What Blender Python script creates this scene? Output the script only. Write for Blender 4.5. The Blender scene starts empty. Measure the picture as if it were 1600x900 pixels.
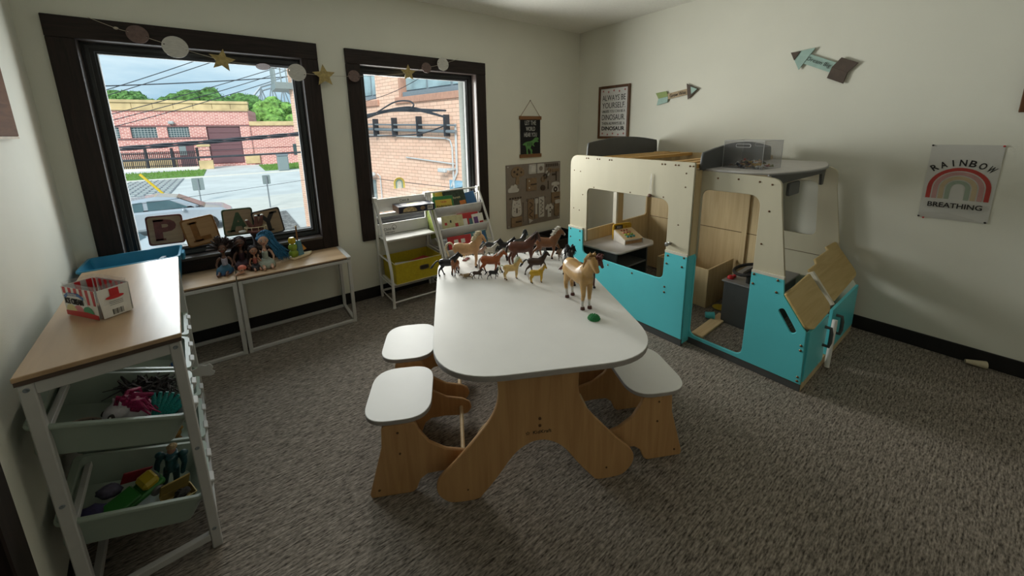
import bpy, bmesh, math, random
from mathutils import Matrix, Vector, Euler
random.seed(7)
SC = bpy.context.scene
COL = SC.collection
R = math.radians

# ------------------------------------------------------------------ camera
cam_d = bpy.data.cameras.new('camera')
cam_d.sensor_fit = 'HORIZONTAL'
cam_d.sensor_width = 36.0
cam_d.lens = 36.0 * 586.73 / 1600.0
cam_d.shift_y = -(450.0 - 323.48) / 1600.0
cam_d.clip_start = 0.02
cam_d.clip_end = 500
cam = bpy.data.objects.new('camera', cam_d)
COL.objects.link(cam)
def cam_matrix(yaw, pitch, roll, loc):
    cy, sy = math.cos(yaw), math.sin(yaw)
    fwd = Vector((sy * math.cos(pitch), cy * math.cos(pitch), -math.sin(pitch)))
    right = Vector((cy, -sy, 0))
    up = right.cross(fwd)
    r = math.cos(roll) * right + math.sin(roll) * up
    u = -math.sin(roll) * right + math.cos(roll) * up
    m = Matrix((( r.x, u.x, -fwd.x, loc[0]), (r.y, u.y, -fwd.y, loc[1]), (r.z, u.z, -fwd.z, loc[2]), (0, 0, 0, 1)))
    return m
cam.matrix_world = cam_matrix(0.643289, 0.200434, -0.0165688, (-3.6229, -3.4011, 1.5))
SC.camera = cam

# ------------------------------------------------------------------ sky, daylight, exposure
world = bpy.data.worlds.new('sky')
SC.world = world
world.use_nodes = True
wn, wl = world.node_tree.nodes, world.node_tree.links
wn.clear()
w_out = wn.new('ShaderNodeOutputWorld')
w_bg = wn.new('ShaderNodeBackground')
w_tc = wn.new('ShaderNodeTexCoord')
w_map = wn.new('ShaderNodeMapping')
w_map.inputs['Scale'].default_value = (1.0, 1.0, 4.5)
w_no = wn.new('ShaderNodeTexNoise')
w_no.inputs['Scale'].default_value = 2.6
w_no.inputs['Detail'].default_value = 7
w_no.inputs['Roughness'].default_value = 0.55
w_ramp = wn.new('ShaderNodeValToRGB')
w_ramp.color_ramp.elements[0].position = 0.36
w_ramp.color_ramp.elements[0].color = (0.30, 0.50, 0.66, 1)
w_ramp.color_ramp.elements[1].position = 0.66
w_ramp.color_ramp.elements[1].color = (0.66, 0.80, 0.88, 1)
wl.new(w_tc.outputs['Generated'], w_map.inputs['Vector'])
wl.new(w_map.outputs['Vector'], w_no.inputs['Vector'])
wl.new(w_no.outputs['Fac'], w_ramp.inputs['Fac'])
wl.new(w_ramp.outputs['Color'], w_bg.inputs['Color'])
w_bg.inputs['Strength'].default_value = 1.25
wl.new(w_bg.outputs['Background'], w_out.inputs['Surface'])

sun_d = bpy.data.lights.new('sun', 'SUN')
sun_d.energy = 3.6
sun_d.angle = R(25)
sun_d.color = (1.0, 0.985, 0.95)
sun = bpy.data.objects.new('sun', sun_d)
COL.objects.link(sun)
sun.rotation_euler = Vector((0.75, 1.0, -0.85)).to_track_quat('-Z', 'Y').to_euler()
sun.location = (-8, -12, 14)

# daylight entering through each window: a soft area light added outside the opening, angled to the right, shining into the room
def daylight(name, x0, x1, z0, z1, watts, col):
    d = bpy.data.lights.new(name, 'AREA')
    d.shape = 'RECTANGLE'
    d.size, d.size_y = x1 - x0 + 0.25, z1 - z0 + 0.2
    d.energy = watts
    d.color = col
    o = bpy.data.objects.new(name, d)
    COL.objects.link(o)
    o.location = ((x0 + x1) / 2 - 0.12, 0.66, (z0 + z1) / 2)
    o.rotation_euler = Vector((0.60, -1, 0)).to_track_quat('-Z', 'Z').to_euler()
daylight('daylight_first_window', -4.18, -3.13, 0.72, 2.01, 52, (0.93, 0.98, 1.0))
daylight('daylight_second_window', -2.585, -1.57, 0.72, 2.0, 140, (1.0, 0.97, 0.92))

SC.view_settings.view_transform = 'Standard'
SC.view_settings.look = 'None'
SC.view_settings.gamma = 1.0
SC.view_settings.use_curve_mapping = False
SC.view_settings.exposure = 0.0

# ------------------------------------------------------------------ helpers
def lin(h):
    h = h.lstrip('#')
    o = []
    for i in (0, 2, 4):
        c = int(h[i:i + 2], 16) / 255
        o.append(c / 12.92 if c <= 0.04045 else ((c + 0.055) / 1.055) ** 2.4)
    return tuple(o)

MATS = {}
def mat(name, col, rough=0.55, metal=0.0, var=0.07, scale=18.0, bump=0.0, bscale=160.0, stretch=(1, 1, 1), spec=0.4,
        coat=0.0, trans=0.0, detail=3.0):
    """plain painted / moulded surface with a little procedural tone variation and fine relief"""
    if name in MATS:
        return MATS[name]
    if isinstance(col, str):
        col = lin(col)
    m = bpy.data.materials.new(name)
    m.use_nodes = True
    n, l = m.node_tree.nodes, m.node_tree.links
    b = n['Principled BSDF']
    b.inputs['Roughness'].default_value = rough
    b.inputs['Metallic'].default_value = metal
    b.inputs['Specular IOR Level'].default_value = spec
    if coat:
        b.inputs['Coat Weight'].default_value = coat
    tc = n.new('ShaderNodeTexCoord')
    mp = n.new('ShaderNodeMapping')
    mp.inputs['Scale'].default_value = stretch
    l.new(tc.outputs['Object'], mp.inputs['Vector'])
    no = n.new('ShaderNodeTexNoise')
    no.inputs['Scale'].default_value = scale
    no.inputs['Detail'].default_value = detail
    l.new(mp.outputs['Vector'], no.inputs['Vector'])
    rp = n.new('ShaderNodeValToRGB')
    rp.color_ramp.elements[0].position = 0.3
    rp.color_ramp.elements[1].position = 0.7
    rp.color_ramp.elements[0].color = tuple(max(0, c * (1 - var)) for c in col) + (1,)
    rp.color_ramp.elements[1].color = tuple(min(1, c * (1 + var)) for c in col) + (1,)
    l.new(no.outputs['Fac'], rp.inputs['Fac'])
    l.new(rp.outputs['Color'], b.inputs['Base Color'])
    if bump:
        n2 = n.new('ShaderNodeTexNoise')
        n2.inputs['Scale'].default_value = bscale
        n2.inputs['Detail'].default_value = 2
        l.new(mp.outputs['Vector'], n2.inputs['Vector'])
        bp = n.new('ShaderNodeBump')
        bp.inputs['Strength'].default_value = bump
        bp.inputs['Distance'].default_value = 0.004
        l.new(n2.outputs['Fac'], bp.inputs['Height'])
        l.new(bp.outputs['Normal'], b.inputs['Normal'])
    MATS[name] = m
    return m

def wood(name, c1, c2, axis='x', scale=9.0, rough=0.45, streak=14.0, bump=0.05, spec=0.4):
    """wood grain running along one object axis"""
    if name in MATS:
        return MATS[name]
    c1 = lin(c1) if isinstance(c1, str) else c1
    c2 = lin(c2) if isinstance(c2, str) else c2
    m = bpy.data.materials.new(name)
    m.use_nodes = True
    n, l = m.node_tree.nodes, m.node_tree.links
    b = n['Principled BSDF']
    b.inputs['Roughness'].default_value = rough
    b.inputs['Specular IOR Level'].default_value = spec
    tc = n.new('ShaderNodeTexCoord')
    mp = n.new('ShaderNodeMapping')
    s = {'x': (1, streak, streak), 'y': (streak, 1, streak), 'z': (streak, streak, 1)}[axis]
    mp.inputs['Scale'].default_value = s
    l.new(tc.outputs['Object'], mp.inputs['Vector'])
    no = n.new('ShaderNodeTexNoise')
    no.inputs['Scale'].default_value = scale * 0.35
    no.inputs['Detail'].default_value = 6
    no.inputs['Distortion'].default_value = 0.8
    l.new(mp.outputs['Vector'], no.inputs['Vector'])
    rp = n.new('ShaderNodeValToRGB')
    rp.color_ramp.elements[0].position = 0.3
    rp.color_ramp.elements[1].position = 0.72
    rp.color_ramp.elements[0].color = tuple(c1) + (1,)
    rp.color_ramp.elements[1].color = tuple(c2) + (1,)
    l.new(no.outputs['Fac'], rp.inputs['Fac'])
    l.new(rp.outputs['Color'], b.inputs['Base Color'])
    bp = n.new('ShaderNodeBump')
    bp.inputs['Strength'].default_value = bump
    bp.inputs['Distance'].default_value = 0.002
    l.new(no.outputs['Fac'], bp.inputs['Height'])
    l.new(bp.outputs['Normal'], b.inputs['Normal'])
    MATS[name] = m
    return m

def brick_mat(name, c1, c2, mortar, scale, w=0.5, h=0.25, msize=0.012, rough=0.85, rot=(R(90), 0, 0)):
    if name in MATS:
        return MATS[name]
    m = bpy.data.materials.new(name)
    m.use_nodes = True
    n, l = m.node_tree.nodes, m.node_tree.links
    b = n['Principled BSDF']
    b.inputs['Roughness'].default_value = rough
    tc = n.new('ShaderNodeTexCoord')
    mp = n.new('ShaderNodeMapping')
    mp.inputs['Rotation'].default_value = rot
    l.new(tc.outputs['Object'], mp.inputs['Vector'])
    br = n.new('ShaderNodeTexBrick')
    br.inputs['Color1'].default_value = lin(c1) + (1,)
    br.inputs['Color2'].default_value = lin(c2) + (1,)
    br.inputs['Mortar'].default_value = lin(mortar) + (1,)
    br.inputs['Scale'].default_value = scale
    br.inputs['Brick Width'].default_value = w
    br.inputs['Row Height'].default_value = h
    br.inputs['Mortar Size'].default_value = msize
    l.new(mp.outputs['Vector'], br.inputs['Vector'])
    no = n.new('ShaderNodeTexNoise')
    no.inputs['Scale'].default_value = 1.3
    no.inputs['Detail'].default_value = 5
    l.new(tc.outputs['Object'], no.inputs['Vector'])
    mx = n.new('ShaderNodeMix')
    mx.data_type = 'RGBA'
    mx.blend_type = 'MULTIPLY'
    mx.inputs['Factor'].default_value = 0.35
    l.new(br.outputs['Color'], mx.inputs['A'])
    l.new(no.outputs['Color'], mx.inputs['B'])
    hs = n.new('ShaderNodeRGBToBW')
    l.new(no.outputs['Color'], hs.inputs['Color'])
    rp = n.new('ShaderNodeValToRGB')
    rp.color_ramp.elements[0].color = (0.6, 0.6, 0.6, 1)
    rp.color_ramp.elements[1].color = (1.3, 1.3, 1.3, 1)
    l.new(hs.outputs['Val'], rp.inputs['Fac'])
    l.new(rp.outputs['Color'], mx.inputs['B'])
    l.new(mx.outputs['Result'], b.inputs['Base Color'])
    bp = n.new('ShaderNodeBump')
    bp.inputs['Strength'].default_value = 0.4
    bp.inputs['Distance'].default_value = 0.01
    bp.invert = True
    l.new(br.outputs['Fac'], bp.inputs['Height'])
    l.new(bp.outputs['Normal'], b.inputs['Normal'])
    MATS[name] = m
    return m

def clear_mat(name, tint=(1, 1, 1), refl=0.05, rough=0.02, milky=0.0):
    """thin clear pane: transparent with a Fresnel sheen, optionally a little milky"""
    if name in MATS:
        return MATS[name]
    m = bpy.data.materials.new(name)
    m.use_nodes = True
    n, l = m.node_tree.nodes, m.node_tree.links
    for x in list(n):
        if x.type != 'OUTPUT_MATERIAL':
            n.remove(x)
    out = n['Material Output']
    tr = n.new('ShaderNodeBsdfTransparent')
    tr.inputs['Color'].default_value = tuple(tint) + (1,)
    gl = n.new('ShaderNodeBsdfGlossy')
    gl.inputs['Roughness'].default_value = rough
    fr = n.new('ShaderNodeLayerWeight')
    fr.inputs['Blend'].default_value = 0.5
    pw = n.new('ShaderNodeMath')
    pw.operation = 'POWER'
    pw.inputs[1].default_value = 4.0
    l.new(fr.outputs['Facing'], pw.inputs[0])
    mp = n.new('ShaderNodeMath')
    mp.operation = 'MULTIPLY_ADD'
    mp.inputs[1].default_value = 0.5
    mp.inputs[2].default_value = refl
    l.new(pw.outputs['Value'], mp.inputs[0])
    ge = n.new('ShaderNodeNewGeometry')
    om = n.new('ShaderNodeMath')
    om.operation = 'SUBTRACT'
    om.inputs[0].default_value = 1.0
    l.new(ge.outputs['Backfacing'], om.inputs[1])
    ml = n.new('ShaderNodeMath')
    ml.operation = 'MULTIPLY'
    l.new(mp.outputs['Value'], ml.inputs[0])
    l.new(om.outputs['Value'], ml.inputs[1])
    mp = ml
    mx = n.new('ShaderNodeMixShader')
    l.new(mp.outputs['Value'], mx.inputs['Fac'])
    l.new(tr.outputs['BSDF'], mx.inputs[1])
    l.new(gl.outputs['BSDF'], mx.inputs[2])
    last = mx
    if milky:
        df = n.new('ShaderNodeBsdfDiffuse')
        df.inputs['Color'].default_value = tuple(tint) + (1,)
        m2 = n.new('ShaderNodeMixShader')
        m2.inputs['Fac'].default_value = milky
        l.new(mx.outputs['Shader'], m2.inputs[1])
        l.new(df.outputs['BSDF'], m2.inputs[2])
        last = m2
    l.new(last.outputs['Shader'], out.inputs['Surface'])
    MATS[name] = m
    return m

class G:
    """collects vertices and faces of one mesh"""
    def __init__(self):
        self.v, self.f = [], []
    def add(self, vs, fs, M=None):
        k = len(self.v)
        for p in vs:
            p = Vector(p)
            self.v.append(tuple(M @ p) if M is not None else tuple(p))
        for f in fs:
            self.f.append(tuple(i + k for i in f))
        return self
    def box(self, x0, x1, y0, y1, z0, z1, c=0.0, M=None):
        if x0 > x1: x0, x1 = x1, x0
        if y0 > y1: y0, y1 = y1, y0
        if z0 > z1: z0, z1 = z1, z0
        c = min(c, 0.49 * min(x1 - x0, y1 - y0, z1 - z0))
        if c <= 0:
            vs = [(x, y, z) for x in (x0, x1) for y in (y0, y1) for z in (z0, z1)]
            return self.add(vs, [(0, 1, 3, 2), (4, 6, 7, 5), (0, 4, 5, 1), (2, 3, 7, 6), (0, 2, 6, 4), (1, 5, 7, 3)], M)
        vs, idx = [], {}
        X, Y, Z = (x0, x1), (y0, y1), (z0, z1)
        for i in (0, 1):
            for j in (0, 1):
                for k in (0, 1):
                    sx, sy, sz = (c if i == 0 else -c), (c if j == 0 else -c), (c if k == 0 else -c)
                    for a, p in (('x', (X[i], Y[j] + sy, Z[k] + sz)), ('y', (X[i] + sx, Y[j], Z[k] + sz)), ('z', (X[i] + sx, Y[j] + sy, Z[k]))):
                        idx[(i, j, k, a)] = len(vs)
                        vs.append(p)
        fs = []
        q = lambda *k: tuple(idx[t] for t in k)
        for i in (0, 1):
            fs.append(q((i, 0, 0, 'x'), (i, 1, 0, 'x'), (i, 1, 1, 'x'), (i, 0, 1, 'x')))
            fs.append(q((0, i, 0, 'y'), (1, i, 0, 'y'), (1, i, 1, 'y'), (0, i, 1, 'y')))
            fs.append(q((0, 0, i, 'z'), (1, 0, i, 'z'), (1, 1, i, 'z'), (0, 1, i, 'z')))
            for j in (0, 1):
                fs.append(q((i, j, 0, 'x'), (i, j, 1, 'x'), (i, j, 1, 'y'), (i, j, 0, 'y')))
                fs.append(q((i, 0, j, 'x'), (i, 1, j, 'x'), (i, 1, j, 'z'), (i, 0, j, 'z')))
                fs.append(q((0, i, j, 'y'), (1, i, j, 'y'), (1, i, j, 'z'), (0, i, j, 'z')))
                for k in (0, 1):
                    fs.append(q((i, j, k, 'x'), (i, j, k, 'y'), (i, j, k, 'z')))
        return self.add(vs, fs, M)
    def tube(self, pts, r, n=8, closed=False, cap=True, M=None, flat=1.0):
        pts = [Vector(p) for p in pts]
        m = len(pts)
        rr = r if isinstance(r, (list, tuple)) else [r] * m
        vs, fs = [], []
        up = None
        for i, p in enumerate(pts):
            if closed:
                t = pts[(i + 1) % m] - pts[i - 1]
            else:
                t = pts[min(i + 1, m - 1)] - pts[max(i - 1, 0)]
            if t.length < 1e-9:
                t = Vector((0, 0, 1))
            t.normalize()
            if up is None:
                up = Vector((0, 0, 1)) if abs(t.z) < 0.9 else Vector((1, 0, 0))
            s = t.cross(up)
            if s.length < 1e-6:
                s = t.cross(Vector((0.3, 0.9, 0.2)))
            s.normalize()
            up = s.cross(t).normalized()
            rad = rr[i]
            ra, rb = rad if isinstance(rad, (tuple, list)) else (rad, rad * flat)
            for k in range(n):
                a = 2 * math.pi * k / n
                vs.append(p + s * (math.cos(a) * ra) + up * (math.sin(a) * rb))
        for i in range(m if closed else m - 1):
            for k in range(n):
                a, b2 = i * n + k, i * n + (k + 1) % n
                c2, d = ((i + 1) % m) * n + (k + 1) % n, ((i + 1) % m) * n + k
                fs.append((a, b2, c2, d))
        if cap and not closed:
            fs.append(tuple(range(n))[::-1])
            fs.append(tuple((m - 1) * n + k for k in range(n)))
        return self.add(vs, fs, M)
    def lathe(self, prof, n=20, c=(0, 0, 0), M=None, cap=True):
        vs, fs = [], []
        for r_, z in prof:
            for k in range(n):
                a = 2 * math.pi * k / n
                vs.append((c[0] + r_ * math.cos(a), c[1] + r_ * math.sin(a), c[2] + z))
        for i in range(len(prof) - 1):
            for k in range(n):
                fs.append((i * n + k, i * n + (k + 1) % n, (i + 1) * n + (k + 1) % n, (i + 1) * n + k))
        if cap:
            fs.append(tuple(range(n))[::-1])
            fs.append(tuple((len(prof) - 1) * n + k for k in range(n)))
        return self.add(vs, fs, M)
    def ball(self, c, r, nu=14, nv=9, M=None, wob=0.0, rnd=random):
        rx, ry, rz = r if isinstance(r, (tuple, list)) else (r, r, r)
        vs, fs = [(c[0], c[1], c[2] - rz)], []
        for j in range(1, nv):
            t = -math.pi / 2 + math.pi * j / nv
            for k in range(nu):
                a = 2 * math.pi * k / nu
                w = 1 + (rnd.uniform(-wob, wob) if wob else 0)
                vs.append((c[0] + w * rx * math.cos(t) * math.cos(a), c[1] + w * ry * math.cos(t) * math.sin(a), c[2] + w * rz * math.sin(t)))
        vs.append((c[0], c[1], c[2] + rz))
        for k in range(nu):
            fs.append((0, 1 + (k + 1) % nu, 1 + k))
            fs.append((len(vs) - 1, 1 + (nv - 2) * nu + k, 1 + (nv - 2) * nu + (k + 1) % nu))
        for j in range(nv - 2):
            for k in range(nu):
                a = 1 + j * nu
                fs.append((a + k, a + (k + 1) % nu, a + nu + (k + 1) % nu, a + nu + k))
        return self.add(vs, fs, M)
    def prism(self, pts, h0, h1, M=None):
        """polygon in local xy extruded from z=h0 to z=h1"""
        n = len(pts)
        vs = [(p[0], p[1], h0) for p in pts] + [(p[0], p[1], h1) for p in pts]
        fs = [tuple(range(n))[::-1], tuple(range(n, 2 * n))]
        for k in range(n):
            fs.append((k, (k + 1) % n, n + (k + 1) % n, n + k))
        return self.add(vs, fs, M)
    def quad(self, a, b, c, d, M=None):
        return self.add([a, b, c, d], [(0, 1, 2, 3)], M)
    def mesh(self, name):
        me = bpy.data.meshes.new(name)
        me.from_pydata(self.v, [], self.f)
        bm = bmesh.new()
        bm.from_mesh(me)
        bmesh.ops.recalc_face_normals(bm, faces=bm.faces)
        bm.to_mesh(me)
        bm.free()
        me.validate()
        return me

def wm(o):
    m = o.matrix_basis.copy()
    p = o.parent
    while p is not None:
        m = p.matrix_basis @ m
        p = p.parent
    return m

def obj(name, g, m, parent=None, smooth=None, world=False, label=None, kind=None):
    """link a mesh (G or Mesh) as one object; world=True: the geometry is given in room coordinates"""
    me = g.mesh(name) if isinstance(g, G) else g
    if smooth is not None:
        for p in me.polygons:
            p.use_smooth = True
        me.set_sharp_from_angle(angle=R(smooth))
    if m is not None:
        me.materials.clear()
        me.materials.append(m)
    o = bpy.data.objects.new(name, me)
    COL.objects.link(o)
    if parent is not None:
        o.parent = parent
        if world:
            me.transform(wm(parent).inverted())
    if label:
        o['label'] = label
    if kind:
        o['kind'] = kind
    return o

def tag(o, label, cat, group=None, kind=None):
    o['label'] = label
    o['category'] = cat
    if group: o['group'] = group
    if kind: o['kind'] = kind
    return o

def thing(name, label, cat, loc=(0, 0, 0), rotz=0.0, group=None, rot=None, scale=None):
    o = bpy.data.objects.new(name, None)
    o.empty_display_size = 0.05
    COL.objects.link(o)
    o.location = loc
    o.rotation_euler = rot if rot is not None else (0, 0, rotz)
    if scale is not None:
        o.scale = (scale, scale, scale)
    return tag(o, label, cat, group)

def single(name, g, m, loc, label, cat, rotz=0.0, group=None, smooth=None, rot=None, kind=None):
    """a thing that is one mesh, geometry local to its base point"""
    o = obj(name, g, m, None, smooth)
    o.location = loc
    o.rotation_euler = rot if rot is not None else (0, 0, rotz)
    return tag(o, label, cat, group, kind)

def copy_tree(o, parent=None):
    c = o.copy()
    COL.objects.link(c)
    c.parent = parent
    for ch in o.children:
        copy_tree(ch, c)
    return c

def setmat(o, m):
    o.material_slots[0].link = 'OBJECT'
    o.material_slots[0].material = m

def rpoly(pts, seg=5):
    """polygon with rounded corners: pts = [(x, y, radius), ...]"""
    out = []
    n = len(pts)
    for i in range(n):
        p = Vector((pts[i][0], pts[i][1]))
        r = pts[i][2] if len(pts[i]) > 2 else 0
        if r <= 0:
            out.append((p.x, p.y))
            continue
        a = Vector(pts[i - 1][:2]) - p
        b = Vector(pts[(i + 1) % n][:2]) - p
        la, lb = a.length, b.length
        a.normalize(); b.normalize()
        ang = math.acos(max(-1, min(1, a.dot(b))))
        t = min(r / max(math.tan(ang / 2), 1e-6), la * 0.49, lb * 0.49)
        p0, p1 = p + a * t, p + b * t
        for k in range(seg + 1):
            u = k / seg
            q = (1 - u) ** 2 * p0 + 2 * u * (1 - u) * p + u * u * p1
            out.append((q.x, q.y))
    return out

def rrect(x0, x1, y0, y1, r, seg=5):
    return rpoly([(x0, y0, r), (x1, y0, r), (x1, y1, r), (x0, y1, r)], seg)

def smoothline(pts, per=6, closed=False):
    """Catmull-Rom through points of any dimension"""
    n = len(pts)
    out = []
    rng = range(n) if closed else range(n - 1)
    for i in rng:
        p0 = pts[(i - 1) % n] if closed or i > 0 else pts[0]
        p1, p2 = pts[i], pts[(i + 1) % n]
        p3 = pts[(i + 2) % n] if closed or i + 2 < n else pts[-1]
        for k in range(per):
            t = k / per
            out.append(tuple(0.5 * ((2 * b) + (-a + c) * t + (2 * a - 5 * b + 4 * c - d) * t * t + (-a + 3 * b - 3 * c + d) * t ** 3)
                             for a, b, c, d in zip(p0, p1, p2, p3)))
    if not closed:
        out.append(tuple(pts[-1]))
    return out

def flat(name, loops, th, bevel=0.0, M=None):
    """sheet with holes: 2-D loops in local xy, thickness th centred on z = 0, small edge bevel"""
    cu = bpy.data.curves.new(name, 'CURVE')
    cu.dimensions = '2D'
    cu.fill_mode = 'BOTH'
    cu.extrude = max(th / 2 - bevel, 0)
    cu.bevel_depth = bevel
    cu.bevel_resolution = 0
    cu.offset = -bevel
    for lp in loops:
        sp = cu.splines.new('POLY')
        sp.points.add(len(lp) - 1)
        for q, p in zip(sp.points, lp):
            q.co = (p[0], p[1], 0, 1)
        sp.use_cyclic_u = True
    o = bpy.data.objects.new('tmp', cu)
    me = bpy.data.meshes.new_from_object(o)
    bpy.data.objects.remove(o)
    bpy.data.curves.remove(cu)
    me.name = name
    if M is not None:
        me.transform(M)
        if M.to_3x3().determinant() < 0:
            me.flip_normals()
    return me

def text_mesh(s, size, M=None, ext=0.0006, align='CENTER', sx=1.0, space=1.0, line=1.0, shear=0.0, bold=0.0):
    cu = bpy.data.curves.new('lettering', 'FONT')
    cu.body = s
    cu.size = size
    cu.extrude = ext
    cu.align_x = align
    cu.align_y = 'CENTER'
    cu.space_character = space
    cu.space_line = line
    cu.shear = shear
    cu.offset = bold
    cu.resolution_u = 3
    o = bpy.data.objects.new('tmp', cu)
    me = bpy.data.meshes.new_from_object(o)
    bpy.data.objects.remove(o)
    bpy.data.curves.remove(cu)
    if sx != 1.0:
        me.transform(Matrix.Diagonal((sx, 1, 1, 1)))
    if M is not None:
        me.transform(M)
    return me

def basis(o, ex, ey, ez):
    ex, ey, ez = Vector(ex), Vector(ey), Vector(ez)
    return Matrix(((ex.x, ey.x, ez.x, o[0]), (ex.y, ey.y, ez.y, o[1]), (ex.z, ey.z, ez.z, o[2]), (0, 0, 0, 1)))
def on_back(x, z, y=-0.005, tilt=0.0):      # local x -> room +x, local y -> up, facing the room (-y)
    return basis((x, y, z), (1, 0, 0), (0, 0, 1), (0, -1, 0)) @ Matrix.Rotation(tilt, 4, 'Z')
def on_right(y, z, x=-0.005, tilt=0.0):     # local x -> room -y, local y -> up, facing the room (-x)
    return basis((x, y, z), (0, -1, 0), (0, 0, 1), (-1, 0, 0)) @ Matrix.Rotation(tilt, 4, 'Z')
def in_yz(x):                               # local (a, b) -> room (y=a, z=b) at x, thickness along x
    return basis((x, 0, 0), (0, 1, 0), (0, 0, 1), (1, 0, 0))
def in_xz(y):                               # local (a, b) -> room (x=a, z=b) at y, thickness along y
    return basis((0, y, 0), (1, 0, 0), (0, 0, 1), (0, -1, 0))
T = Matrix.Translation
def RZ(a): return Matrix.Rotation(a, 4, 'Z')
def RX(a): return Matrix.Rotation(a, 4, 'X')
def RY(a): return Matrix.Rotation(a, 4, 'Y')
def join(meshes, name='joined'):
    bm = bmesh.new()
    for me in meshes:
        bm.from_mesh(me)
    out = bpy.data.meshes.new(name)
    bm.to_mesh(out)
    bm.free()
    return out
# ------------------------------------------------------------------ materials of the room
def carpet_mat():
    m = bpy.data.materials.new('ribbed carpet')
    m.use_nodes = True
    n, l = m.node_tree.nodes, m.node_tree.links
    b = n['Principled BSDF']
    b.inputs['Roughness'].default_value = 0.95
    b.inputs['Specular IOR Level'].default_value = 0.1
    tc = n.new('ShaderNodeTexCoord')
    def noise(sc, st, detail=3):
        mp = n.new('ShaderNodeMapping')
        mp.inputs['Scale'].default_value = st
        l.new(tc.outputs['Object'], mp.inputs['Vector'])
        t = n.new('ShaderNodeTexNoise')
        t.inputs['Scale'].default_value = sc
        t.inputs['Detail'].default_value = detail
        l.new(mp.outputs['Vector'], t.inputs['Vector'])
        return t
    fine = noise(105.0, (0.5, 1.7, 1.0), 4)
    dash = noise(58.0, (0.30, 2.2, 1.0), 3)
    big = noise(1.1, (1, 1, 1), 4)
    mth = n.new('ShaderNodeMath'); mth.operation = 'ADD'
    l.new(fine.outputs['Fac'], mth.inputs[0]); l.new(dash.outputs['Fac'], mth.inputs[1])
    rp = n.new('ShaderNodeValToRGB')
    e = rp.color_ramp.elements
    e[0].position, e[1].position = 0.36, 0.66
    e[0].color = (0.062, 0.052, 0.042, 1)
    e[1].color = (0.47, 0.405, 0.34, 1)
    hv = n.new('ShaderNodeMath'); hv.operation = 'MULTIPLY'; hv.inputs[1].default_value = 0.5
    l.new(mth.outputs['Value'], hv.inputs[0])
    l.new(hv.outputs['Value'], rp.inputs['Fac'])
    mx = n.new('ShaderNodeMix'); mx.data_type = 'RGBA'; mx.blend_type = 'MULTIPLY'; mx.inputs['Factor'].default_value = 0.3
    l.new(rp.outputs['Color'], mx.inputs['A'])
    l.new(big.outputs['Fac'], mx.inputs['B'])
    l.new(mx.outputs['Result'], b.inputs['Base Color'])
    bp = n.new('ShaderNodeBump')
    bp.inputs['Strength'].default_value = 0.7
    bp.inputs['Distance'].default_value = 0.006
    l.new(hv.outputs['Value'], bp.inputs['Height'])
    l.new(bp.outputs['Normal'], b.inputs['Normal'])
    return m
M_CARPET = carpet_mat()
M_WALL = mat('wall paint', (0.72, 0.71, 0.62), 0.75, var=0.02, scale=3, bump=0.18, bscale=260, spec=0.25)
M_CEIL = mat('ceiling paint', (0.84, 0.83, 0.77), 0.9, var=0.03, scale=40, bump=0.5, bscale=120, spec=0.1)
M_TRIM = wood('espresso wood trim', (0.012, 0.008, 0.007), (0.028, 0.018, 0.015), 'z', 14, 0.5, spec=0.22)
M_TRIMH = wood('espresso wood trim across', (0.012, 0.008, 0.007), (0.028, 0.018, 0.015), 'x', 14, 0.5, spec=0.22)
M_JAMB = wood('espresso jamb', (0.030, 0.022, 0.019), (0.055, 0.040, 0.034), 'z', 14, 0.28, spec=0.9)
M_BASE = mat('black vinyl base', (0.010, 0.009, 0.009), 0.5, var=0.2)
M_SASH = mat('black sash', (0.008, 0.008, 0.009), 0.4, var=0.1)
M_BEAD = mat('pale glazing bead', (0.06, 0.062, 0.062), 0.6, metal=0.0, spec=0.15)
M_OUTF = mat('matte outer frame', (0.05, 0.055, 0.053), 1.0, var=0.05, spec=0.0)  # dark and fully matte to hold down glare from the daylight lamps
M_GLASS = clear_mat('window glass', (0.97, 0.985, 0.98), 0.03, 0.0)

H = 2.645
def structure(name, g, m, label, smooth=None):
    o = obj(name, g, m, None, smooth)
    o['kind'] = 'structure'
    o['label'] = label
    return o

structure('floor', G().box(-4.75, 0.2, -5.5, 0.2, -0.12, 0.0), M_CARPET, 'brown grey ribbed carpet covering the whole playroom floor')
structure('ceiling', G().box(-4.85, 0.3, -5.6, 0.3, H, H + 0.1), M_CEIL, 'off-white lightly textured ceiling')
# window openings (clear of the casing)
W1 = (-4.238, -3.074, 0.662, 2.066)
W2 = (-2.642, -1.514, 0.662, 2.060)
def hole(w, e): return [(w[0] - e, w[2] - e), (w[1] + e, w[2] - e), (w[1] + e, w[3] + e), (w[0] - e, w[3] + e)]
wb = flat('wall_back', [[(-4.75, 0), (0.15, 0), (0.15, H), (-4.75, H)], hole(W1, 0.02), hole(W2, 0.02)], 0.30, 0, in_xz(0.15))
structure('wall_back', wb, M_WALL, 'greenish beige painted wall holding the two dark framed windows')
structure('wall_right', G().box(0, 0.15, -5.5, 0.0, 0, H), M_WALL, 'plain beige wall on the right behind the wooden camper')
structure('wall_front', G().box(-4.6, 0.15, -5.65, -5.5, 0, H), M_WALL, 'beige wall at the near end of the playroom')
LW = basis((-4.456, 0, 0), (0.1332, -0.9911, 0), (-0.9911, -0.1332, 0), (0, 0, 1))   # along the left wall, outward, up
structure('wall_left', G().box(0, 2.14, 0, 0.12, 0, H, M=LW).box(2.14, 3.06, 0, 0.12, 2.06, H, M=LW).box(3.06, 5.6, 0, 0.12, 0, H, M=LW),
          M_WALL, 'beige textured wall on the left beside the toy bin rack')
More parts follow.
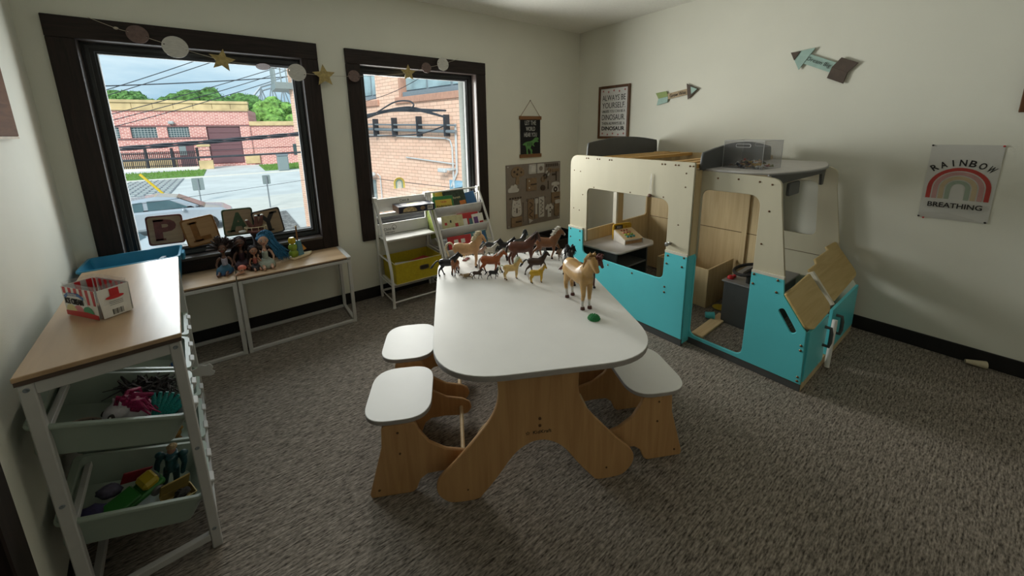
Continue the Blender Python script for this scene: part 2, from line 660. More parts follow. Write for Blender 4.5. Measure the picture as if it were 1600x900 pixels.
structure('baseboard_left', G().box(0, 2.03, -0.012, 0, 0, 0.102, 0.003, M=LW), M_BASE, 'black vinyl base along the left wall')
structure('baseboard_back', G().box(-4.44, 0, -0.012, 0, 0, 0.102, 0.003), M_BASE, 'black vinyl base under the windows')
structure('baseboard_right', G().box(-0.012, 0, -5.45, 0, 0, 0.102, 0.003), M_BASE, 'black vinyl base along the right wall')
dr = bpy.data.objects.new('door_1', None); COL.objects.link(dr); dr['kind'] = 'structure'; dr['label'] = 'dark wooden door with espresso casing in the left wall'
obj('door_casing', G().box(2.03, 2.15, -0.018, 0.13, 0, 2.05, 0.004, M=LW), M_TRIM, dr)
obj('door_casing', G().box(3.05, 3.17, -0.018, 0.13, 0, 2.05, 0.004, M=LW), M_TRIM, dr)
obj('door_casing_head', G().box(2.03, 3.17, -0.018, 0.13, 2.05, 2.17, 0.004, M=LW), M_TRIM, dr)
obj('door_slab', G().box(2.15, 3.05, 0.04, 0.08, 0.01, 2.05, 0.003, M=LW), M_TRIM, dr)
obj('door_handle', G().tube([LW @ Vector((2.24, 0.04, 1.0)), LW @ Vector((2.24, -0.02, 1.0)), LW @ Vector((2.36, -0.02, 1.0))], 0.009), M_BEAD, dr, 40)

def window(name, w, outer, label):
    x0, x1, z0, z1 = w
    t = bpy.data.objects.new(name, None)
    COL.objects.link(t)
    t['kind'] = 'structure'
    t['label'] = label
    ox0, ox1, oz0, oz1 = outer
    yf = -0.022
    obj('casing_side', G().box(ox0, x0, yf, 0, oz0, z1, 0.003), M_TRIM, t)
    obj('casing_side', G().box(x1, ox1, yf, 0, oz0, z1, 0.003), M_TRIM, t)
    obj('casing_head', G().box(ox0, ox1, yf - 0.002, 0, z1, oz1, 0.003), M_TRIMH, t)
    obj('casing_apron', G().box(x0, x1, yf + 0.002, 0, oz0, z0 - 0.012, 0.003), M_TRIMH, t)
    obj('stool', G().box(x0, x1, yf - 0.006, 0.105, z0 - 0.02, z0, 0.003), M_JAMB, t)
    obj('jamb', G().box(x0 - 0.018, x0, 0, 0.105, z0, z1), M_JAMB, t)
    obj('jamb', G().box(x1, x1 + 0.018, 0, 0.105, z0, z1), M_JAMB, t)
    obj('jamb_head', G().box(x0 - 0.018, x1 + 0.018, 0, 0.105, z1, z1 + 0.018), M_JAMB, t)
    def ring(nm, e0, e1, y0, y1, m):
        a = [(x0 + e0, z0 + e0), (x1 - e0, z0 + e0), (x1 - e0, z1 - e0), (x0 + e0, z1 - e0)]
        b = [(x0 + e1, z0 + e1), (x1 - e1, z0 + e1), (x1 - e1, z1 - e1), (x0 + e1, z1 - e1)]
        obj(nm, flat(nm, [a, b], y1 - y0, 0.002, in_xz((y0 + y1) / 2)), m, t)
    ring('stop', -0.01, 0.014, 0.072, 0.104, M_SASH)
    ring('sash', 0.012, 0.030, 0.080, 0.15, M_BEAD)
    ring('sash_rail', 0.028, 0.050, 0.085, 0.15, M_SASH)
    ring('glazing_bead', 0.048, 0.058, 0.10, 0.145, M_BEAD)
    obj('pane', G().box(x0 + 0.055, x1 - 0.055, 0.120, 0.124, z0 + 0.055, z1 - 0.055), M_GLASS, t)
    ring('outer_frame', -0.018, 0.03, 0.15, 0.30, M_OUTF)
    return t
window('window_1', W1, (-4.354, -2.958, 0.549, 2.186), 'wide dark-framed window above the bench with the letter plaques')
window('window_2', W2, (-2.754, -1.400, 0.549, 2.177), 'dark-framed window behind the white book ladder')
# ------------------------------------------------------------------ outdoors (ground 2.7 m below the playroom floor)
GZ = -2.7
M_CONC = mat('pale concrete road', (0.62, 0.63, 0.61), 0.9, var=0.10, scale=0.6, detail=8, bump=0.2, bscale=12)
M_WALK = mat('sidewalk concrete', (0.66, 0.64, 0.58), 0.9, var=0.06, scale=1.5, detail=6)
M_GRASS = mat('lawn', (0.13, 0.25, 0.045), 0.9, var=0.35, scale=3, detail=8)
M_ROCK = mat('landscape rock', (0.20, 0.195, 0.185), 0.9, var=0.7, scale=7, detail=6, bump=1.0, bscale=9)
M_LEAF = mat('tree foliage', (0.085, 0.19, 0.045), 0.8, var=0.75, scale=1.8, detail=8, bump=1.0, bscale=4)
M_LEAF2 = mat('bright tree foliage', (0.17, 0.33, 0.07), 0.8, var=0.65, scale=1.8, detail=8, bump=1.0, bscale=4)
M_BARK = mat('bark', (0.09, 0.065, 0.05), 0.9, var=0.3)
M_RBRICK = brick_mat('red brick', '#d08c82', '#bb6c66', '#f0cfc4', 1.0, 0.56, 0.20, 0.032)
M_OBRICK = brick_mat('orange painted brick', '#efc8b0', '#e8bda4', '#b08a76', 1.0, 0.30, 0.10, 0.006)
M_STONE = mat('buff limestone', (0.60, 0.45, 0.24), 0.85, var=0.22, scale=0.7, detail=2)
M_IRON = mat('black iron', (0.02, 0.02, 0.025), 0.5)
M_STEEL = mat('grey steel', (0.25, 0.28, 0.30), 0.45, metal=0.3)
M_DGLASS = mat('dark glazing', (0.05, 0.085, 0.09), 0.12, var=0.3, scale=0.8, spec=0.8)
M_CABLE = mat('black cable', (0.035, 0.04, 0.05), 0.6)
M_ROLLER = mat('maroon roller door', (0.16, 0.075, 0.085), 0.6, var=0.1)
M_SIGNBK = mat('grey sign back', (0.22, 0.27, 0.27), 0.5)
M_BLKF = mat('pale glass block frame', (0.42, 0.44, 0.44), 0.5)
M_YEL = mat('yellow guard', (0.75, 0.52, 0.03), 0.5)

structure('street_ground', G().box(-60, 40, 0.9, 150, GZ - 0.3, GZ), M_CONC, 'pale concrete street and yard outside the window')
structure('sidewalk', G().box(-14, 1.0, 21.5, 27.5, GZ, GZ + 0.03), M_WALK, 'strip of sidewalk on the near side of the street')
structure('kerb', G().box(-30, 8, 46.6, 47.0, GZ, GZ + 0.12), M_WALK, 'kerb along the far side of the street')
tag(obj('rock_bed', G().prism([(-2.9, 6), (0.7, 6), (-1.4, 15.2), (-1.4, 20.5), (-2.9, 20.5)], GZ, GZ + 0.06), M_ROCK), 'bed of grey landscaping rock below the window', 'rocks', kind='stuff')
def lawn(x0, x1, y0, y1, label):
    g = G()
    g.box(x0, x1, y0, y1, GZ, GZ + 0.05)
    rnd = random.Random(3)
    for _ in range(700):
        x, y, h = rnd.uniform(x0, x1), rnd.uniform(y0, y1), rnd.uniform(0.08, 0.25)
        g.add([(x - 0.05, y, GZ + 0.05), (x + 0.05, y, GZ + 0.05), (x + rnd.uniform(-.1, .1), y, GZ + 0.05 + h)], [(0, 1, 2)])
    tag(obj('lawn', g, M_GRASS), label, 'grass', kind='stuff')
lawn(-18, -5.9, 47.6, 57.5, 'narrow strip of green grass below the iron fence')
lawn(-0.2, 5.5, 50.0, 60.5, 'patch of lawn right of the roller door driveway')
gr = thing('paving_grate', 'grey gridded grate panel set in the far sidewalk', 'grate', (-9.3, 40, GZ))
obj('plate', G().box(-1.9, 1.9, -6.5, 6.5, 0, 0.02), M_SIGNBK, gr)
for i in range(9):
    obj('bar', G().box(-1.9 + i * 0.475 - 0.05, -1.9 + i * 0.475 + 0.05, -6.5, 6.5, 0.02, 0.05), M_STEEL, gr)
for i in range(12):
    obj('crossbar', G().box(-1.9, 1.9, -6.5 + i * 1.18 - 0.1, -6.5 + i * 1.18 + 0.1, 0.02, 0.045), M_CONC, gr)

# red brick building across the street
FB = basis((-30.307, 67.258, GZ), (0.98665, -0.16285, 0), (0.16285, 0.98665, 0), (0, 0, 1))
rb = thing('brick_building', 'low red brick building with buff stone cornice across the street', 'building', (-30.307, 67.258, GZ), math.atan2(-0.16285, 0.98665))
obj('wall', flat('wall', [[(4, 0), (30.2, 0), (30.2, 7.7), (4, 7.7)],
     [(25.25, 0.35), (29.05, 0.35), (29.05, 5.4), (25.25, 5.4)],
     [(17.6, 4.05), (20.12, 4.05), (20.12, 5.4), (17.6, 5.4)], [(21.17, 4.05), (23.42, 4.05), (23.42, 5.4), (21.17, 5.4)],
     [(14.1, 4.05), (16.55, 4.05), (16.55, 5.4), (14.1, 5.4)]], 0.6, 0, in_xz(0.3)), M_RBRICK, rb)
obj('back_block', G().box(4, 30.2, 0.6, 9, 0, 7.7), M_RBRICK, rb)
obj('side_wing', G().box(30.2, 37.5, 0.2, 6, 0, 5.5), M_RBRICK, rb)
for i in range(13):                               # cornice stones
    obj('cornice_stone', G().box(4.0 + i * 2.03, 4.0 + i * 2.03 + 2.0, -0.18, 0.6, 7.72, 8.42, 0.02), M_STONE, rb)
obj('cornice_cap', G().box(3.8, 30.4, -0.35, 0.8, 8.42, 8.78, 0.04), M_STONE, rb)
obj('cornice_band', G().box(3.9, 30.3, -0.26, 0.6, 7.48, 7.72, 0.04), M_STONE, rb)
obj('wing_cap', G().box(30.2, 37.7, -0.1, 0.8, 5.5, 6.1, 0.04), M_STONE, rb)
M_SOLD = mat('soldier course', (0.20, 0.10, 0.10), 0.9, var=0.5, scale=3.0, stretch=(8, 1, 0.3))
obj('soldier_course', G().box(4, 30.2, -0.03, 0.1, 5.42, 5.62), M_SOLD, rb)
obj('sill_course', G().box(4, 25.2, -0.03, 0.1, 3.80, 4.02), M_SOLD, rb)
for x0, x1 in ((14.1, 16.55), (17.6, 20.12), (21.17, 23.42)):
    wdw = obj('block_window', G().box(x0, x1, 0.18, 0.24, 4.05, 5.4), M_BLKF, rb)
    nx, nz = 8, 5
    for i in range(nx):
        for k in range(nz):
            a, b2 = (x1 - x0) / nx, 1.35 / nz
            obj('pane', G().box(x0 + i * a + 0.035, x0 + (i + 1) * a - 0.035, 0.15, 0.19, 4.05 + k * b2 + 0.035, 4.05 + (k + 1) * b2 - 0.035), M_DGLASS, wdw)
rd = obj('roller_door', G().box(25.25, 29.05, 0.22, 0.28, 0.35, 5.4), M_ROLLER, rb)
for k in range(6):
    obj('door_panel', G().box(25.4, 28.9, 0.17, 0.22, 0.42 + k * 0.83, 0.42 + k * 0.83 + 0.77, 0.02), M_ROLLER, rd)
ed = obj('entry_door', G().box(22.0, 23.6, -0.05, 0.1, 0.2, 3.45), M_ROLLER, rb)
obj('door_light', G().box(22.05, 22.75, -0.07, -0.05, 1.7, 3.0), M_SIGNBK, ed)
for i in range(8):
    obj('stone_base', G().box(4 + i * 2.2, 4 + i * 2.2 + 2.16, -0.12, 0.2, 0, 1.25, 0.03), M_STONE, rb)
obj('stone_base', G().box(29.15, 30.9, -0.15, 0.2, 0.2, 1.5, 0.03), M_STONE, rb)
obj('wall_lamp', G().box(21.45, 22.05, -0.4, 0, 5.75, 6.15, 0.1), M_BLKF, rb)
obj('wing_window', G().box(35.2, 36.3, 0.12, 0.22, 1.2, 2.8), M_DGLASS, rb)

# iron fence with gate pillar
FF = math.atan2(59.916 - 62.103, -6.665 + 14.623)
fn = thing('iron_fence', 'black iron picket fence in front of the red brick building', 'fence', (-14.623, 62.103, GZ), FF)
obj('curb_wall', G().box(-3, 8.3, -0.15, 0.15, 0, 0.35), M_WALK, fn)
pk = G().box(-0.035, 0.035, -0.03, 0.03, 0.35, 2.35).mesh('picket')
for i in range(58):
    o = obj('picket', pk, M_IRON, fn); o.location = (-2.8 + i * 0.19, 0, 0)
for i in range(5):
    obj('post', G().box(-2.05 + i * 3.6 * 0.72 - 0.12, -2.05 + i * 3.6 * 0.72 + 0.12, -0.1, 0.1, 0.3, 2.75), M_IRON, fn)
for z in (0.55, 2.05):
    obj('rail', G().box(-3, 8.3, -0.04, 0.04, z, z + 0.09), M_IRON, fn)
gp = thing('gate_pillar', 'square red brick gate pillar with stone cap and base', 'pillar', (-5.85, 59.3, GZ))
obj('shaft', G().box(-0.55, 0.55, -0.5, 0.5, 1.1, 2.85), M_RBRICK, gp)
obj('base', G().box(-0.72, 0.72, -0.6, 0.6, 0, 1.1, 0.03), M_STONE, gp)
obj('cap', G().box(-0.68, 0.68, -0.62, 0.62, 2.85, 3.12, 0.06), M_STONE, gp)

def tree(loc, rx, rz, h, m, label, seed):
    rnd = random.Random(seed)
    t = thing('tree', label, 'tree', loc, group='trees beyond the brick building')
    obj('trunk', G().tube([(0, 0, 0), (0.2, 0, h * 0.5), (0, 0.1, h)], [0.35, 0.28, 0.15]), M_BARK, t)
    g = G()
    for _ in range(26):
        a, e, q = rnd.uniform(0, 6.28), rnd.uniform(-0.6, 1.4), rnd.uniform(0.3, 0.8)
        c = (rx * q * math.cos(a) * math.cos(e), rx * q * math.sin(a) * math.cos(e), h + rz * q * math.sin(e))
        r = rnd.uniform(0.28, 0.42) * rx
        g.ball(c, (r, r, r * 0.8), 9, 6, wob=0.18, rnd=rnd)
        for _k in range(45):
            d = Vector((rnd.gauss(0, 1), rnd.gauss(0, 1), rnd.gauss(0, 1))).normalized()
            p = Vector(c) + Vector((d.x * r, d.y * r, d.z * r * 0.8)) * rnd.uniform(0.95, 1.2)
            s = rnd.uniform(0.12, 0.34)
            u = Vector((rnd.gauss(0, 1), rnd.gauss(0, 1), rnd.gauss(0, 1))).normalized()
            w = d.cross(u)
            g.add([p - u * s, p + w * s, p + u * s], [(0, 1, 2)])
    obj('crown', g, m, t, kind='stuff')
tree((-16.5, 95, GZ), 4.2, 2.0, 10.2, M_LEAF, 'dark tree showing above the left end of the stone cornice', 1)
tree((-9.5, 98, GZ), 3.2, 1.5, 10.4, M_LEAF, 'small dark tree top between the other trees behind the cornice', 2)
tree((-5.6, 86, GZ), 5.0, 3.0, 9.4, M_LEAF, 'dark tree above the middle of the brick building', 3)
tree((1.2, 97, GZ), 5.0, 3.2, 9.4, M_LEAF, 'dark tree above the right end of the brick building', 4)
tree((4.4, 76, GZ), 4.3, 4.0, 6.6, M_LEAF2, 'bright green leafy tree over the low brick wing', 5)

br = thing('truss_bridge', 'grey steel truss bridge far behind the bright green tree', 'bridge', (0, 140, 0))
top = [(5.5, 13.5), (7.5, 16.0), (10.5, 17.1), (13.5, 16.4), (16.5, 14.0), (20, 9)]
obj('top_chord', G().tube([(x, 0, z) for x, z in top], 0.35, 6), M_STEEL, br)
obj('top_chord', G().tube([(x + 1, 6, z - 0.4) for x, z in top], 0.3, 6), M_STEEL, br)
obj('bottom_chord', G().box(4, 22, -0.4, 0.4, 3.0, 3.8), M_STEEL, br)
for x in (5.5, 13.0, 20.0):
    obj('pier', G().box(x - 0.8, x + 0.8, -0.8, 0.8, GZ, 3.0), M_WALK, br)
for (x, z) in top:
    obj('hanger', G().box(x - 0.18, x + 0.18, -0.2, 0.2, 3, z), M_STEEL, br)
for (x, z), (x2, z2) in zip(top, top[1:]):
    obj('diagonal', G().tube([(x, 0, z), (x2, 0, 4)], 0.18, 5), M_STEEL, br)
    obj('diagonal', G().tube([(x2, 0, z2), (x, 0, 4)], 0.18, 5), M_STEEL, br)

for (x, y, z0, z1, w, lab) in ((-5.35, 28.0, -1.95, -1.15, 0.30, 'grey sign plate on a post right behind the silver car'),
                              (-1.98, 22.4, -1.30, -0.78, 0.19, 'grey sign plate on a post beside the sidewalk near the rock bed')):
    s = thing('street_sign', lab, 'sign', (x, y, GZ))
    obj('post', G().box(-0.035, 0.035, -0.03, 0.03, 0, z1 - GZ - 0.05), M_STEEL, s)
    obj('plate', flat('plate', [rrect(-w, w, z0 - GZ, z1 - GZ, 0.05)], 0.02, 0, in_xz(0.045)), M_SIGNBK, s)
wk = thing('waste_bin', 'grey waste bin on the driveway by the lawn patch', 'bin', (1.6, 48.9, GZ))
obj('body', G().box(-0.55, 0.55, -0.5, 0.5, 0, 1.7, 0.08), M_SIGNBK, wk)
obj('lid', G().box(-0.6, 0.6, -0.55, 0.55, 1.7, 1.95, 0.08), M_STEEL, wk)
tag(obj('guy_wire_guard', G().tube([(-7.05, 21.5, -0.24), (-5.2, 21.5, -3.0)], 0.055, 10), M_YEL, smooth=40), 'yellow plastic guy-wire guard slanting behind the silver car', 'pole')

# vehicles parked below the window
M_CARP = mat('silver car paint', (0.42, 0.47, 0.52), 0.25, metal=0.3, var=0.02, coat=0.5)
M_CARW = mat('white car paint', (0.62, 0.66, 0.68), 0.25, var=0.02, coat=0.5)
M_CARG = mat('car glazing', (0.07, 0.13, 0.15), 0.08, var=0.2, scale=2, spec=0.9)
M_TYRE = mat('tyre', (0.02, 0.02, 0.02), 0.9)
def vehicle(name, label, loc, rz, paint, body, cab, L_, wid, wheels):
    t = thing(name, label, 'car', loc, rz)
    obj('body', flat('body', [body], wid, 0.09, in_xz(0)), paint, t, 35)
    obj('cabin', flat('cabin', [cab], wid * 0.84, 0.12, in_xz(0)), paint, t, 35)
    for sgn in (-1, 1):
        yy = sgn * (wid * 0.42 + 0.004)
        xs = [p[0] for p in cab]; z0 = min(p[1] for p in cab) + 0.06
        def inset(pts): return pts
        for q in L_:
            obj('side_window', flat('side_window', [rpoly([(a, b, 0.04) for a, b in q])], 0.02, 0, in_xz(yy)), M_CARG, t)
    obj('windscreen', G().add([(wheels[2][0], -wid * 0.36, wheels[2][1]), (wheels[2][0], wid * 0.36, wheels[2][1]), (wheels[3][0], wid * 0.33, wheels[3][1]), (wheels[3][0], -wid * 0.33, wheels[3][1])], [(0, 1, 2, 3)]), M_CARG, t)
    for wx in wheels[:2]:
        for sgn in (-1, 1):
            wh = obj('wheel', G().lathe([(0.1, -0.1), (0.33, -0.1), (0.35, 0), (0.33, 0.1), (0.1, 0.1)], 18, M=T((wx, sgn * (wid / 2 - 0.08), 0.35)) @ RX(R(90))), M_TYRE, t, 40)
            obj('hub', G().lathe([(0.01, 0), (0.2, 0), (0.2, 0.02), (0.01, 0.03)], 14, M=T((wx, sgn * (wid / 2 + 0.03), 0.35)) @ RX(R(90) * -sgn)), M_STEEL, wh)
    obj('mirror', G().ball((1.0 + wheels[4], -wid / 2 - 0.05, 1.05), (0.08, 0.12, 0.08)), paint, t, 60)
    return t
vehicle('parked_car', 'silver parked car with pale blue roof seen below the window', (-6.1, 19.0, GZ), 0, M_CARP,
        rpoly([(-2.25, .3, .1), (-2.3, .85, .15), (-2.1, 1.12, .15), (.9, 1.10, .1), (2.0, .97, .3), (2.35, .7, .2), (2.4, .3, .1)]),
        rpoly([(-2.1, 1.02, .1), (-1.55, 1.52, .25), (-.2, 1.69, .5), (.45, 1.58, .4), (1.35, 1.05, .1)]),
        [[(-1.5, 1.12), (-1.25, 1.45), (-.62, 1.52), (-.62, 1.12)], [(-.48, 1.12), (-.48, 1.53), (.25, 1.5), (.85, 1.12)]], 1.8,
        [-1.45, 1.45, (1.36, 1.07), (.47, 1.60), -0.35])
vehicle('parked_van', 'white parked van at the lower left corner of the window', (-7.55, 12.3, GZ), R(-14), M_CARW,
        rpoly([(-2.3, .3, .1), (-2.3, 1.1, .1), (1.0, 1.15, .1), (2.1, 1.05, .3), (2.35, .7, .2), (2.35, .3, .1)]),
        rpoly([(-2.3, 1.0, .1), (-2.25, 1.95, .2), (.55, 2.0, .3), (1.45, 1.1, .1)]),
        [[(-1.9, 1.25), (-1.9, 1.75), (-.7, 1.8), (-.7, 1.25)], [(-.55, 1.25), (-.55, 1.8), (.35, 1.78), (.85, 1.25)]], 1.85,
        [-1.4, 1.5, (1.46, 1.12), (.62, 2.0), 0.0])

# overhead lines
def sag(a, b, s, n=14):
    a, b = Vector(a), Vector(b)
    return [a.lerp(b, i / n) - Vector((0, 0, 4 * s * (i / n) * (1 - i / n))) for i in range(n + 1)]
def wire(a, b, s, r, label, grp='overhead wires'):
    tag(obj('overhead_wire', G().tube(sag(a, b, s), r, 6), M_CABLE, smooth=60), label, 'wire', grp)
wire((-11.5, 25, 2.45), (-1.8, 25, 6.9), 0.15, 0.022, 'uppermost thin wire rising steeply behind the white garland disc')
wire((-11.5, 25, 2.2), (0.5, 25, 7.6), 0.15, 0.022, 'second thin wire rising behind the gold star of the garland')
wire((-11.5, 24.2, 3.7), (4.0, 24.2, 5.62), 0.2, 0.03, 'nearly level dark wire crossing the sky')
wire((-11.5, 25, 1.55), (2.0, 25, 6.6), 0.2, 0.022, 'upper of three close wires fanning over the stone cornice')
wire((-11.5, 25, 1.3), (2.3, 25, 6.4), 0.25, 0.022, 'middle of three close wires fanning over the stone cornice')
wire((-11.5, 25, 1.0), (2.8, 25, 6.3), 0.3, 0.022, 'lower of three close wires fanning over the stone cornice')
wire((-6.5, 6, 1.10), (-1.5, 6, 1.13), 0.02, 0.022, 'single black cable crossing low in front of the iron fence')
wire((-6.5, 6, 1.20), (-1.0, 6, 1.27), 0.01, 0.006, 'thin pale wire between the two heavy cables')
wire((-7, 14, -0.75), (0.5, 14, -0.2), 0.03, 0.008, 'thin wire low over the street')
tb = thing('cable_bundle', 'thick twisted cable bundle rising across the brick building view', 'cable', (-5.2, 6, 1.3))
for k in range(4):
    pts = []
    for i in range(61):
        u = i / 60
        x = -6.4 + 5.2 * u
        z = 1.29 + 0.40 * max(0, (u - 0.2)) ** 1.15
        a = u * 22 + k * 1.57
        pts.append((x + 5.2, 0.028 * math.cos(a), z - 1.3 + 0.028 * math.sin(a)))
    obj('strand', G().tube(pts, 0.017, 6), M_CABLE, tb, 60)

# orange brick building seen through the second window
OB = basis((0.76, 7.45, 0), (0.2251, -0.9743, 0), (0.9743, 0.2251, 0), (0, 0, 1))   # local x runs towards the room, y into the wall
ob = thing('orange_brick_building', 'orange painted brick wall with conduits close outside the second window', 'building', (0.76, 7.45, GZ), math.atan2(-0.9743, 0.2251))
oz = -GZ
holes = [[(-5.6, 2.55 + oz), (-1.62, 2.55 + oz), (-1.62, 4.3 + oz), (-5.6, 4.3 + oz)], [(-0.38, 2.52 + oz), (3.6, 2.52 + oz), (3.6, 4.3 + oz), (-0.38, 4.3 + oz)]]
obj('wall', flat('wall', [[(-8.4, 0), (5.5, 0), (5.5, 9), (-8.4, 9)]] + holes, 0.4, 0, in_xz(0.2)), M_OBRICK, ob)
obj('end_wall', G().box(-8.4, -8.0, 0.4, 9, 0, 9), M_OBRICK, ob)
M_SILLB = mat('brick sill course', (0.50, 0.27, 0.19), 0.85, var=0.15, scale=10, stretch=(6, 1, 1))
M_WFRM = mat('grey window frame', (0.20, 0.235, 0.26), 0.5)
M_PALEG = mat('reflecting glazing', (0.30, 0.40, 0.42), 0.15, var=0.45, scale=1.4, detail=7)
for hx0, hx1, mulls in ((-5.6, -1.62, (-4.4, -3.2, -2.15)), (-0.38, 3.6, (0.75, 1.78, 2.7))):
    w = obj('window', G().box(hx0, hx1, 0.20, 0.26, 2.52 + oz, 4.3 + oz), M_WFRM, ob)
    edges = [hx0 + 0.1] + list(mulls) + [hx1 - 0.05]
    for a, b2 in zip(edges, edges[1:]):
        obj('pane', G().box(a + 0.05, b2 - 0.05, 0.17, 0.21, 2.72 + oz, 4.25 + oz), M_PALEG, w)
    obj('sill_rail', G().box(hx0, hx1, 0.05, 0.2, 2.52 + oz, 2.66 + oz), M_WFRM, w)
    obj('sill', G().box(hx0 - 0.15, hx1 + 0.15, -0.06, 0.2, 2.34 + oz, 2.52 + oz, 0.01), M_SILLB, ob)
    obj('jamb_brick', G().box(hx0, hx0 + 0.12, 0.0, 0.2, 2.52 + oz, 4.3 + oz), M_SILLB, ob)
M_COND = mat('pale conduit', (0.55, 0.57, 0.57), 0.4)
def cond(nm, pts, r, m):
    obj(nm, G().tube([(x, -y, z + oz) for x, y, z in pts], r, 8), m, ob, 50)
cond('pipe', [(-4.5, .12, 1.70), (2.2, .12, 1.50)], 0.045, M_STEEL)
cond('pipe', [(-4.5, .12, 1.84), (2.2, .12, 1.66)], 0.025, M_STEEL)
cond('conduit', [(-4.5, .06, 1.52), (1.7, .06, 1.33), (1.88, .06, 1.28), (1.95, .06, 1.1), (1.95, .06, 0.0)], 0.022, M_COND)
cond('conduit', [(-0.15, .05, 0.77), (2.0, .05, 0.66)], 0.02, M_COND)
cond('conduit', [(2.12, .06, 1.7), (2.1, .06, 0.45), (1.85, .06, 0.05)], 0.03, M_COND)
for lx in (-1.65, -0.6, 0.62, 1.80):
    obj('pipe_bracket', G().box(lx - 0.03, lx + 0.03, -0.17, 0.0, 1.38 + oz, 1.94 + oz), M_CABLE, ob)
sc_ = obj('security_camera', G().box(1.55, 1.85, -0.28, -0.17, 0.44 + oz, 0.55 + oz, 0.02), M_COND, ob)
obj('camera_bracket', G().box(1.8, 2.0, -0.2, 0.0, 0.5 + oz, 0.55 + oz), M_COND, sc_)
lp = obj('flood_lamp', G().ball((-1.95, -0.22, 0.16 + oz), (0.2, 0.14, 0.09)), M_COND, ob, 60)
obj('lamp_stem', G().tube([(-1.78, -0.1, .18 + oz), (-1.70, -0.05, .1 + oz), (-1.70, -0.05, -1.5 + oz)], 0.02), M_COND, lp)
obj('grey_door', G().box(-2.75, -2.05, -0.04, 0.0, -2.6 + oz, -0.05 + oz), M_SIGNBK, ob)
obj('blue_panel', G().box(1.75, 2.6, -0.04, 0.0, -1.2 + oz, 0.22 + oz), mat('pale blue panel', (0.24, 0.42, 0.55), 0.6), ob)
# heavy black service cables looped in front of that wall
sv = thing('service_cables', 'looped black service cables clamped in front of the orange brick wall', 'cable', (0.3, 6.4, 2.0))
def ocable(pts, r):
    P_ = []
    for x, y, z in smoothline(pts, 8):
        q = OB @ Vector((x, -0.6 - y, z)); P_.append((q.x - 0.3, q.y - 6.4, q.z - 2.0))
    obj('cable', G().tube(P_, r, 7), M_CABLE, sv, 60)
for k in range(4):
    dz = k * 0.055
    ocable([(-4, .1 * k, 1.96 - dz), (-1.7, .02 * k, 2.02 - dz * .8), (-0.4, 0, 2.10 - dz * .4 + 0.03 * (k % 2)), (0.5, 0, 2.16 - dz * .5), (1.2, 0, 2.12 - dz * .5), (2.4, 0, 1.84 + 0.16 * (k % 2))], 0.022)
ocable([(-1.6, .1, 1.86), (-0.6, .1, 2.05), (0.4, .1, 2.3), (1.05, .1, 2.3), (1.28, .1, 2.2), (1.15, .1, 2.1), (0.9, .1, 2.1)], 0.02)
ocable([(-4, 0, 1.28), (-1.0, 0, 1.40), (1.2, 0, 1.45), (2.4, 0, 1.66)], 0.018)
ocable([(-4, 0, 2.25), (0, 0, 2.55), (2.5, 0, 3.1)], 0.008)
ocable([(-3, 0, .15), (0, 0, .12), (2.4, 0, .14)], 0.008)
# balcony at the far end of that wall
bl = thing('balcony', 'grey steel balcony high at the right edge of the first window', 'balcony', (-1.12, 15.8, 3.2))
obj('deck', G().box(-0.55, 0.6, -0.6, 0.9, 0.15, 0.42, 0.01), M_SIGNBK, bl)
for i in range(6):
    obj('baluster', G().box(-0.53 + i * 0.2, -0.49 + i * 0.2, -0.58, -0.55, 0.42, 1.55), M_SIGNBK, bl)
for i in range(4):
    obj('baluster', G().box(-0.53, -0.50, -0.2 + i * 0.35, -0.16 + i * 0.35, 0.42, 1.55), M_SIGNBK, bl)
obj('handrail', G().box(-0.55, 0.6, -0.6, -0.54, 1.5, 1.58), M_SIGNBK, bl)
# ------------------------------------------------------------------ furniture
M_TWHITE = mat('white laminate top', (0.82, 0.81, 0.785), 0.46, var=0.03, scale=5, spec=0.45)
M_TEDGE = mat('grey laminate edge', (0.33, 0.30, 0.28), 0.5)
M_BIRCH = wood('birch plywood legs', '#b08558', '#c49a69', 'z', 7, 0.5)
M_BIRCHX = wood('birch plywood edge', '#d8b98a', '#e6cda4', 'x', 7, 0.55)
M_BOLT = mat('bronze bolt', (0.16, 0.09, 0.05), 0.35, metal=0.8)
M_INK = mat('dark print', (0.02, 0.017, 0.015), 0.7, var=0.0)
TA = R(-27.9)
TO = (-2.743, -2.386, 0)
tb = thing('activity_table', 'white topped play table on curved plywood legs with toy horses on it', 'table', TO, TA)
top = rpoly([(-.413, -.13, .27), (.487, -.13, .27), (.50, 1.22, .25), (-.425, 1.22, .24)], 12)
obj('tabletop', flat('tabletop', [top], 0.004, 0.0015, T((0, 0, 0.648))), M_TWHITE, tb, 40)
obj('tabletop_edge', flat('tabletop_edge', [top], 0.022, 0.003, T((0, 0, 0.635))), M_TEDGE, tb, 40)
half = [(.19, .624), (.168, .54), (.168, .45), (.20, .37), (.27, .28), (.345, .195), (.405, .135), (.425, .095), (.418, .05), (.385, .012), (.345, 0.0), (.262, 0.0), (.235, .022), (.175, .095), (.11, .185), (.055, .228)]
outl = smoothline([(-x, z) for x, z in half[:1]] + [(-x, z) for x, z in half[1:]] + [(0, .242)] + [(x, z) for x, z in reversed(half)], 4)
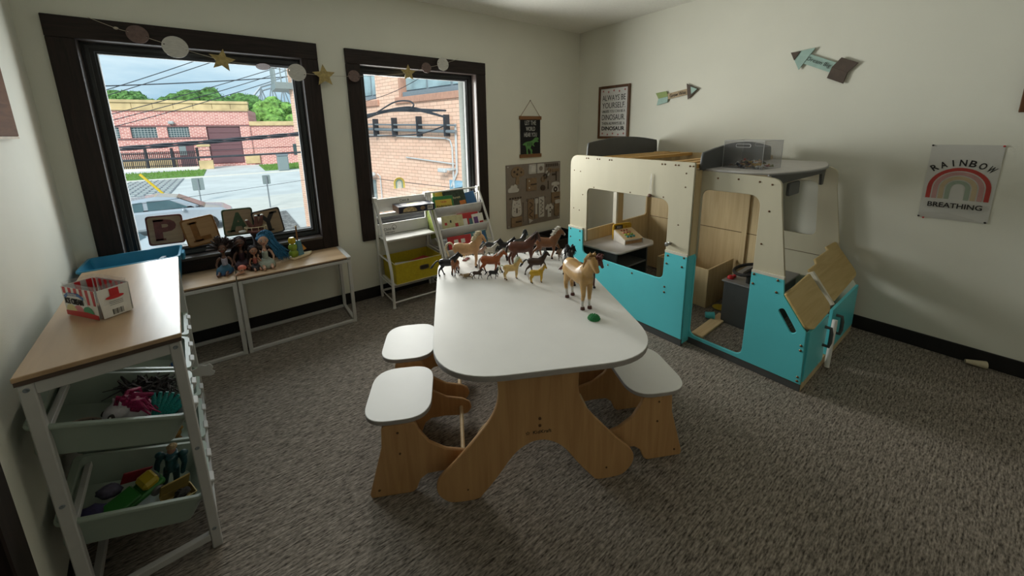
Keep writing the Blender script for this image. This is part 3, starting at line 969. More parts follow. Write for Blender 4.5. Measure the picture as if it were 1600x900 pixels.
for yy in (0.0, 1.08):
    lg = obj('leg_panel', flat('leg_panel', [outl], 0.019, 0.0025, in_xz(yy)), M_BIRCH, tb)
    if yy == 0:
        for bz in (.347, .314):
            obj('bolt', G().lathe([(.0065, 0), (.006, .003), (.002, .005)], 12, M=T((0.003, -.0095, bz)) @ RX(R(90))), M_BOLT, lg, 40)
        for bx, bz in ((-.30, .055), (.30, .055)):
            obj('bolt', G().lathe([(.004, 0), (.0035, .002), (.001, .003)], 10, M=T((bx, -.0095, bz)) @ RX(R(90))), M_BOLT, lg, 40)
        ML = basis((0.004, -.0100, .283), (1, 0, 0), (0, 0, 1), (0, -1, 0))
        st = [(.010 * (1 if k % 2 == 0 else .45) * math.cos(R(90 + 36 * k)), .010 * (1 if k % 2 == 0 else .45) * math.sin(R(90 + 36 * k))) for k in range(10)]
        st2 = [(x * .72, y * .72) for x, y in st]
        star = flat('star', [st, st2], .0006, 0, ML @ T((-.052, 0, 0)))
        obj('maker_mark', join([star, text_mesh('KidKraft', .022, ML @ T((.008, 0, 0)), sx=1.05)]), M_INK, lg)
obj('stretcher', G().box(-.012, .012, .01, 1.07, .26, .40, .003), M_BIRCH, tb)
obj('apron', G().box(-.16, -.14, .01, 1.07, .58, .624, .002), M_BIRCH, tb)
obj('apron', G().box(.14, .16, .01, 1.07, .58, .624, .002), M_BIRCH, tb)

def make_stool():
    """stool whose panels reach under the table towards local +x"""
    t = thing('stool', 'stool', 'stool', (0, 0, 0), TA, 'stools of the activity table')
    seat = rpoly([(-.138, -.177, .11), (.138, -.177, .11), (.138, .177, .11), (-.138, .177, .11)], 10)
    obj('seat', flat('seat', [seat], .004, .0015, T((0, 0, .358))), M_TWHITE, t, 40)
    obj('seat_edge', flat('seat_edge', [seat], .018, .003, T((0, 0, .347))), M_TEDGE, t, 40)
    pts = [(-.125, 0), (-.128, .02), (-.10, .12), (-.066, .24), (-.06, .338), (.075, .338), (.085, .30), (.125, .235), (.19, .19), (.27, .168), (.305, .145),
           (.315, .115), (.295, .085), (.25, .078), (.18, .085), (.11, .082), (.08, .06), (.062, .015), (.045, 0)]
    ol = rpoly([(a, b, .018) for a, b in pts], 3)
    for yy in (-.168, .15):
        p = obj('side_panel', flat('side_panel', [ol], .018, .0025, in_xz(yy)), M_BIRCH, t)
        s = -1 if yy < 0 else 1
        for bx, bz in ((.002, .30), (.005, .20), (-.09, .035)):
            obj('bolt', G().lathe([(.005, 0), (.0045, .0025), (.001, .004)], 10, M=T((bx, yy + s * .009, bz)) @ RX(R(90) * -s)), M_BOLT, p, 40)
    obj('dowel', G().tube([(.262, -.16, .125), (.262, .145, .125)], .0095, 12), M_BIRCHX, t, 50)
    obj('brace', G().box(-.05, .06, -.16, .14, .30, .337, .003), M_BIRCH, t)
    return t
TM = T(TO) @ RZ(TA)
st0 = make_stool()
for i, (u, v, flip, lab) in enumerate(((-.576, .246, False, 'nearest white-seated plywood stool on the window side of the table'),
                                      (-.580, .672, False, 'white-seated plywood stool on the window side, farther from the camera'),
                                      (.566, .205, True, 'white-seated plywood stool on the camper side of the table'),
                                      (.57, .64, True, 'plywood stool mostly hidden behind the table on the camper side'))):
    o = st0 if i == 0 else copy_tree(st0)
    p = TM @ Vector((u, v, 0))
    o.location = p
    o.rotation_euler = (0, 0, TA + (math.pi if flip else 0))
    o['label'] = lab
bsp = [(-2.66 + .16 * math.cos(R(k)), -2.02 + .07 * math.sin(R(k)), .009) for k in range(15, 166, 10)]
tag(obj('bent_strip', G().tube(bsp, [(.003, .008)] * len(bsp), 6), M_BIRCHX), 'thin bent plywood strip lying on the carpet under the table', 'strip')

# --- white metal rack with tilted toy bins on the left
M_WMET = mat('white powder-coated metal', (0.50, 0.49, 0.47), 0.45, var=0.03, spec=0.4)
M_OAKTOP = wood('pale oak laminate', '#a98a69', '#c0a280', 'y', 5, 0.30, spec=0.8, streak=10)
M_OAKX = wood('pale oak laminate along x', '#a98a69', '#c0a280', 'x', 5, 0.42, spec=0.5, streak=10)
M_DKEDGE = mat('dark board edge', (0.085, 0.055, 0.04), 0.6)
M_MINT = mat('mint translucent plastic', (0.30, 0.36, 0.30), 0.35, var=0.03, spec=0.5)
CR = R(4.5)
CLOC = (-3.826, -1.834, 0)
ck = thing('bin_rack', 'white metal toy rack with oak top against the left wall', 'rack', CLOC, CR)
cw, cl = .34, 1.067
obj('top', G().box(-cw - .005, .005, -.004, cl, .851, .866, .002), M_OAKTOP, ck)
obj('top_edge', G().box(-cw - .003, .003, -.002, cl - .002, .838, .851), M_DKEDGE, ck)
s = .030
for x in (-cw, -s):
    for y in (0, cl - s):
        lg = obj('leg', G().box(x, x + s, y, y + s, 0, .838, .003), M_WMET, ck)
        if y == 0:
            for z in (.82, .43, .085):
                obj('screw', G().lathe([(.007, 0), (.006, .0015), (.003, .0015), (.002, .0005)], 10, M=T((x + s / 2, 0, z)) @ RX(R(90))), M_STEEL, lg)
for y in (.002, cl - s + .002):
    obj('end_bar', G().box(-cw + s, -s, y, y + .022, .800, .838, .002), M_WMET, ck)
    obj('foot_bar', G().box(-cw + s, -s, y, y + .024, .040, .066, .002), M_WMET, ck)
for x in (-cw + .004, -s + .004):
    obj('side_bar', G().box(x, x + .022, s, cl - s, .802, .838, .002), M_WMET, ck)
    obj('side_bar', G().box(x, x + .022, s, cl - s, .040, .066, .002), M_WMET, ck)
tilt = R(24)
for zl, zr in ((.668, .525), (.338, .190)):
    obj('bin_rail', G().box(-cw + .006, -cw + .024, s, cl - s, zl - .02, zl + .0, .002), M_WMET, ck)
    obj('bin_rail', G().box(-.024, -.006, s, cl - s, zr - .02, zr + .0, .002), M_WMET, ck)

def rings(g, rs, seg=4, M=None):
    """loft of rounded rectangles (cx, cy, hx, hy, z, r), both ends capped"""
    vs, fs, n = [], [], None
    for (cx, cy, hx, hy, z, r) in rs:
        p = rrect(cx - hx, cx + hx, cy - hy, cy + hy, r, seg)
        n = len(p)
        vs += [(a, b, z) for a, b in p]
    for i in range(len(rs) - 1):
        for k in range(n):
            fs.append((i * n + k, i * n + (k + 1) % n, (i + 1) * n + (k + 1) % n, (i + 1) * n + k))
    fs.append(tuple(range(n))[::-1])
    fs.append(tuple((len(rs) - 1) * n + k for k in range(n)))
    return g.add(vs, fs, M)

bin_me = rings(G(), [(.008, 0, .160, .140, -.105, .03), (0, 0, .178, .158, -.012, .03), (0, 0, .192, .167, -.012, .03), (0, 0, .194, .169, -.006, .03), (0, 0, .192, .167, 0, .03),
                     (0, 0, .174, .154, 0, .03), (.008, 0, .156, .136, -.101, .028)]).mesh('toy_bin')
def cloud(w):
    return smoothline([(-w, -.35 * w), (-1.0 * w, .1 * w), (-.62 * w, .32 * w), (-.4 * w, .66 * w), (.05 * w, .62 * w), (.3 * w, .8 * w), (.7 * w, .5 * w), (.72 * w, .2 * w), (1.02 * w, 0), (.9 * w, -.38 * w), (.3 * w, -.45 * w), (-.4 * w, -.45 * w)], 5, True)
binlab = {0: 'holding the toy pony', 1: 'second from the camera', 2: 'nearest the window'}
for ti, zc in enumerate((.626, .292)):
    for c_ in range(3):
        yc = .178 + c_ * .354
        lab = ('upper' if ti == 0 else 'lower') + ' mint toy bin ' + (('holding the toy pony, nearest the camera' if ti == 0 else 'with bright toys, nearest the camera') if c_ == 0 else binlab[c_]) + ' in the white rack'
        b = obj('toy_bin', bin_me, M_MINT, None, 40) if not (ti or c_) else bpy.data.objects.new('toy_bin', bin_me)
        if ti or c_:
            COL.objects.link(b)
        p = T(CLOC) @ RZ(CR) @ Vector((-.178, yc, zc + .006))
        b.location = p
        b.rotation_euler = (RZ(CR) @ RY(tilt)).to_euler()
        tag(b, lab, 'bin', 'tilted toy bins in the rack')
        b2 = obj('clip', G().box(.186, .204, -.10, -.045, -.03, .004, .003), M_WMET, b)
        obj('clip', G().box(.186, .204, .05, .10, -.03, .004, .003), M_WMET, b)
        if ti == 0 and c_ == 1:
            obj('cloud_tag', flat('cloud_tag', [cloud(.042)], .004, .001, T((.236, -.16, -.02)) @ RX(R(90))), M_WMET, b)

# --- ice cream tub on the rack (clear tub wrapped in printed paper)
M_TUB = clear_mat('clear tub plastic', (0.95, 0.95, 0.95), 0.05, 0.08, milky=0.08)
M_TUBW = mat('glossy white label', (0.74, 0.72, 0.68), 0.35)
M_RED = mat('label red', (0.52, 0.02, 0.025), 0.4)
M_BLUEL = mat('label blue', (0.035, 0.13, 0.36), 0.4)
M_CREAMY = mat('label yellow', (0.70, 0.62, 0.28), 0.4)
M_PINKL = mat('label pink', (0.65, 0.20, 0.22), 0.4)
M_GREENL = mat('label green', (0.06, 0.32, 0.16), 0.4)
tub = thing('ice_cream_tub', 'toy ice cream tub with red and white striped label on the oak rack top', 'tub', (-4.071, -1.449, .866), R(-53.9))
hx, hy, hz = .098, .046, .125
obj('shell', rings(G(), [(0, 0, hx - .004, hy - .004, .0, .012), (0, 0, hx, hy, hz, .012), (0, 0, hx - .002, hy - .002, hz, .012), (0, 0, hx - .006, hy - .006, .003, .010)]), M_TUB, tub, 40)
def face(nm, m, pts, side, off=.0012, th=.0006):
    """flat print on one tub side: pts in (along, up)"""
    M = {'front': basis((0, -hy - off, 0), (1, 0, 0), (0, 0, 1), (0, -1, 0)), 'right': basis((hx + off, 0, 0), (0, 1, 0), (0, 0, 1), (1, 0, 0)),
         'back': basis((0, hy + off, 0), (-1, 0, 0), (0, 0, 1), (0, 1, 0)), 'left': basis((-hx - off, 0, 0), (0, -1, 0), (0, 0, 1), (-1, 0, 0))}[side]
    return obj(nm, flat(nm, [pts], th, 0, M), m, tub), M
for side, h in (('front', hx), ('back', hx), ('right', hy), ('left', hy)):
    face('paper_label', M_TUBW, [(-h + .006, .004), (h - .006, .004), (h - .003, hz - .014), (-h + .003, hz - .014)], side)
    for k in range(6 if h > .06 else 3):
        a = -h + .012 + k * .032
        if side == 'right' and k < 2:
            continue
        if a + .016 < h:
            top_, low = hz - .014, .055
            st_ = [(a + .002, low), (a + .014, low), (a + .016, top_), (a, top_)]
            face('red_stripe', M_RED, st_, side, .0019)
            if side in ('back', 'left'):
                face('inner_stripe', M_RED, st_, side, -.0085)
face('white_field', M_TUBW, [(-.085, .006), (.06, .006), (.03, .085), (-.088, .088)], 'front', .0026)
face('red_base', M_RED, [(-.09, .004), (.092, .004), (.092, .020), (0.03, .026), (-.09, .022)], 'front', .0033)
rib, MF = face('blue_ribbon', M_BLUEL, [(-.084, .078), (-.06, .092), (.0, .093), (.03, .080), (.026, .070), (0, .081), (-.06, .080), (-.078, .068)], 'front', .0033)
for cx, m_ in ((-.055, M_CREAMY), (-.012, M_PINKL), (.040, M_GREENL)):
    face('scoop', m_, [(cx + .030 * math.cos(a), .022 + .026 * math.sin(a)) for a in [R(k) for k in range(0, 181, 15)]], 'front', .0030)
lt = obj('lettering', text_mesh('ICE CREAM', .030, basis((-.028, -hy - .0045, .060), (1, 0, 0), (0, 0, 1), (0, -1, 0)), sx=.68, bold=.0008), M_INK, tub)
obj('ribbon_lettering', text_mesh('HOMESTYLE', .010, basis((-.03, -hy - .0045, .0865), (1, 0, 0), (0, 0, 1), (0, -1, 0)), sx=.9), M_TUBW, tub)
face('white_field', M_TUBW, [(-.040, .006), (.030, .006), (.026, .052), (-.040, .052)], 'right', .0026)
face('red_emblem', M_RED, [(-.012, .072), (.014, .072), (.014, .106), (-.012, .106)], 'right', .0026)
face('hat_brim', M_RED, [(.026 * math.cos(R(k)), .074 + .007 * math.sin(R(k))) for k in range(0, 360, 24)], 'right', .0033)
for k in range(3):
    face('small_print', M_INK, [(-.018, .046 + k * .006), (.020, .046 + k * .006), (.020, .0472 + k * .006), (-.018, .0472 + k * .006)], 'right', .0033)
for k in range(9):
    a = -.014 + k * .0036
    face('bar_code', M_INK, [(a, .010), (a + .0012 + .0010 * (k % 3 == 0), .010), (a + .0012 + .0010 * (k % 3 == 0), .030), (a, .030)], 'right', .0033)

# --- two low benches below the first window
def bench(x0, x1, label, capR):
    y0, y1, zt = -.385, -.026, .553
    t = thing('low_bench', label, 'bench', ((x0 + x1) / 2, (y0 + y1) / 2, 0), group='oak topped benches under the first window')
    W = dict(world=True)
    obj('top_board', G().box(x0 + .001, x1 - (.03 if capR else .001), y0, y1, zt - .010, zt, .002), M_OAKX, t, **W)
    obj('board_edge', G().box(x0 + .002, x1 - (.03 if capR else .002), y0 + .002, y1 - .002, zt - .020, zt - .010), M_DKEDGE, t, **W)
    if capR:
        obj('end_cap', G().box(x1 - .029, x1 + .002, y0 - .003, y1, zt - .014, zt + .001, .002), M_WMET, t, **W)
    s = .024
    for x in (x0 + .002, x1 - s - .002):
        for y in (y0, y1 - s):
            obj('leg', G().box(x, x + s, y, y + s, 0, zt - .02, .002), M_WMET, t, **W)
        obj('side_rail', G().box(x, x + s, y0 + s, y1 - s, 0.002, .024, .002), M_WMET, t, **W)
        obj('side_rail', G().box(x, x + s, y0 + s, y1 - s, zt - .042, zt - .020, .002), M_WMET, t, **W)
    for y in (y0, y1 - s):
        obj('long_rail', G().box(x0 + s, x1 - s, y, y + s, 0.002, .024, .002), M_WMET, t, **W)
        obj('long_rail', G().box(x0 + s, x1 - s, y, y + s, zt - .044, zt - .020, .002), M_WMET, t, **W)
    return t
bench(-4.385, -3.684, 'low white-framed oak bench with the blue tub, nearer the left wall', False)
bench(-3.680, -2.952, 'low white-framed oak bench with the dolls, beside the book ladder', True)
# blue storage tub on the bench
M_BLUE = mat('blue plastic', (0.03, 0.22, 0.36), 0.35, var=0.05)
bt = thing('blue_tub', 'blue plastic storage tub on the bench behind the bin rack', 'tub', (-4.165, -.21, .554), R(2))
obj('body', rings(G(), [(0, 0, .19, .135, 0, .03), (0, 0, .215, .158, .205, .035), (0, 0, .222, .165, .205, .035), (0, 0, .222, .165, .216, .035), (0, 0, .210, .153, .216, .035), (0, 0, .186, .131, .006, .03)]), M_BLUE, bt, 40)
obj('handle_tab', G().box(.218, .235, -.05, .05, .16, .205, .004), M_BLUE, bt)
pb = single('picture_book', G().box(-.06, .06, -.012, .012, 0, .17, .002), mat('white card', (0.5, 0.55, 0.62), 0.5), (-4.05, -.20, .562), 'pale book standing inside the blue tub', 'book', R(80))

# --- white ladder shelf: display half and book half
M_WP = mat('white painted wood', (0.66, 0.65, 0.62), 0.45, var=0.02)
M_SLING = mat('white canvas sling', (0.52, 0.51, 0.51), 0.85, var=0.05, bump=0.2, bscale=400)
prof = [(-.352, 0.012), (-.352, .30), (-.325, .40), (-.235, .60), (-.13, .79), (-.055, .915)]
def yat(z):
    for (ya, za), (yb, zb) in zip(prof, prof[1:]):
        if za <= z <= zb:
            return ya + (yb - ya) * (z - za) / (zb - za)
    return prof[-1][0]
def ladder(name, x0, x1, label):
    t = thing(name, label, 'shelf', ((x0 + x1) / 2, -.2, 0))
    W = dict(world=True)
    for x in (x0, x1):
        f = obj('front_leg', G().tube(smoothline([(x, y, z) for y, z in prof], 4), .0125, 10), M_WP, t, 50, **W)
        obj('foot', G().lathe([(.013, 0), (.016, .003), (.013, .013)], 12, (x, -.352, 0)), M_WP, f, 40, **W)
        b = obj('back_leg', G().box(x - .011, x + .011, -.045, -.024, .012, .93, .004), M_WP, t, **W)
        obj('foot', G().lathe([(.011, 0), (.014, .003), (.011, .013)], 12, (x, -.035, 0)), M_WP, b, 40, **W)
        obj('top_cap', G().box(x - .016, x + .016, -.075, -.022, .885, .938, .004), M_WP, t, **W)
        for z in (.06, .20, .41):
            obj('side_rod', G().tube([(x, yat(z), z), (x, -.035, z)], .006, 8), M_WP, t, 50, **W)
    obj('front_rail', G().tube([(x0, -.352, .05), (x1, -.352, .05)], .008, 8), M_WP, t, 50, **W)
    obj('back_rail', G().box(x0, x1, -.042, -.028, .05, .066), M_WP, t, **W)
    obj('back_rail', G().box(x0, x1, -.042, -.028, .19, .205), M_WP, t, **W)
    return t
la = ladder('ladder_shelf', -2.632, -2.150, 'white ladder shelf holding a puzzle box and a yellow fabric bin')
W = dict(world=True)
obj('top_back_panel', G().box(-2.62, -2.16, -.046, -.036, .80, .920, .002), M_WP, la, **W)
obj('top_ledge', G().box(-2.62, -2.16, yat(.79) + .012, -.036, .772, .786, .002), M_WP, la, **W)
obj('ledge_lip', G().box(-2.62, -2.16, yat(.79) - .0, yat(.79) + .012, .770, .800, .002), M_WP, la, **W)
obj('middle_back_panel', G().box(-2.62, -2.16, -.046, -.036, .585, .690, .002), M_WP, la, **W)
obj('middle_shelf', G().box(-2.62, -2.16, yat(.575) + .008, -.036, .566, .582, .003), M_WP, la, **W)
obj('bin_shelf', G().box(-2.62, -2.16, -.345, -.036, .196, .206, .002), M_WP, la, **W)
obj('maker_lettering', join([text_mesh('Child &', .034, on_back(-2.575, .632, -.0468), align='LEFT'), text_mesh('Learners', .026, on_back(-2.565, .604, -.0468), align='LEFT')]), M_INK, la, **W)
obj('maker_ring', flat('maker_ring', [[(.022 * math.cos(R(a)), .022 * math.sin(R(a))) for a in range(0, 360, 20)], [(.019 * math.cos(R(a)), .019 * math.sin(R(a))) for a in range(0, 360, 20)]], .0006, 0, on_back(-2.475, .645, -.0468)), M_INK, la, **W)
obj('maker_lettering', text_mesh('Child &', .030, on_back(-2.36, .885, -.0468)), M_INK, la, **W)
lb = ladder('book_ladder', -2.118, -1.560, 'white ladder bookcase with canvas slings full of picture books')
obj('top_rail', G().tube([(-2.118, -.048, .925), (-1.56, -.048, .925)], .008, 8), M_WP, lb, 50, **W)
slings = []
for z in (.775, .585, .395):
    y = yat(z)
    obj('sling_rail', G().tube([(-2.115, y, z), (-1.563, y, z)], .009, 8), M_WP, lb, 50, **W)
    obj('back_rail', G().tube([(-2.115, -.04, z + .09), (-1.563, -.04, z + .09)], .006, 8), M_WP, lb, 50, **W)
    g = G()
    sec = [(y - .008, z + .004), (y - .004, z - .05), (y + .02, z - .095), (y + .045, z - .10), (y + .062, z - .05), (y + .085, z + .02), (-.045, z + .09)]
    n = len(sec)
    vs = [(x, a, b) for x in (-2.10, -1.578) for a, b in sec]
    g.add(vs, [(i, i + 1, n + i + 1, n + i) for i in range(n - 1)])
    me = g.mesh('sling')
    so = obj('sling', me, M_SLING, lb, 60, **W)
    md = so.modifiers.new('thickness', 'SOLIDIFY'); md.thickness = .002
    slings.append((y, z))
# picture books standing in the slings
def book(x, row, w, h, label, cover, decor=None, lean=0.0, dy=0.0, dz=-.085, th=.008, title=None):
    y, z = slings[row]
    back = math.atan2(.06, .10)
    t = thing('picture_book', label, 'book', (x, y + .03 + dy, z + dz), group='picture books in the ladder slings', rot=(Matrix.Rotation(-R(20), 4, 'X') @ RY(lean)).to_euler())
    obj('cover', G().box(-w / 2, w / 2, -th / 2, th / 2, 0, h, .001), cover, t)
    obj('pages', G().box(-w / 2 + .003, w / 2 + .0006, -th / 2 + .0015, th / 2 - .0015, .003, h + .0006), M_TUBW, t)
    FM = basis((0, -th / 2 - .0008, 0), (1, 0, 0), (0, 0, 1), (0, -1, 0))
    for (x0, x1, z0, z1, m_) in decor or []:
        obj('cover_print', flat('cover_print', [rrect(x0, x1, z0, z1, .002, 2)], .0006, 0, FM), m_, t)
    for (s_, size, px, pz, m_) in title or []:
        obj('title', text_mesh(s_, size, FM @ T((px, pz, .0008)), ext=.0003, bold=.0004), m_, t)
    return t
M_BG = mat('book green', (0.03, 0.20, 0.06), 0.4); M_BY = mat('book yellow', (0.62, 0.45, 0.06), 0.4); M_BDK = mat('book dark green', (0.03, 0.05, 0.03), 0.4, var=0.5, scale=25)
M_BL = mat('book lime', (0.26, 0.32, 0.07), 0.4, var=0.4, scale=30); M_BB = mat('book blue', (0.03, 0.12, 0.28), 0.4); M_BR = mat('book red', (0.45, 0.025, 0.03), 0.4)
M_BC = mat('book cream', (0.55, 0.52, 0.30), 0.4, var=0.15, scale=20); M_BT = mat('book teal', (0.08, 0.20, 0.24), 0.4, var=0.3, scale=12); M_OR = mat('book orange', (0.6, 0.18, 0.03), 0.4)
book(-1.985, 0, .215, .19, 'green and yellow kindergarten workbook in the top sling', M_BG, [(-.088, .088, .012, .155, M_BY)], 0.03, -.02, -.075, title=[('Kindergarten', .030, 0, .09, M_INK), ('THE BIG', .018, 0, .13, M_BR), ('WORKBOOK', .016, 0, .06, M_BR)])
book(-1.95, 0, .25, .235, 'lime patterned picture book behind the kindergarten workbook', M_BL, [(-.10, -.02, .17, .22, M_BY)], 0.02, .004, -.07)
book(-1.835, 0, .24, .245, 'dark forest picture book in the top sling', M_BDK, [(.04, .11, .07, .11, M_OR)], -0.06, -.008, -.07, title=[('forest', .034, .02, .15, M_BC)])
book(-1.665, 0, .16, .20, 'blue picture book at the right end of the top sling', M_BB, None, -0.12, 0, -.08)
book(-1.945, 1, .23, .20, 'cream picture book with small red figures in the middle sling', M_BC, [(-.09, -.065, .11, .135, M_BR), (.02, .055, .085, .12, M_BR), (-.03, -.015, .13, .155, M_INK)], 0.03, -.018, -.08)
book(-1.76, 1, .24, .195, 'dark red striped picture book in the middle sling', M_BR, [(-.10, -.02, .02, .14, M_TUBW), (.0, .10, .03, .135, M_BT)], 0.02, -.008, -.075)
book(-1.655, 1, .13, .18, 'white and purple picture book at the right end of the middle sling', M_TUBW, [(-.05, .0, .06, .15, mat('book purple', (0.13, 0.05, 0.2), 0.4)), (.01, .055, .04, .10, M_BR)], -0.02, -.022, -.08)
book(-1.92, 2, .26, .20, 'bright red picture book in the bottom sling', M_BR, [(-.10, .11, .02, .10, M_OR), (-.065, -.02, .125, .165, M_TUBW), (.01, .055, .125, .165, M_TUBW)], 0.03, -.02, -.08)
book(-1.72, 2, .25, .225, 'teal and green picture book in the bottom sling', M_BT, [(-.02, .11, .05, .19, M_BB)], -0.02, -.006, -.08)
book(-2.136, 1, .03, .30, 'tall yellow green activity pad wedged between the two ladder shelves', M_BL, None, 0.02, .03, -.08, .12)
# flat puzzle box on the ledge
pz = thing('puzzle_box', 'dark blue illustrated puzzle box lying on the ladder shelf ledge', 'box', (-2.315, -.155, .8005), R(-4))
M_NAVY = mat('box navy', (0.018, 0.022, 0.045), 0.35, var=0.4, scale=30)
obj('box', G().box(-.165, .165, -.095, .105, 0, .060, .002), M_NAVY, pz)
obj('brown_side', G().box(-.1665, -.165, -.09, .10, .004, .056), mat('kraft side', (0.24, 0.14, 0.09), 0.6), pz)
FMp = basis((0, -.0956, .03), (1, 0, 0), (0, 0, 1), (0, -1, 0))
obj('side_print', flat('side_print', [smoothline([(-.13, -.02), (-.12, .01), (-.07, .022), (-.02, .012), (.0, -.02)], 5)], .0006, 0, FMp), mat('print tan', (0.5, 0.38, 0.2), 0.5, var=0.4, scale=60), pz)
obj('side_print', flat('side_print', [[(.05 + .022 * math.cos(R(a)), .018 * math.sin(R(a))) for a in range(0, 360, 24)]], .0006, 0, FMp), mat('print brown', (0.3, 0.2, 0.12), 0.5, var=0.4, scale=60), pz)
obj('bar_code', flat('bar_code', [rrect(.095, .145, -.02, .02, .002)], .0006, 0, FMp), M_TUBW, pz)
for k in range(5):
    obj('bar_stripe', flat('bar_stripe', [rrect(.100 + k * .008, .104 + k * .008, -.012, .014, 0)], .0006, 0, FMp @ T((0, 0, .0007))), M_INK, pz)
obj('top_print', flat('top_print', [rrect(-.12, .12, -.06, .08, .01)], .0006, 0, T((0, 0, .0605))), mat('box picture', (0.35, 0.34, 0.36), 0.35, var=0.7, scale=18), pz)
obj('top_print', flat('top_print', [[(.055 * math.cos(R(a)) - .01, .035 * math.sin(R(a))) for a in range(0, 360, 20)]], .0006, 0, T((0, 0, .0612))), M_CREAMY, pz)
# yellow fabric bin
M_YFAB = mat('yellow fabric', (0.46, 0.36, 0.015), 0.9, var=0.08, scale=60, bump=0.3, bscale=700)
M_PIPE = mat('cream piping', (0.55, 0.50, 0.30), 0.9)
yb = thing('fabric_bin', 'yellow fabric storage bin with oval grommet handle on the ladder shelf', 'bin', (-2.385, -.205, .207))
obj('body', rings(G(), [(0, 0, .215, .158, 0, .008), (0, 0, .218, .160, .188, .008), (0, 0, .211, .153, .188, .006), (0, 0, .208, .151, .004, .006)], 2), M_YFAB, yb)
for z, a, b in ((.188, .2185, .1605), (.003, .2155, .1585)):
    obj('piping', G().tube([(x, y, z) for x, y in rrect(-a, a, -b, b, .008, 3)], .0035, 6, closed=True), M_PIPE, yb, 60)
oval = smoothline([(-.045, 0), (-.032, .02), (.032, .02), (.045, 0), (.032, -.02), (-.032, -.02)], 6, True)
FMy = basis((.045, -.161, .11), (1, 0, 0), (0, 0, 1), (0, -1, 0))
obj('grommet', flat('grommet', [oval, [(a * .8, b * .7) for a, b in oval]], .006, .001, FMy), mat('bronze grommet', (0.13, 0.10, 0.05), 0.3, metal=0.7), yb)
obj('grip_hole', flat('grip_hole', [[(a * .8, b * .7) for a, b in oval]], .001, 0, FMy), M_INK, yb)
for k, (dx, dy, rz) in enumerate(((-.06, .02, 12), (.06, -.01, -9), (.12, .03, 20), (-.1, -.04, -15))):
    o = tag(obj('booklet', G().box(-.09, .09, -.065, .065, 0, .012, .001), (M_TUBW, M_BC, M_BR, M_SLING)[k]), ('white', 'cream', 'red', 'grey')[k] + ' booklet lying inside the yellow fabric bin', 'book', 'booklets in the yellow fabric bin')
    o.location = (-2.385 + dx * .8, -.205 + dy, .2125 + .075 + k * .014); o.rotation_euler = (0, 0, R(rz))
psk = tag(obj('paper_stack', G().box(-.19, .19, -.13, .13, 0, .072, .002), M_SLING), 'thick stack of grey paper filling the yellow fabric bin', 'paper')
psk.location = (-2.385, -.205, .213)
mg = single('magazine', G().box(-.10, .10, -.055, .055, 0, .004, .001), mat('magazine cover', (0.45, 0.48, 0.55), 0.3, var=0.6, scale=25), (-2.21, .04, .662), 'magazine lying on the window stool behind the ladder shelf', 'magazine', R(8))
# ------------------------------------------------------------------ wooden play camper along the right wall
M_PLY = mat('birch panel', (0.57, 0.525, 0.39), 0.5, var=0.05, scale=6, stretch=(1, 1, 0.15), detail=6)
M_PLYIN = wood('birch inside panel', '#c5ac82', '#d8c298', 'z', 6, 0.5)
M_PINE = wood('pine slat', '#b98a45', '#d6ab64', 'x', 8, 0.5)
M_TURQ = mat('turquoise laminate', (0.115, 0.60, 0.66), 0.38, var=0.03, scale=4)
M_GREY = mat('slate grey laminate', (0.075, 0.078, 0.078), 0.45, var=0.06, scale=10)
M_GREYL = mat('mid grey laminate', (0.20, 0.20, 0.20), 0.45, var=0.05)
M_LTOP = mat('light counter laminate', (0.55, 0.52, 0.50), 0.4, var=0.05, scale=12)
M_EDGE = mat('pale panel edge', (0.66, 0.62, 0.52), 0.5)
M_SCREW = mat('steel screw', (0.40, 0.40, 0.38), 0.3, metal=0.8)
M_HOOD = wood('honey plywood', '#b59a62', '#c9b07a', 'x', 6, 0.45)
cp = thing('play_camper', 'wooden play camper with turquoise lower panels along the right wall', 'playhouse', (-.68, -2.0, 0))
W = dict(world=True)
def yz(nm, loops, x0, x1, m, parent=cp, bev=.0025, **k):
    return obj(nm, flat(nm, loops, abs(x1 - x0), bev, in_yz((x0 + x1) / 2)), m, parent, world=True, **k)
def xz(nm, loops, y0, y1, m, parent=cp, bev=.0025, **k):
    return obj(nm, flat(nm, loops, abs(y1 - y0), bev, in_xz((y0 + y1) / 2)), m, parent, world=True, **k)
screw_me = G().lathe([(.0075, 0), (.007, .002), (.004, .0045), (.001, .005)], 12).mesh('screw')
def screws(parent, x, pts, m=M_SCREW, sc=1.0):
    for (y, z) in pts:
        o = obj('screw', screw_me, m, parent)
        o.matrix_basis = wm(parent).inverted() @ T((x, y, z)) @ RY(R(-90)) @ Matrix.Scale(sc, 4)
# near side of the body
A = yz('body_side', [rpoly([(-1.105, .56), (-1.105, 1.292, .09), (-2.195, 1.282, .01), (-2.195, .06), (-2.033, .06), (-2.033, 1.022, .07), (-1.30, 1.022, .045), (-1.30, .56)])], -1.260, -1.243, M_PLY)
screws(A, -1.26, [(y + d, 1.268 - .012 * (abs(y) - 1.29) * .9) for y in (-1.294, -1.409, -1.529, -1.976, -2.073, -2.172) for d in (-.011, .011)], sc=.8)
screws(A, -1.26, [(-1.15, 1.16), (-1.22, 1.155), (-1.15, .83), (-1.215, .82), (-1.25, .96), (-2.14, 1.21), (-2.14, 1.12), (-1.37, 1.035), (-1.72, 1.035), (-1.99, 1.035), (-2.11, .86)], sc=.7)
B = yz('lower_side', [rpoly([(-1.10, .055), (-1.10, .668, .006), (-1.268, .66, .006), (-1.275, .45, .05), (-2.03, .45, .05), (-2.036, .655, .006), (-2.197, .668, .006), (-2.197, .055)])], -1.274, -1.260, M_TURQ)
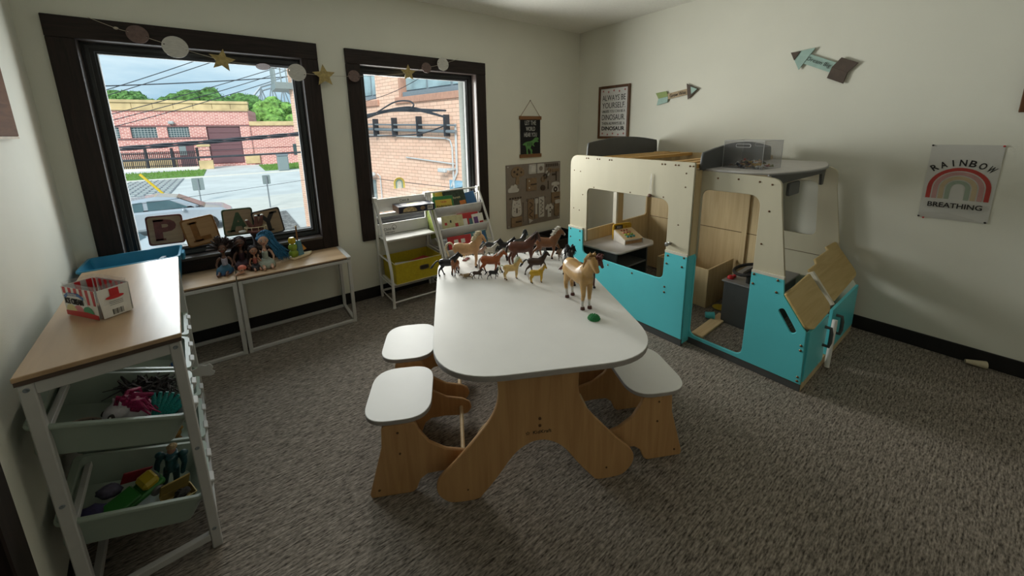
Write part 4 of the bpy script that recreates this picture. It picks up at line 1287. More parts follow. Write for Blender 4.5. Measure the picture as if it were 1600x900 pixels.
screws(B, -1.274, [(-1.13, .645), (-1.24, .64), (-1.13, .57), (-1.24, .56), (-2.06, .635), (-2.175, .645), (-2.055, .575), (-2.165, .58), (-2.05, .40), (-2.05, .36), (-1.55, .42), (-1.78, .42)])
for y0, y1 in ((-1.268, -1.10), (-2.197, -2.036)):
    obj('panel_edge', G().box(-1.275, -1.2595, y0, y1, .655, .672, .001), M_EDGE, cp, **W)
obj('kick_strip', G().box(-1.268, -1.245, -2.195, -1.105, 0, .055, .002), M_GREY, cp, **W)
kb = obj('knob', G().lathe([(.012, 0), (.012, .012), (.006, .014), (.006, .03), (.014, .034), (.014, .042), (.004, .045)], 14, M=T((-1.26, -2.06, .72)) @ RY(R(-90))), M_SCREW, cp, 40, **W)
tw = obj('cord_loop', G().tube([(-1.268, -1.895, 1.19), (-1.270, -1.898, 1.09), (-1.270, -1.902, 1.05), (-1.270, -1.888, 1.05), (-1.269, -1.890, 1.12), (-1.268, -1.895, 1.19)], .0022, 6), M_TUBW, cp, 60, **W)
obj('cord_bead', G().ball((-1.275, -1.893, 1.035), (.014, .016, .013)), mat('brown bead', (0.16, 0.09, 0.06), 0.5), tw, 60, **W)
# rear end, roof slats and grey roof boards
E_ = xz('rear_panel', [[(-1.243, .02), (-.07, .02), (-.07, 1.25), (-1.243, 1.25)], rpoly([(-1.20, .585, .02), (-.12, .60, .04), (-.12, 1.12, .04), (-1.20, 1.12, .04)])], -1.125, -1.108, M_PLYIN)
obj('rear_post', G().box(-.635, -.545, -1.14, -1.124, .58, 1.13, .002), M_PLYIN, cp, **W)
obj('rear_post_edge', G().box(-.665, -.637, -1.15, -1.108, .58, 1.13, .002), M_EDGE, cp, **W)
slat_me = None
for y in (-1.294, -1.409, -1.529, -1.976, -2.073, -2.172):
    obj('roof_slat', G().box(-1.243, -.08, y - .028, y + .028, 1.245, 1.272, .003), M_PINE, cp, **W)
def arch(x0, x1, z0, z1, zs):
    n = 14
    pts = [(x0, z0)] + [(x0 + .02 * (1 - math.cos(t)) * 1.0, z0 + (zs - z0) * math.sin(t)) for t in [R(90) * k / 5 for k in range(1, 6)]]
    for k in range(1, n):
        u = k / n
        pts.append((x0 + .02 + (x1 - x0 - .04) * u, zs + (z1 - zs) * math.sin(math.pi * (0.12 + 0.76 * u)) - (z1 - zs) * math.sin(math.pi * .12) * (1 - 0)))
    pts += [(x1 - .02 * (1 - math.cos(t)), z0 + (zs - z0) * math.sin(t)) for t in [R(90) * k / 5 for k in range(5, 0, -1)]] + [(x1, z0)]
    return pts
xz('roof_board', [arch(-1.09, -.02, 1.245, 1.452, 1.385)], -1.145, -1.127, M_GREY)
xz('roof_board', [arch(-1.225, -.12, 1.235, 1.425, 1.345)], -2.222, -2.204, M_GREY)
# far side of the body, with a seam
fs = yz('far_side', [rpoly([(-1.105, .02), (-1.105, 1.27, .08), (-2.22, 1.27, .01), (-2.22, .02)])], -.08, -.063, M_PLYIN)
obj('seam', G().box(-.0815, -.080, -2.2, -1.15, .583, .588), M_BOLT, cp, **W)
obj('front_post', G().box(-1.243, -1.171, -2.200, -2.183, .66, 1.235, .002), M_PLYIN, cp, **W)
obj('front_lower_post', G().box(-1.258, -1.171, -2.200, -2.183, .02, .66, .002), M_TURQ, cp, **W)
# cab
cabU = [(-2.178, .645), (-2.178, 1.229), (-2.56, 1.218, .06), (-2.645, 1.20, .09), (-2.655, 1.08), (-2.722, .645)]
door = rpoly([(-2.205, .070, .045), (-2.545, .076, .045), (-2.551, 1.105, .06), (-2.205, 1.105, .05)], 6)
def clip_door(z0, z1):
    return None
up = rpoly([(-2.178, .62), (-2.178, 1.229, .005), (-2.57, 1.218, .03), (-2.645, 1.205, .085), (-2.656, 1.09, .04), (-2.722, .62), (-2.5505, .62), (-2.5505, 1.105, .07), (-2.207, 1.105, .055), (-2.207, .62)])
cu = yz('cab_side', [up], -1.170, -1.153, M_PLY)
screws(cu, -1.17, [(-2.30, 1.185), (-2.42, 1.19), (-2.535, 1.185), (-2.60, 1.175), (-2.60, 1.02), (-2.58, .82)], sc=.8)
lo = rpoly([(-2.178, .048), (-2.178, .645), (-2.207, .645), (-2.207, .070, .05), (-2.545, .076, .05), (-2.5505, .645, .004), (-2.718, .652, .004), (-2.728, .55, .02), (-2.853, .372, .02), (-2.863, .048)])
grip = rpoly([(-2.735, .475, .018), (-2.812, .355, .018), (-2.785, .335, .018), (-2.708, .455, .018)], 6)
cl_ = yz('cab_lower_side', [lo, grip], -1.182, -1.168, M_TURQ)
screws(cl_, -1.182, [(-2.565, .63), (-2.69, .628), (-2.565, .57), (-2.69, .555), (-2.84, .285), (-2.84, .255), (-2.845, .065), (-2.845, .09), (-2.19, .42), (-2.19, .10), (-2.19, .56)])
obj('panel_edge', G().box(-1.183, -1.167, -2.719, -2.5505, .640, .657, .001), M_EDGE, cp, **W)
obj('kick_strip', G().box(-1.178, -1.155, -2.860, -2.19, 0, .05, .002), M_GREY, cp, **W)
fcab = yz('cab_far_side', [rpoly([(-2.21, .02), (-2.21, 1.225), (-2.56, 1.215, .03), (-2.65, 1.19, .07), (-2.66, 1.05, .03), (-2.735, .56, .02), (-2.855, .36, .02), (-2.863, .02)]),
                           rpoly([(-2.315, .672, .05), (-2.575, .668, .05), (-2.545, 1.09, .05), (-2.315, 1.09, .05)])], -.095, -.078, M_PLY)
screws(fcab, -.0955, [(-2.66, .60), (-2.655, .545)], M_BOLT, 1.2)
obj('seam', G().box(-.0965, -.095, -2.70, -2.24, .523, .527), M_BOLT, cp, **W)
obj('inner_batten', G().box(-.099, -.095, -2.10, -2.06, .03, 1.2, .001), M_PLYIN, cp, **W)
rf = G()
roof = [(-1.172, -2.200), (-1.172, -2.575)] + [(-1.172 + 1.09 * u, -2.575 - .105 * math.sin(math.pi * u)) for u in [k / 16 for k in range(1, 16)]] + [(-.082, -2.575), (-.082, -2.200)]
obj('cab_roof', flat('cab_roof', [roof], .014, .003, T((0, 0, 1.231))), M_LTOP, cp, **W)
obj('cab_roof_rim', G().tube([(x, y, 1.227) for x, y in roof[1:-1]], .006, 6), M_GREYL, cp, 60, **W)
val = [(-1.15, 1.222), (-1.15, 1.150), (-1.02, 1.165), (-.34, 1.165, .03), (-.25, 1.165, .03), (-.235, 1.08, .01), (-.19, 1.08, .01), (-.165, 1.222)]
xz('visor', [rpoly(val)], -2.598, -2.582, M_GREY)
xz('mirror_plate', [rrect(-.96, -.78, 1.085, 1.165, .015)], -2.622, -2.606, M_GREY)
# hood doors, front doors, handles, leaning white tube
sl = (Vector((0, -2.853, .372)) - Vector((0, -2.728, .55))).normalized()
nrm = Vector((0, -sl.z * -1, 0)); nrm = Vector((0, sl.z, -sl.y)).normalized()
if nrm.z < 0: nrm = -nrm
HM = basis((0, -2.728, .553), (1, 0, 0), sl, nrm)
obj('hood_door', flat('hood_door', [rpoly([(-1.19, -.005, .006), (-.765, -.02, .006), (-.75, .19, .03), (-.80, .215, .05), (-1.12, .225, .05), (-1.19, .20, .03)])], .016, .003, HM @ T((0, 0, .012))), M_HOOD, cp, **W)
obj('hood_door', flat('hood_door', [rpoly([(-.70, -.035, .006), (-.56, -.04, .004), (-.54, -.07, .004), (-.29, -.075, .004), (-.28, -.10, .004), (-.10, -.10, .01), (-.085, .16, .06), (-.64, .20, .03), (-.70, .15, .01)])], .016, .003, HM @ T((0, 0, .034)) @ RY(R(-3))), M_HOOD, cp, **W)
obj('hood_divider', G().box(-.735, -.712, -.02, .20, -.012, .030, .002, M=HM), M_EDGE, cp, **W)
obj('dash_rail', G().box(-1.153, -.095, -2.735, -2.712, .49, .545, .003), M_PLYIN, cp, **W)
for x0, x1, nm in ((-1.155, -.80, 'l'), (-.72, -.095, 'r')):
    d = obj('front_door', G().box(x0, x1, -2.866, -2.850, .055, .365, .002), M_TURQ, cp, **W)
    hx_ = x1 - .055 if nm == 'l' else x0 + .10
    obj('handle', G().tube([(hx_, -2.866, .30), (hx_, -2.895, .30), (hx_, -2.900, .27), (hx_, -2.900, .21), (hx_, -2.895, .18), (hx_, -2.866, .18)], .010, 8), M_GREY, d, 50, **W)
obj('front_sill', G().box(-1.165, -.085, -2.862, -2.835, 0, .05, .002), M_PLYIN, cp, **W)
wt = tag(obj('white_tube', G().tube([(-.785, -2.890, .010), (-.730, -2.884, .31)], .014, 14), M_TUBW, smooth=50), 'white cardboard tube standing between the camper front doors', 'tube')
# inside: counter, seat crate, dashboard console with wheel
ct = obj('counter_top', flat('counter_top', [rpoly([(-1.16, -1.13), (-1.13, -1.545, .05), (-.66, -1.565, .06), (-.56, -1.50, .05), (-.56, -1.13)])], .016, .004, T((0, 0, .474))), M_LTOP, cp, 40, **W)
obj('counter_box', G().box(-1.10, -1.085, -1.50, -1.14, .02, .466).box(-.66, -.645, -1.50, -1.14, .02, .466).box(-1.10, -.645, -1.15, -1.14, .02, .466), M_GREY, cp, **W)
obj('counter_shelf', G().box(-1.085, -.66, -1.495, -1.15, .30, .315), M_GREYL, cp, **W)
obj('seat_crate', G().box(-.56, -.545, -2.02, -1.55, .0, .34, .002).box(-.545, -.10, -2.02, -2.005, 0, .34, .002).box(-.545, -.10, -1.565, -1.55, 0, .34, .002).box(-.545, -.10, -2.0, -1.57, .02, .10), M_PLYIN, cp, **W)
cn = obj('console', G().box(-.69, -.12, -2.50, -2.20, 0, .335, .004), M_GREY, cp, **W)
obj('console_top', G().box(-.70, -.11, -2.52, -2.185, .335, .349, .004), M_GREYL, cp, **W)
whl = obj('steering_wheel', G().tube([(.105 * math.cos(R(a)), .105 * math.sin(R(a)), 0) for a in range(0, 360, 15)], .012, 8, closed=True, M=T((-.62, -2.345, .455)) @ RX(R(-12)) @ RY(R(-10))), M_INK, cp, 60, **W)
obj('wheel_hub', G().tube([(-.62, -2.345, .345), (-.62, -2.345, .45)], .02, 10), M_INK, whl, 50, **W)
obj('wheel_spoke', G().box(-.72, -.52, -2.353, -2.337, .446, .458), M_INK, whl, **W)
rk = obj('red_dial', G().lathe([(.022, 0), (.024, .008), (.018, .02), (.008, .028)], 12, (-.63, -2.22, .349)), M_RED, cp, 40, **W)
obj('red_dial', G().ball((-.60, -2.235, .365), .014), M_RED, cp, 60, **W)
# loose things in and on the camper
pl = single('wooden_plank', G().box(-.235, .235, -.042, .042, 0, .016, .003), M_BIRCHX, (-.815, -2.19, .0005), 'bare wooden plank lying on the carpet in the camper doorway', 'plank', R(2))
cup = thing('toy_cup', 'turquoise toy cup tipped over on the camper floor', 'cup', (-.72, -2.13, .032), rot=(R(90), 0, R(35)))
obj('cup_wall', G().lathe([(.024, -.03), (.030, .03), (.033, .032), (.031, .034), (.027, .03), (.022, -.027)], 18), mat('turquoise cup', (0.07, 0.42, 0.45), 0.35), cup, 40)
obj('handle', G().tube([(.028, 0, .02), (.048, 0, .016), (.05, 0, -.008), (.027, 0, -.018)], .004, 6), MATS['turquoise cup'], cup, 60)
yd = single('toy_plate', G().lathe([(.0, .0), (.045, .002), (.06, .010), (.058, .012), (.044, .005), (.0, .003)], 20), mat('yellow plastic', (0.55, 0.42, 0.03), 0.4), (-.47, -2.10, .001), 'yellow toy plate on the camper floor beside the console', 'plate', smooth=40)
# toy cash register
rg = thing('toy_register', 'wooden toy cash register with yellow display on the camper counter', 'toy register', (-.775, -1.375, .4822), R(-14))
M_RGW = mat('register white', (0.62, 0.58, 0.52), 0.45); M_RGY = mat('register yellow', (0.62, 0.36, 0.02), 0.4)
for sx in (-.10, .10):
    obj('side_panel', flat('side_panel', [rpoly([(-.085, 0), (-.085, .045, .004), (.075, .105, .004), (.075, 0)])], .008, .001, basis((sx, 0, 0), (0, 1, 0), (0, 0, 1), (1, 0, 0))), M_RGW, rg)
kp = basis((0, -.005, .074), (1, 0, 0), Vector((0, .16, .060)).normalized(), Vector((0, -.060, .16)).normalized())
kd = obj('key_deck', G().box(-.096, .096, -.085, .085, -.003, .003, M=kp), M_BIRCHX, rg)
key_me = G().lathe([(.012, 0), (.0125, .006), (.009, .011), (.003, .012)], 12).mesh('key')
kc = [mat('key ' + n_, c_, 0.4) for n_, c_ in (('teal', (0.05, 0.25, 0.22)), ('green', (0.25, 0.36, 0.06)), ('yellow', (0.62, 0.46, 0.05)), ('red', (0.4, 0.03, 0.02)), ('pink', (0.5, 0.2, 0.12)))]
for r_ in range(3):
    for c_ in range(3):
        o = bpy.data.objects.new('key', key_me); COL.objects.link(o); o.parent = kd
        if not key_me.materials: key_me.materials.append(kc[0])
        setmat(o, kc[(0, 1, 4)[r_] if c_ != 1 else (0, 2, 4)[r_]])
        o.matrix_basis = kp @ T((-.045 + c_ * .034, -.045 + r_ * .030, .003))
for k in range(3):
    obj('red_slider', G().box(-.05 + k * .03, -.035 + k * .03, .045, .06, .003, .009, .002, M=kp), kc[3], kd)
obj('drawer', G().box(-.094, .094, -.080, .06, .004, .034, .002), M_BIRCH, rg)
obj('drawer_front', G().box(-.096, .06, -.0865, -.081, .036, .046), M_RGW, rg)
obj('base', G().box(-.104, .104, -.086, .078, 0, .004), M_RGW, rg)
ds = obj('display', flat('display', [rrect(-.105, .105, .0, .155, .03)], .014, .002, in_xz(.088)), M_RGY, rg)
obj('screen', flat('screen', [rrect(-.085, .0, .102, .140, .004)], .002, 0, in_xz(.0802)), M_INK, ds)
obj('digits', text_mesh('2021', .030, basis((-.0425, .0788, .121), (1, 0, 0), (0, 0, 1), (0, -1, 0))), M_TUBW, ds)
obj('bow', flat('bow', [[(.035, .112), (.048, .12), (.062, .112), (.062, .128), (.048, .12), (.035, .128)]], .002, 0, in_xz(.0802)), kc[3], ds)
# clear box with small toys on the cab roof
M_ACR = clear_mat('clear acrylic', (0.90, 0.90, 0.91), 0.05, 0.03, milky=0.03)
M_ACRE = mat('acrylic edge', (0.45, 0.45, 0.45), 0.15)
ax = thing('acrylic_box', 'clear acrylic box of small toys on the camper cab roof', 'box', (-.885, -2.372, 1.2385), R(-6))
a_, b_, h_ = .116, .122, .175
for nm, bx in (('wall', (-a_, -a_ + .003, -b_, b_, 0, h_)), ('wall', (a_ - .003, a_, -b_, b_, 0, h_)), ('wall', (-a_ + .003, a_ - .003, -b_, -b_ + .003, 0, h_)), ('wall', (-a_ + .003, a_ - .003, b_ - .003, b_, 0, h_)), ('bottom', (-a_, a_, -b_, b_, -.003, 0))):
    obj(nm, G().box(*bx), M_ACR, ax)
for x, y in ((-a_, -b_), (a_, -b_), (-a_, b_), (a_, b_)):
    obj('edge', G().tube([(x, y, 0), (x, y, h_)], .0016, 6), M_ACRE, ax)
obj('rim', G().tube([(-a_, -b_, h_), (a_, -b_, h_), (a_, b_, h_), (-a_, b_, h_)], .0018, 6, closed=True), M_ACRE, ax)
slot = rrect(-.045, .045, .135, .155, .009)
obj('grip_slot', G().tube([(-a_ - .001, y, z) for y, z in slot], .0015, 5, closed=True), M_ACRE, ax)
obj('grip_slot', G().tube([(a_ + .001, y, z) for y, z in slot], .0015, 5, closed=True), M_ACRE, ax)
rnd = random.Random(11)
tc_ = [mat('toy ' + n_, c_, 0.45) for n_, c_ in (('navy', (0.03, 0.035, 0.07)), ('mustard', (0.45, 0.28, 0.04)), ('crimson', (0.30, 0.03, 0.03)), ('grey', (0.16, 0.16, 0.17)), ('tan', (0.38, 0.25, 0.14)), ('brown', (0.16, 0.08, 0.05)), ('white', (0.6, 0.6, 0.58)), ('olive', (0.15, 0.16, 0.05)))]
fig_me = G().ball((0, 0, .0), (.016, .007, .006), 8, 6).ball((.019, 0, .004), (.007, .006, .006), 7, 5).tube([(-.008, .004, 0), (-.016, .012, -.004)], .0028, 5).tube([(.006, .004, 0), (.012, .012, -.004)], .0028, 5).tube([(-.008, -.004, 0), (-.018, -.010, .002)], .0028, 5).tube([(.004, -.004, 0), (.010, -.013, .002)], .0028, 5).mesh('toy_figure')
cols = ('navy', 'mustard', 'crimson', 'grey', 'tan', 'brown', 'white', 'olive')
for k in range(44):
    o = bpy.data.objects.new('toy_figure', fig_me); COL.objects.link(o)
    if not fig_me.materials: fig_me.materials.append(tc_[0])
    lay = k // 15
    p = ax.matrix_basis @ Vector((rnd.uniform(-.085, .085) * (1 - .2 * lay), rnd.uniform(-.09, .09) * (1 - .2 * lay), .010 + lay * .012 + rnd.uniform(0, .004)))
    o.location = p
    o.rotation_euler = (rnd.uniform(-.4, .4), rnd.uniform(-.4, .4), rnd.uniform(0, 6.28))
    sc_k = rnd.uniform(.9, 1.35); o.scale = (sc_k,) * 3
    ci = k % 8
    setmat(o, tc_[ci])
    tag(o, cols[ci] + ' plastic toy figure in the heap inside the acrylic box', 'toy', 'small figures in the acrylic box')
# dark box behind the table, left of the camper
db = thing('dark_crate', 'black crate standing in the corner left of the camper', 'crate', (-.62, -.32, 0))
obj('body', rings(G(), [(0, 0, .20, .18, 0, .02), (0, 0, .21, .19, .30, .02), (0, 0, .195, .175, .30, .02), (0, 0, .185, .165, .02, .02)]), M_BASE, db, 40)
obj('lip', G().tube([(x, y, .30) for x, y in rrect(-.212, .212, -.192, .192, .02, 3)], .008, 6, closed=True), M_BASE, db, 50)
# ------------------------------------------------------------------ things on walls and windows
def fit_text(s, w, h, M, ext=.0004, bold=0.0):
    """lettering scaled to a given width and height"""
    me = text_mesh(s, .1, None, ext=ext, bold=bold)
    xs = [v.co.x for v in me.vertices]; ys = [v.co.y for v in me.vertices]
    cx, cy = (min(xs) + max(xs)) / 2, (min(ys) + max(ys)) / 2
    me.transform(M @ Matrix.Diagonal((w / (max(xs) - min(xs)), h / (max(ys) - min(ys)), 1, 1)) @ T((-cx, -cy, 0)))
    return me
W = dict(world=True)
M_STR = mat('jute string', (0.42, 0.37, 0.29), 0.9)
M_GOLD = mat('gold glitter card', (0.36, 0.27, 0.10), 0.5, var=0.3, scale=60)
M_SILV = mat('pale glitter card', (0.52, 0.50, 0.46), 0.5, var=0.12, scale=50, stretch=(1, 1, 6))
M_ROSE = mat('rose brown card', (0.135, 0.088, 0.078), 0.6, var=0.15, scale=60)
gl = thing('star_garland', 'string garland of gold stars and round card discs across both windows', 'garland', (-2.95, -.045, 1.95))
sp = [(-4.161, 2.185), (-4.053, 2.141), (-3.962, 2.117), (-3.795, 2.065), (-3.562, 2.005), (-3.329, 1.983), (-3.117, 1.959), (-2.932, 1.949), (-2.704, 1.958), (-2.45, 1.985), (-2.236, 2.019), (-2.061, 2.076), (-1.89, 2.124), (-1.724, 2.186)]
obj('string', G().tube([(x, -.046, z) for x, z in smoothline(sp, 4)], .0016, 5), M_STR, gl, 60, **W)
obj('knot', G().ball((-4.053, -.046, 2.141), (.012, .007, .008), 8, 6), M_STR, gl, 60, **W)
def disc(x, z, r, m, turn=0.0):
    n = 28
    c = [(r * math.cos(2 * math.pi * k / n), r * math.sin(2 * math.pi * k / n)) for k in range(n)]
    hole_ = lambda a: [(a + .004 * math.cos(R(q)), .004 * math.sin(R(q))) for q in range(0, 360, 45)]
    obj('disc', flat('disc', [c, hole_(-r * .82), hole_(r * .82)], .002, 0, T((x, -.050, z)) @ RX(turn) @ basis((0, 0, 0), (1, 0, 0), (0, 0, 1), (0, -1, 0)) @ RZ(R(-14))), m, gl, **W)
def star(x, z, r, tilt):
    c = [(r * (1 if k % 2 == 0 else .46) * math.cos(R(90 + 36 * k)), r * (1 if k % 2 == 0 else .46) * math.sin(R(90 + 36 * k))) for k in range(10)]
    obj('star', flat('star', [c], .002, 0, on_back(x, z, -.050, tilt)), M_GOLD, gl, **W)
disc(-3.962, 2.117, .052, M_ROSE); disc(-3.795, 2.062, .066, M_SILV); star(-3.562, 2.003, .076, R(-10))
disc(-3.329, 1.981, .045, M_ROSE, R(68)); disc(-3.117, 1.957, .062, M_SILV); star(-2.930, 1.947, .086, R(3))
disc(-2.704, 1.960, .046, M_ROSE); star(-2.236, 2.019, .072, R(0)); disc(-2.061, 2.076, .046, M_ROSE); disc(-1.892, 2.122, .058, M_SILV)

# four letter plaques in the first window
M_PLQ = wood('letter plaque wood', '#8a7660', '#a08a70', 'x', 8, 0.6)
def plaque(ch, x, z, ang, edge, ink, label, y=.093, body=None, tint=None):
    t = thing('letter_plaque', label, 'plaque', (x, y, z - .100), group='letter plaques in the first window', rot=(0, ang, 0))
    sq = rrect(-.096, .096, 0, .208, .022)
    obj('board', flat('board', [sq], .010, .002, in_xz(0)), body or M_PLQ, t)
    obj('border', flat('border', [sq, [(a * .90, .104 + (b - .104) * .90) for a, b in sq]], .0115, .001, in_xz(0)), edge, t)
    obj('letter', fit_text(ch, .115 if ch != 'L' else .095, .145, basis((0, -.0062, .106), (1, 0, 0), (0, 0, 1), (0, -1, 0)), .0012, bold=.004), ink, t)
    g = G()
    zz0, zz1 = .038, .174
    if ch == 'P': ser = [(-.058, -.005, zz0), (-.058, -.005, zz1)]
    elif ch == 'L': ser = [(-.058, -.005, zz1), (-.058, .0, zz0)]
    elif ch == 'A': ser = [(-.075, -.025, zz0), (.025, .075, zz0)]
    else: ser = [(-.072, -.022, zz1), (.022, .072, zz1), (-.025, .025, zz0)]
    for a, b, z_ in ser:
        g.box(a, b, -.0074, -.005, z_ - .007, z_ + .007)
    obj('serif', g, ink, t)
M_PRED = mat('faded red paint', (0.13, 0.045, 0.04), 0.7, var=0.2, scale=30); M_POR = mat('faded orange paint', (0.20, 0.085, 0.02), 0.7, var=0.2, scale=30)
M_PGRN = mat('faded green paint', (0.05, 0.085, 0.045), 0.7, var=0.2, scale=30); M_PBLK = mat('faded black paint', (0.028, 0.026, 0.026), 0.7, var=0.2, scale=30)
plaque('P', -4.035, .857, R(1.5), M_PRED, M_PRED, 'square wooden plaque with a red letter P in the first window')
plaque('L', -3.832, .820, R(-8), M_POR, M_POR, 'tilted wooden plaque with an orange letter L in the first window', y=.078, body=wood('orange stained plaque', '#9a7650', '#ac8860', 'x', 8, 0.6))
plaque('A', -3.622, .848, R(1), M_PGRN, M_PGRN, 'square wooden plaque with a green letter A in the first window')
plaque('Y', -3.418, .819, R(-7), M_PBLK, M_PBLK, 'tilted wooden plaque with a black letter Y in the first window', y=.080)

# rainbow sticker on the second window
stk = thing('rainbow_sticker', 'small yellow and teal rainbow sticker on the second window glass', 'sticker', (-2.335, .1175, .975))
def arcband(r0, r1, z0, n=14):
    o_ = [(r1 * math.cos(math.pi * k / n), z0 + r1 * math.sin(math.pi * k / n)) for k in range(n + 1)]
    i_ = [(r0 * math.cos(math.pi * k / n), z0 + r0 * math.sin(math.pi * k / n)) for k in range(n, -1, -1)]
    return [(r1, 0)] + o_ + [(-r1, 0)] + [(-r0, 0)] + i_ + [(r0, 0)]
for r0, r1, c_ in ((.036, .055, (0.62, 0.48, 0.10)), (.022, .036, (0.20, 0.34, 0.30)), (.0, .022, (0.6, 0.6, 0.55))):
    obj('band', flat('band', [arcband(max(r0, .002), r1, .05)], .001, 0, in_xz(0)), mat('sticker %.2f' % c_[0], c_, 0.5), stk)

# busy board on the back wall
M_BBRD = mat('board mdf', (0.22, 0.185, 0.155), 0.7, var=0.05, scale=30)
M_BWOOD = mat('board wood piece', (0.23, 0.155, 0.09), 0.6, var=0.15, scale=30); M_BDRK = mat('engraved line', (0.06, 0.04, 0.03), 0.7)
M_BWHT = mat('board white piece', (0.52, 0.50, 0.47), 0.5)
bb = thing('busy_board', 'grey brown sensory busy board with locks, switches and shapes on the back wall', 'board', (-.737, -.006, .388))
obj('panel', flat('panel', [rrect(-.419, .419, 0, .733, .008)], .010, .001, in_xz(0)), M_BBRD, bb)
BW, BH = .838, .733
def bpt(u, v): return (-.419 + BW * u, BH * (1 - v))
def bpiece(nm, u, v, loops, m, th=.008, ang=0.0, parent=bb, off=0.0):
    x, z = bpt(u, v)
    return obj(nm, flat(nm, loops, th, .001, basis((x, -.0055 - th / 2 - off, z), (1, 0, 0), (0, 0, 1), (0, -1, 0)) @ RZ(ang)), m, parent)
def circ(r, n=16, cx=0, cy=0): return [(cx + r * math.cos(2 * math.pi * k / n), cy + r * math.sin(2 * math.pi * k / n)) for k in range(n)]
tr_ = bpiece('tree', .19, .15, [smoothline([(-.09, .0), (-.085, .05), (-.03, .085), (.04, .08), (.09, .04), (.095, -.01), (.05, -.03), (.02, -.035), (.02, -.11), (-.03, -.11), (-.025, -.035), (-.06, -.035)], 4, True)], M_BWOOD)
for cx, cy in ((-.05, .03), (0, .055), (.05, .02), (-.01, 0.0)):
    bpiece('apple', .19 + cx / BW, .15 - cy / BH, [circ(.013)], M_BDRK, .004, 0, tr_, .008)
for u in (.45, .60):
    sw = bpiece('switch', u, .09, [rrect(-.055, .055, -.055, .055, .006)], M_BWHT, .016)
    bpiece('rocker', u, .09, [rrect(-.03, .03, -.035, .035, .004)], mat('switch rocker', (0.62, 0.61, 0.58), 0.3), .006, 0, sw, .016) if u < .5 else bpiece('socket', u, .09, [circ(.028)], M_BBRD, .004, 0, sw, .016)
for k in range(4):
    bpiece('chain_link', .655 + k * .042, .275 - k * .045, [circ(.034), circ(.016)], (M_BWOOD, M_BDRK, M_BWHT, M_BWOOD)[k], .010)
bpiece('hook_plate', .90, .145, [rrect(-.055, .055, -.02, .02, .003)], M_BWOOD); bpiece('key', .915, .23, [rrect(-.008, .008, -.07, .05, .003)], M_BDRK, .006); bpiece('key', .875, .215, [rrect(-.035, .03, -.012, .012, .003)], M_BDRK, .006)
lk = bpiece('latch_block', .43, .335, [rrect(-.075, .075, -.075, .075, .006)], M_BWOOD, .018)
bpiece('latch', .46, .335, [rrect(-.045, .045, -.008, .008, .002)], M_BDRK, .006, 0, lk, .018)
for du, dv in ((-.05, -.06), (-.05, .05)): bpiece('screw', .43 + du, .335 + dv, [circ(.010)], M_BWHT, .004, 0, lk, .018)
bpiece('cloud', .115, .385, [cloud(.075)], M_BWHT)
bpiece('door_knob', .645, .415, [circ(.034)], M_BDRK, .02); bpiece('knob_chain', .755, .38, [rrect(-.006, .006, -.05, .05, .003)], M_BDRK, .005)
ph = bpiece('telephone', .895, .445, [smoothline([(-.055, -.06), (-.05, .0), (-.025, .03), (-.065, .035), (-.06, .065), (.0, .075), (.06, .065), (.065, .035), (.025, .03), (.05, .0), (.055, -.06)], 3, True)], M_BWHT)
bpiece('dial', .895, .47, [circ(.034), circ(.013)], M_BDRK, .003, 0, ph, .008)
xz0 = bpt(.52, .585)
obj('numbers', fit_text('0123456789', .30, .035, basis((xz0[0], -.0062, xz0[1]), (1, 0, 0), (0, 0, 1), (0, -1, 0)), .001), M_BDRK, bb)
for k in range(5):
    bpiece('carved_mark', .06 + k * .045, .525, [rrect(-.014, .014, -.010, .010, .004)], M_BDRK, .002)
for k in range(7):
    bpiece('carved_mark', .72 + k * .036, .055, [rrect(-.010, .010, -.018, .018, .003)], M_BDRK, .002)
bt_ = bpiece('bolt_block', .90, .605, [rrect(-.07, .07, -.065, .065, .005)], M_BWOOD, .018); bpiece('bolt', .91, .605, [rrect(-.04, .04, -.008, .008, .002)], M_BDRK, .008, 0, bt_, .018)
ow = bpiece('owl_clock', .165, .685, [smoothline([(-.06, -.09), (-.068, 0), (-.06, .06), (-.05, .10), (-.02, .085), (.02, .085), (.05, .10), (.06, .06), (.068, 0), (.06, -.09)], 4, True)], M_BWHT)
bpiece('keyhole', .165, .72, [rrect(-.008, .008, -.035, .025, .006)], M_BDRK, .003, 0, ow, .008)
for a in range(0, 360, 45): bpiece('clock_mark', .165 + .045 * math.cos(R(a)) / BW, .68 - .055 * math.sin(R(a)) / BH, [circ(.006, 8)], M_BDRK, .002, 0, ow, .008)
bpiece('slide_rod', .295, .775, [rrect(-.012, .012, -.12, .12, .006)], M_BBRD, .010); bpiece('slide_rod', .52, .74, [rrect(-.012, .012, -.09, .09, .006)], M_BWHT, .010); bpiece('slide_knob', .52, .62, [rrect(-.022, .022, -.03, .03, .004)], M_BWHT, .02)
def zig(n, w, h): return [((w if k % 2 else -w), h - 2 * h * k / n) for k in range(n + 1)]
for u, m_, zz, curve in ((.415, M_BWOOD, .75, True), (.62, M_BWHT, .735, False)):
    zp = bpiece('maze_plate', u, zz, [rrect(-.042, .042, -.125, .125, .004)], m_, .012)
    x, z = bpt(u, zz)
    pts = zig(8 if not curve else 5, .022, .095)
    obj('maze_groove', G().tube([(x + a, -.0185, z + b) for a, b in (smoothline(pts, 4) if curve else pts)], .005, 5), M_BDRK, zp)
bpiece('shirt', .775, .815, [[(-.03, -.085), (-.03, .02), (-.055, .0), (-.07, .035), (-.03, .08), (.0, .068), (.03, .08), (.07, .035), (.055, .0), (.03, .02), (.03, -.085)]], M_BWHT)
for dv in (-.03, .05): bpiece('button', .79, .80 + dv, [circ(.011)], M_BDRK, .004, 0, bb, .008)
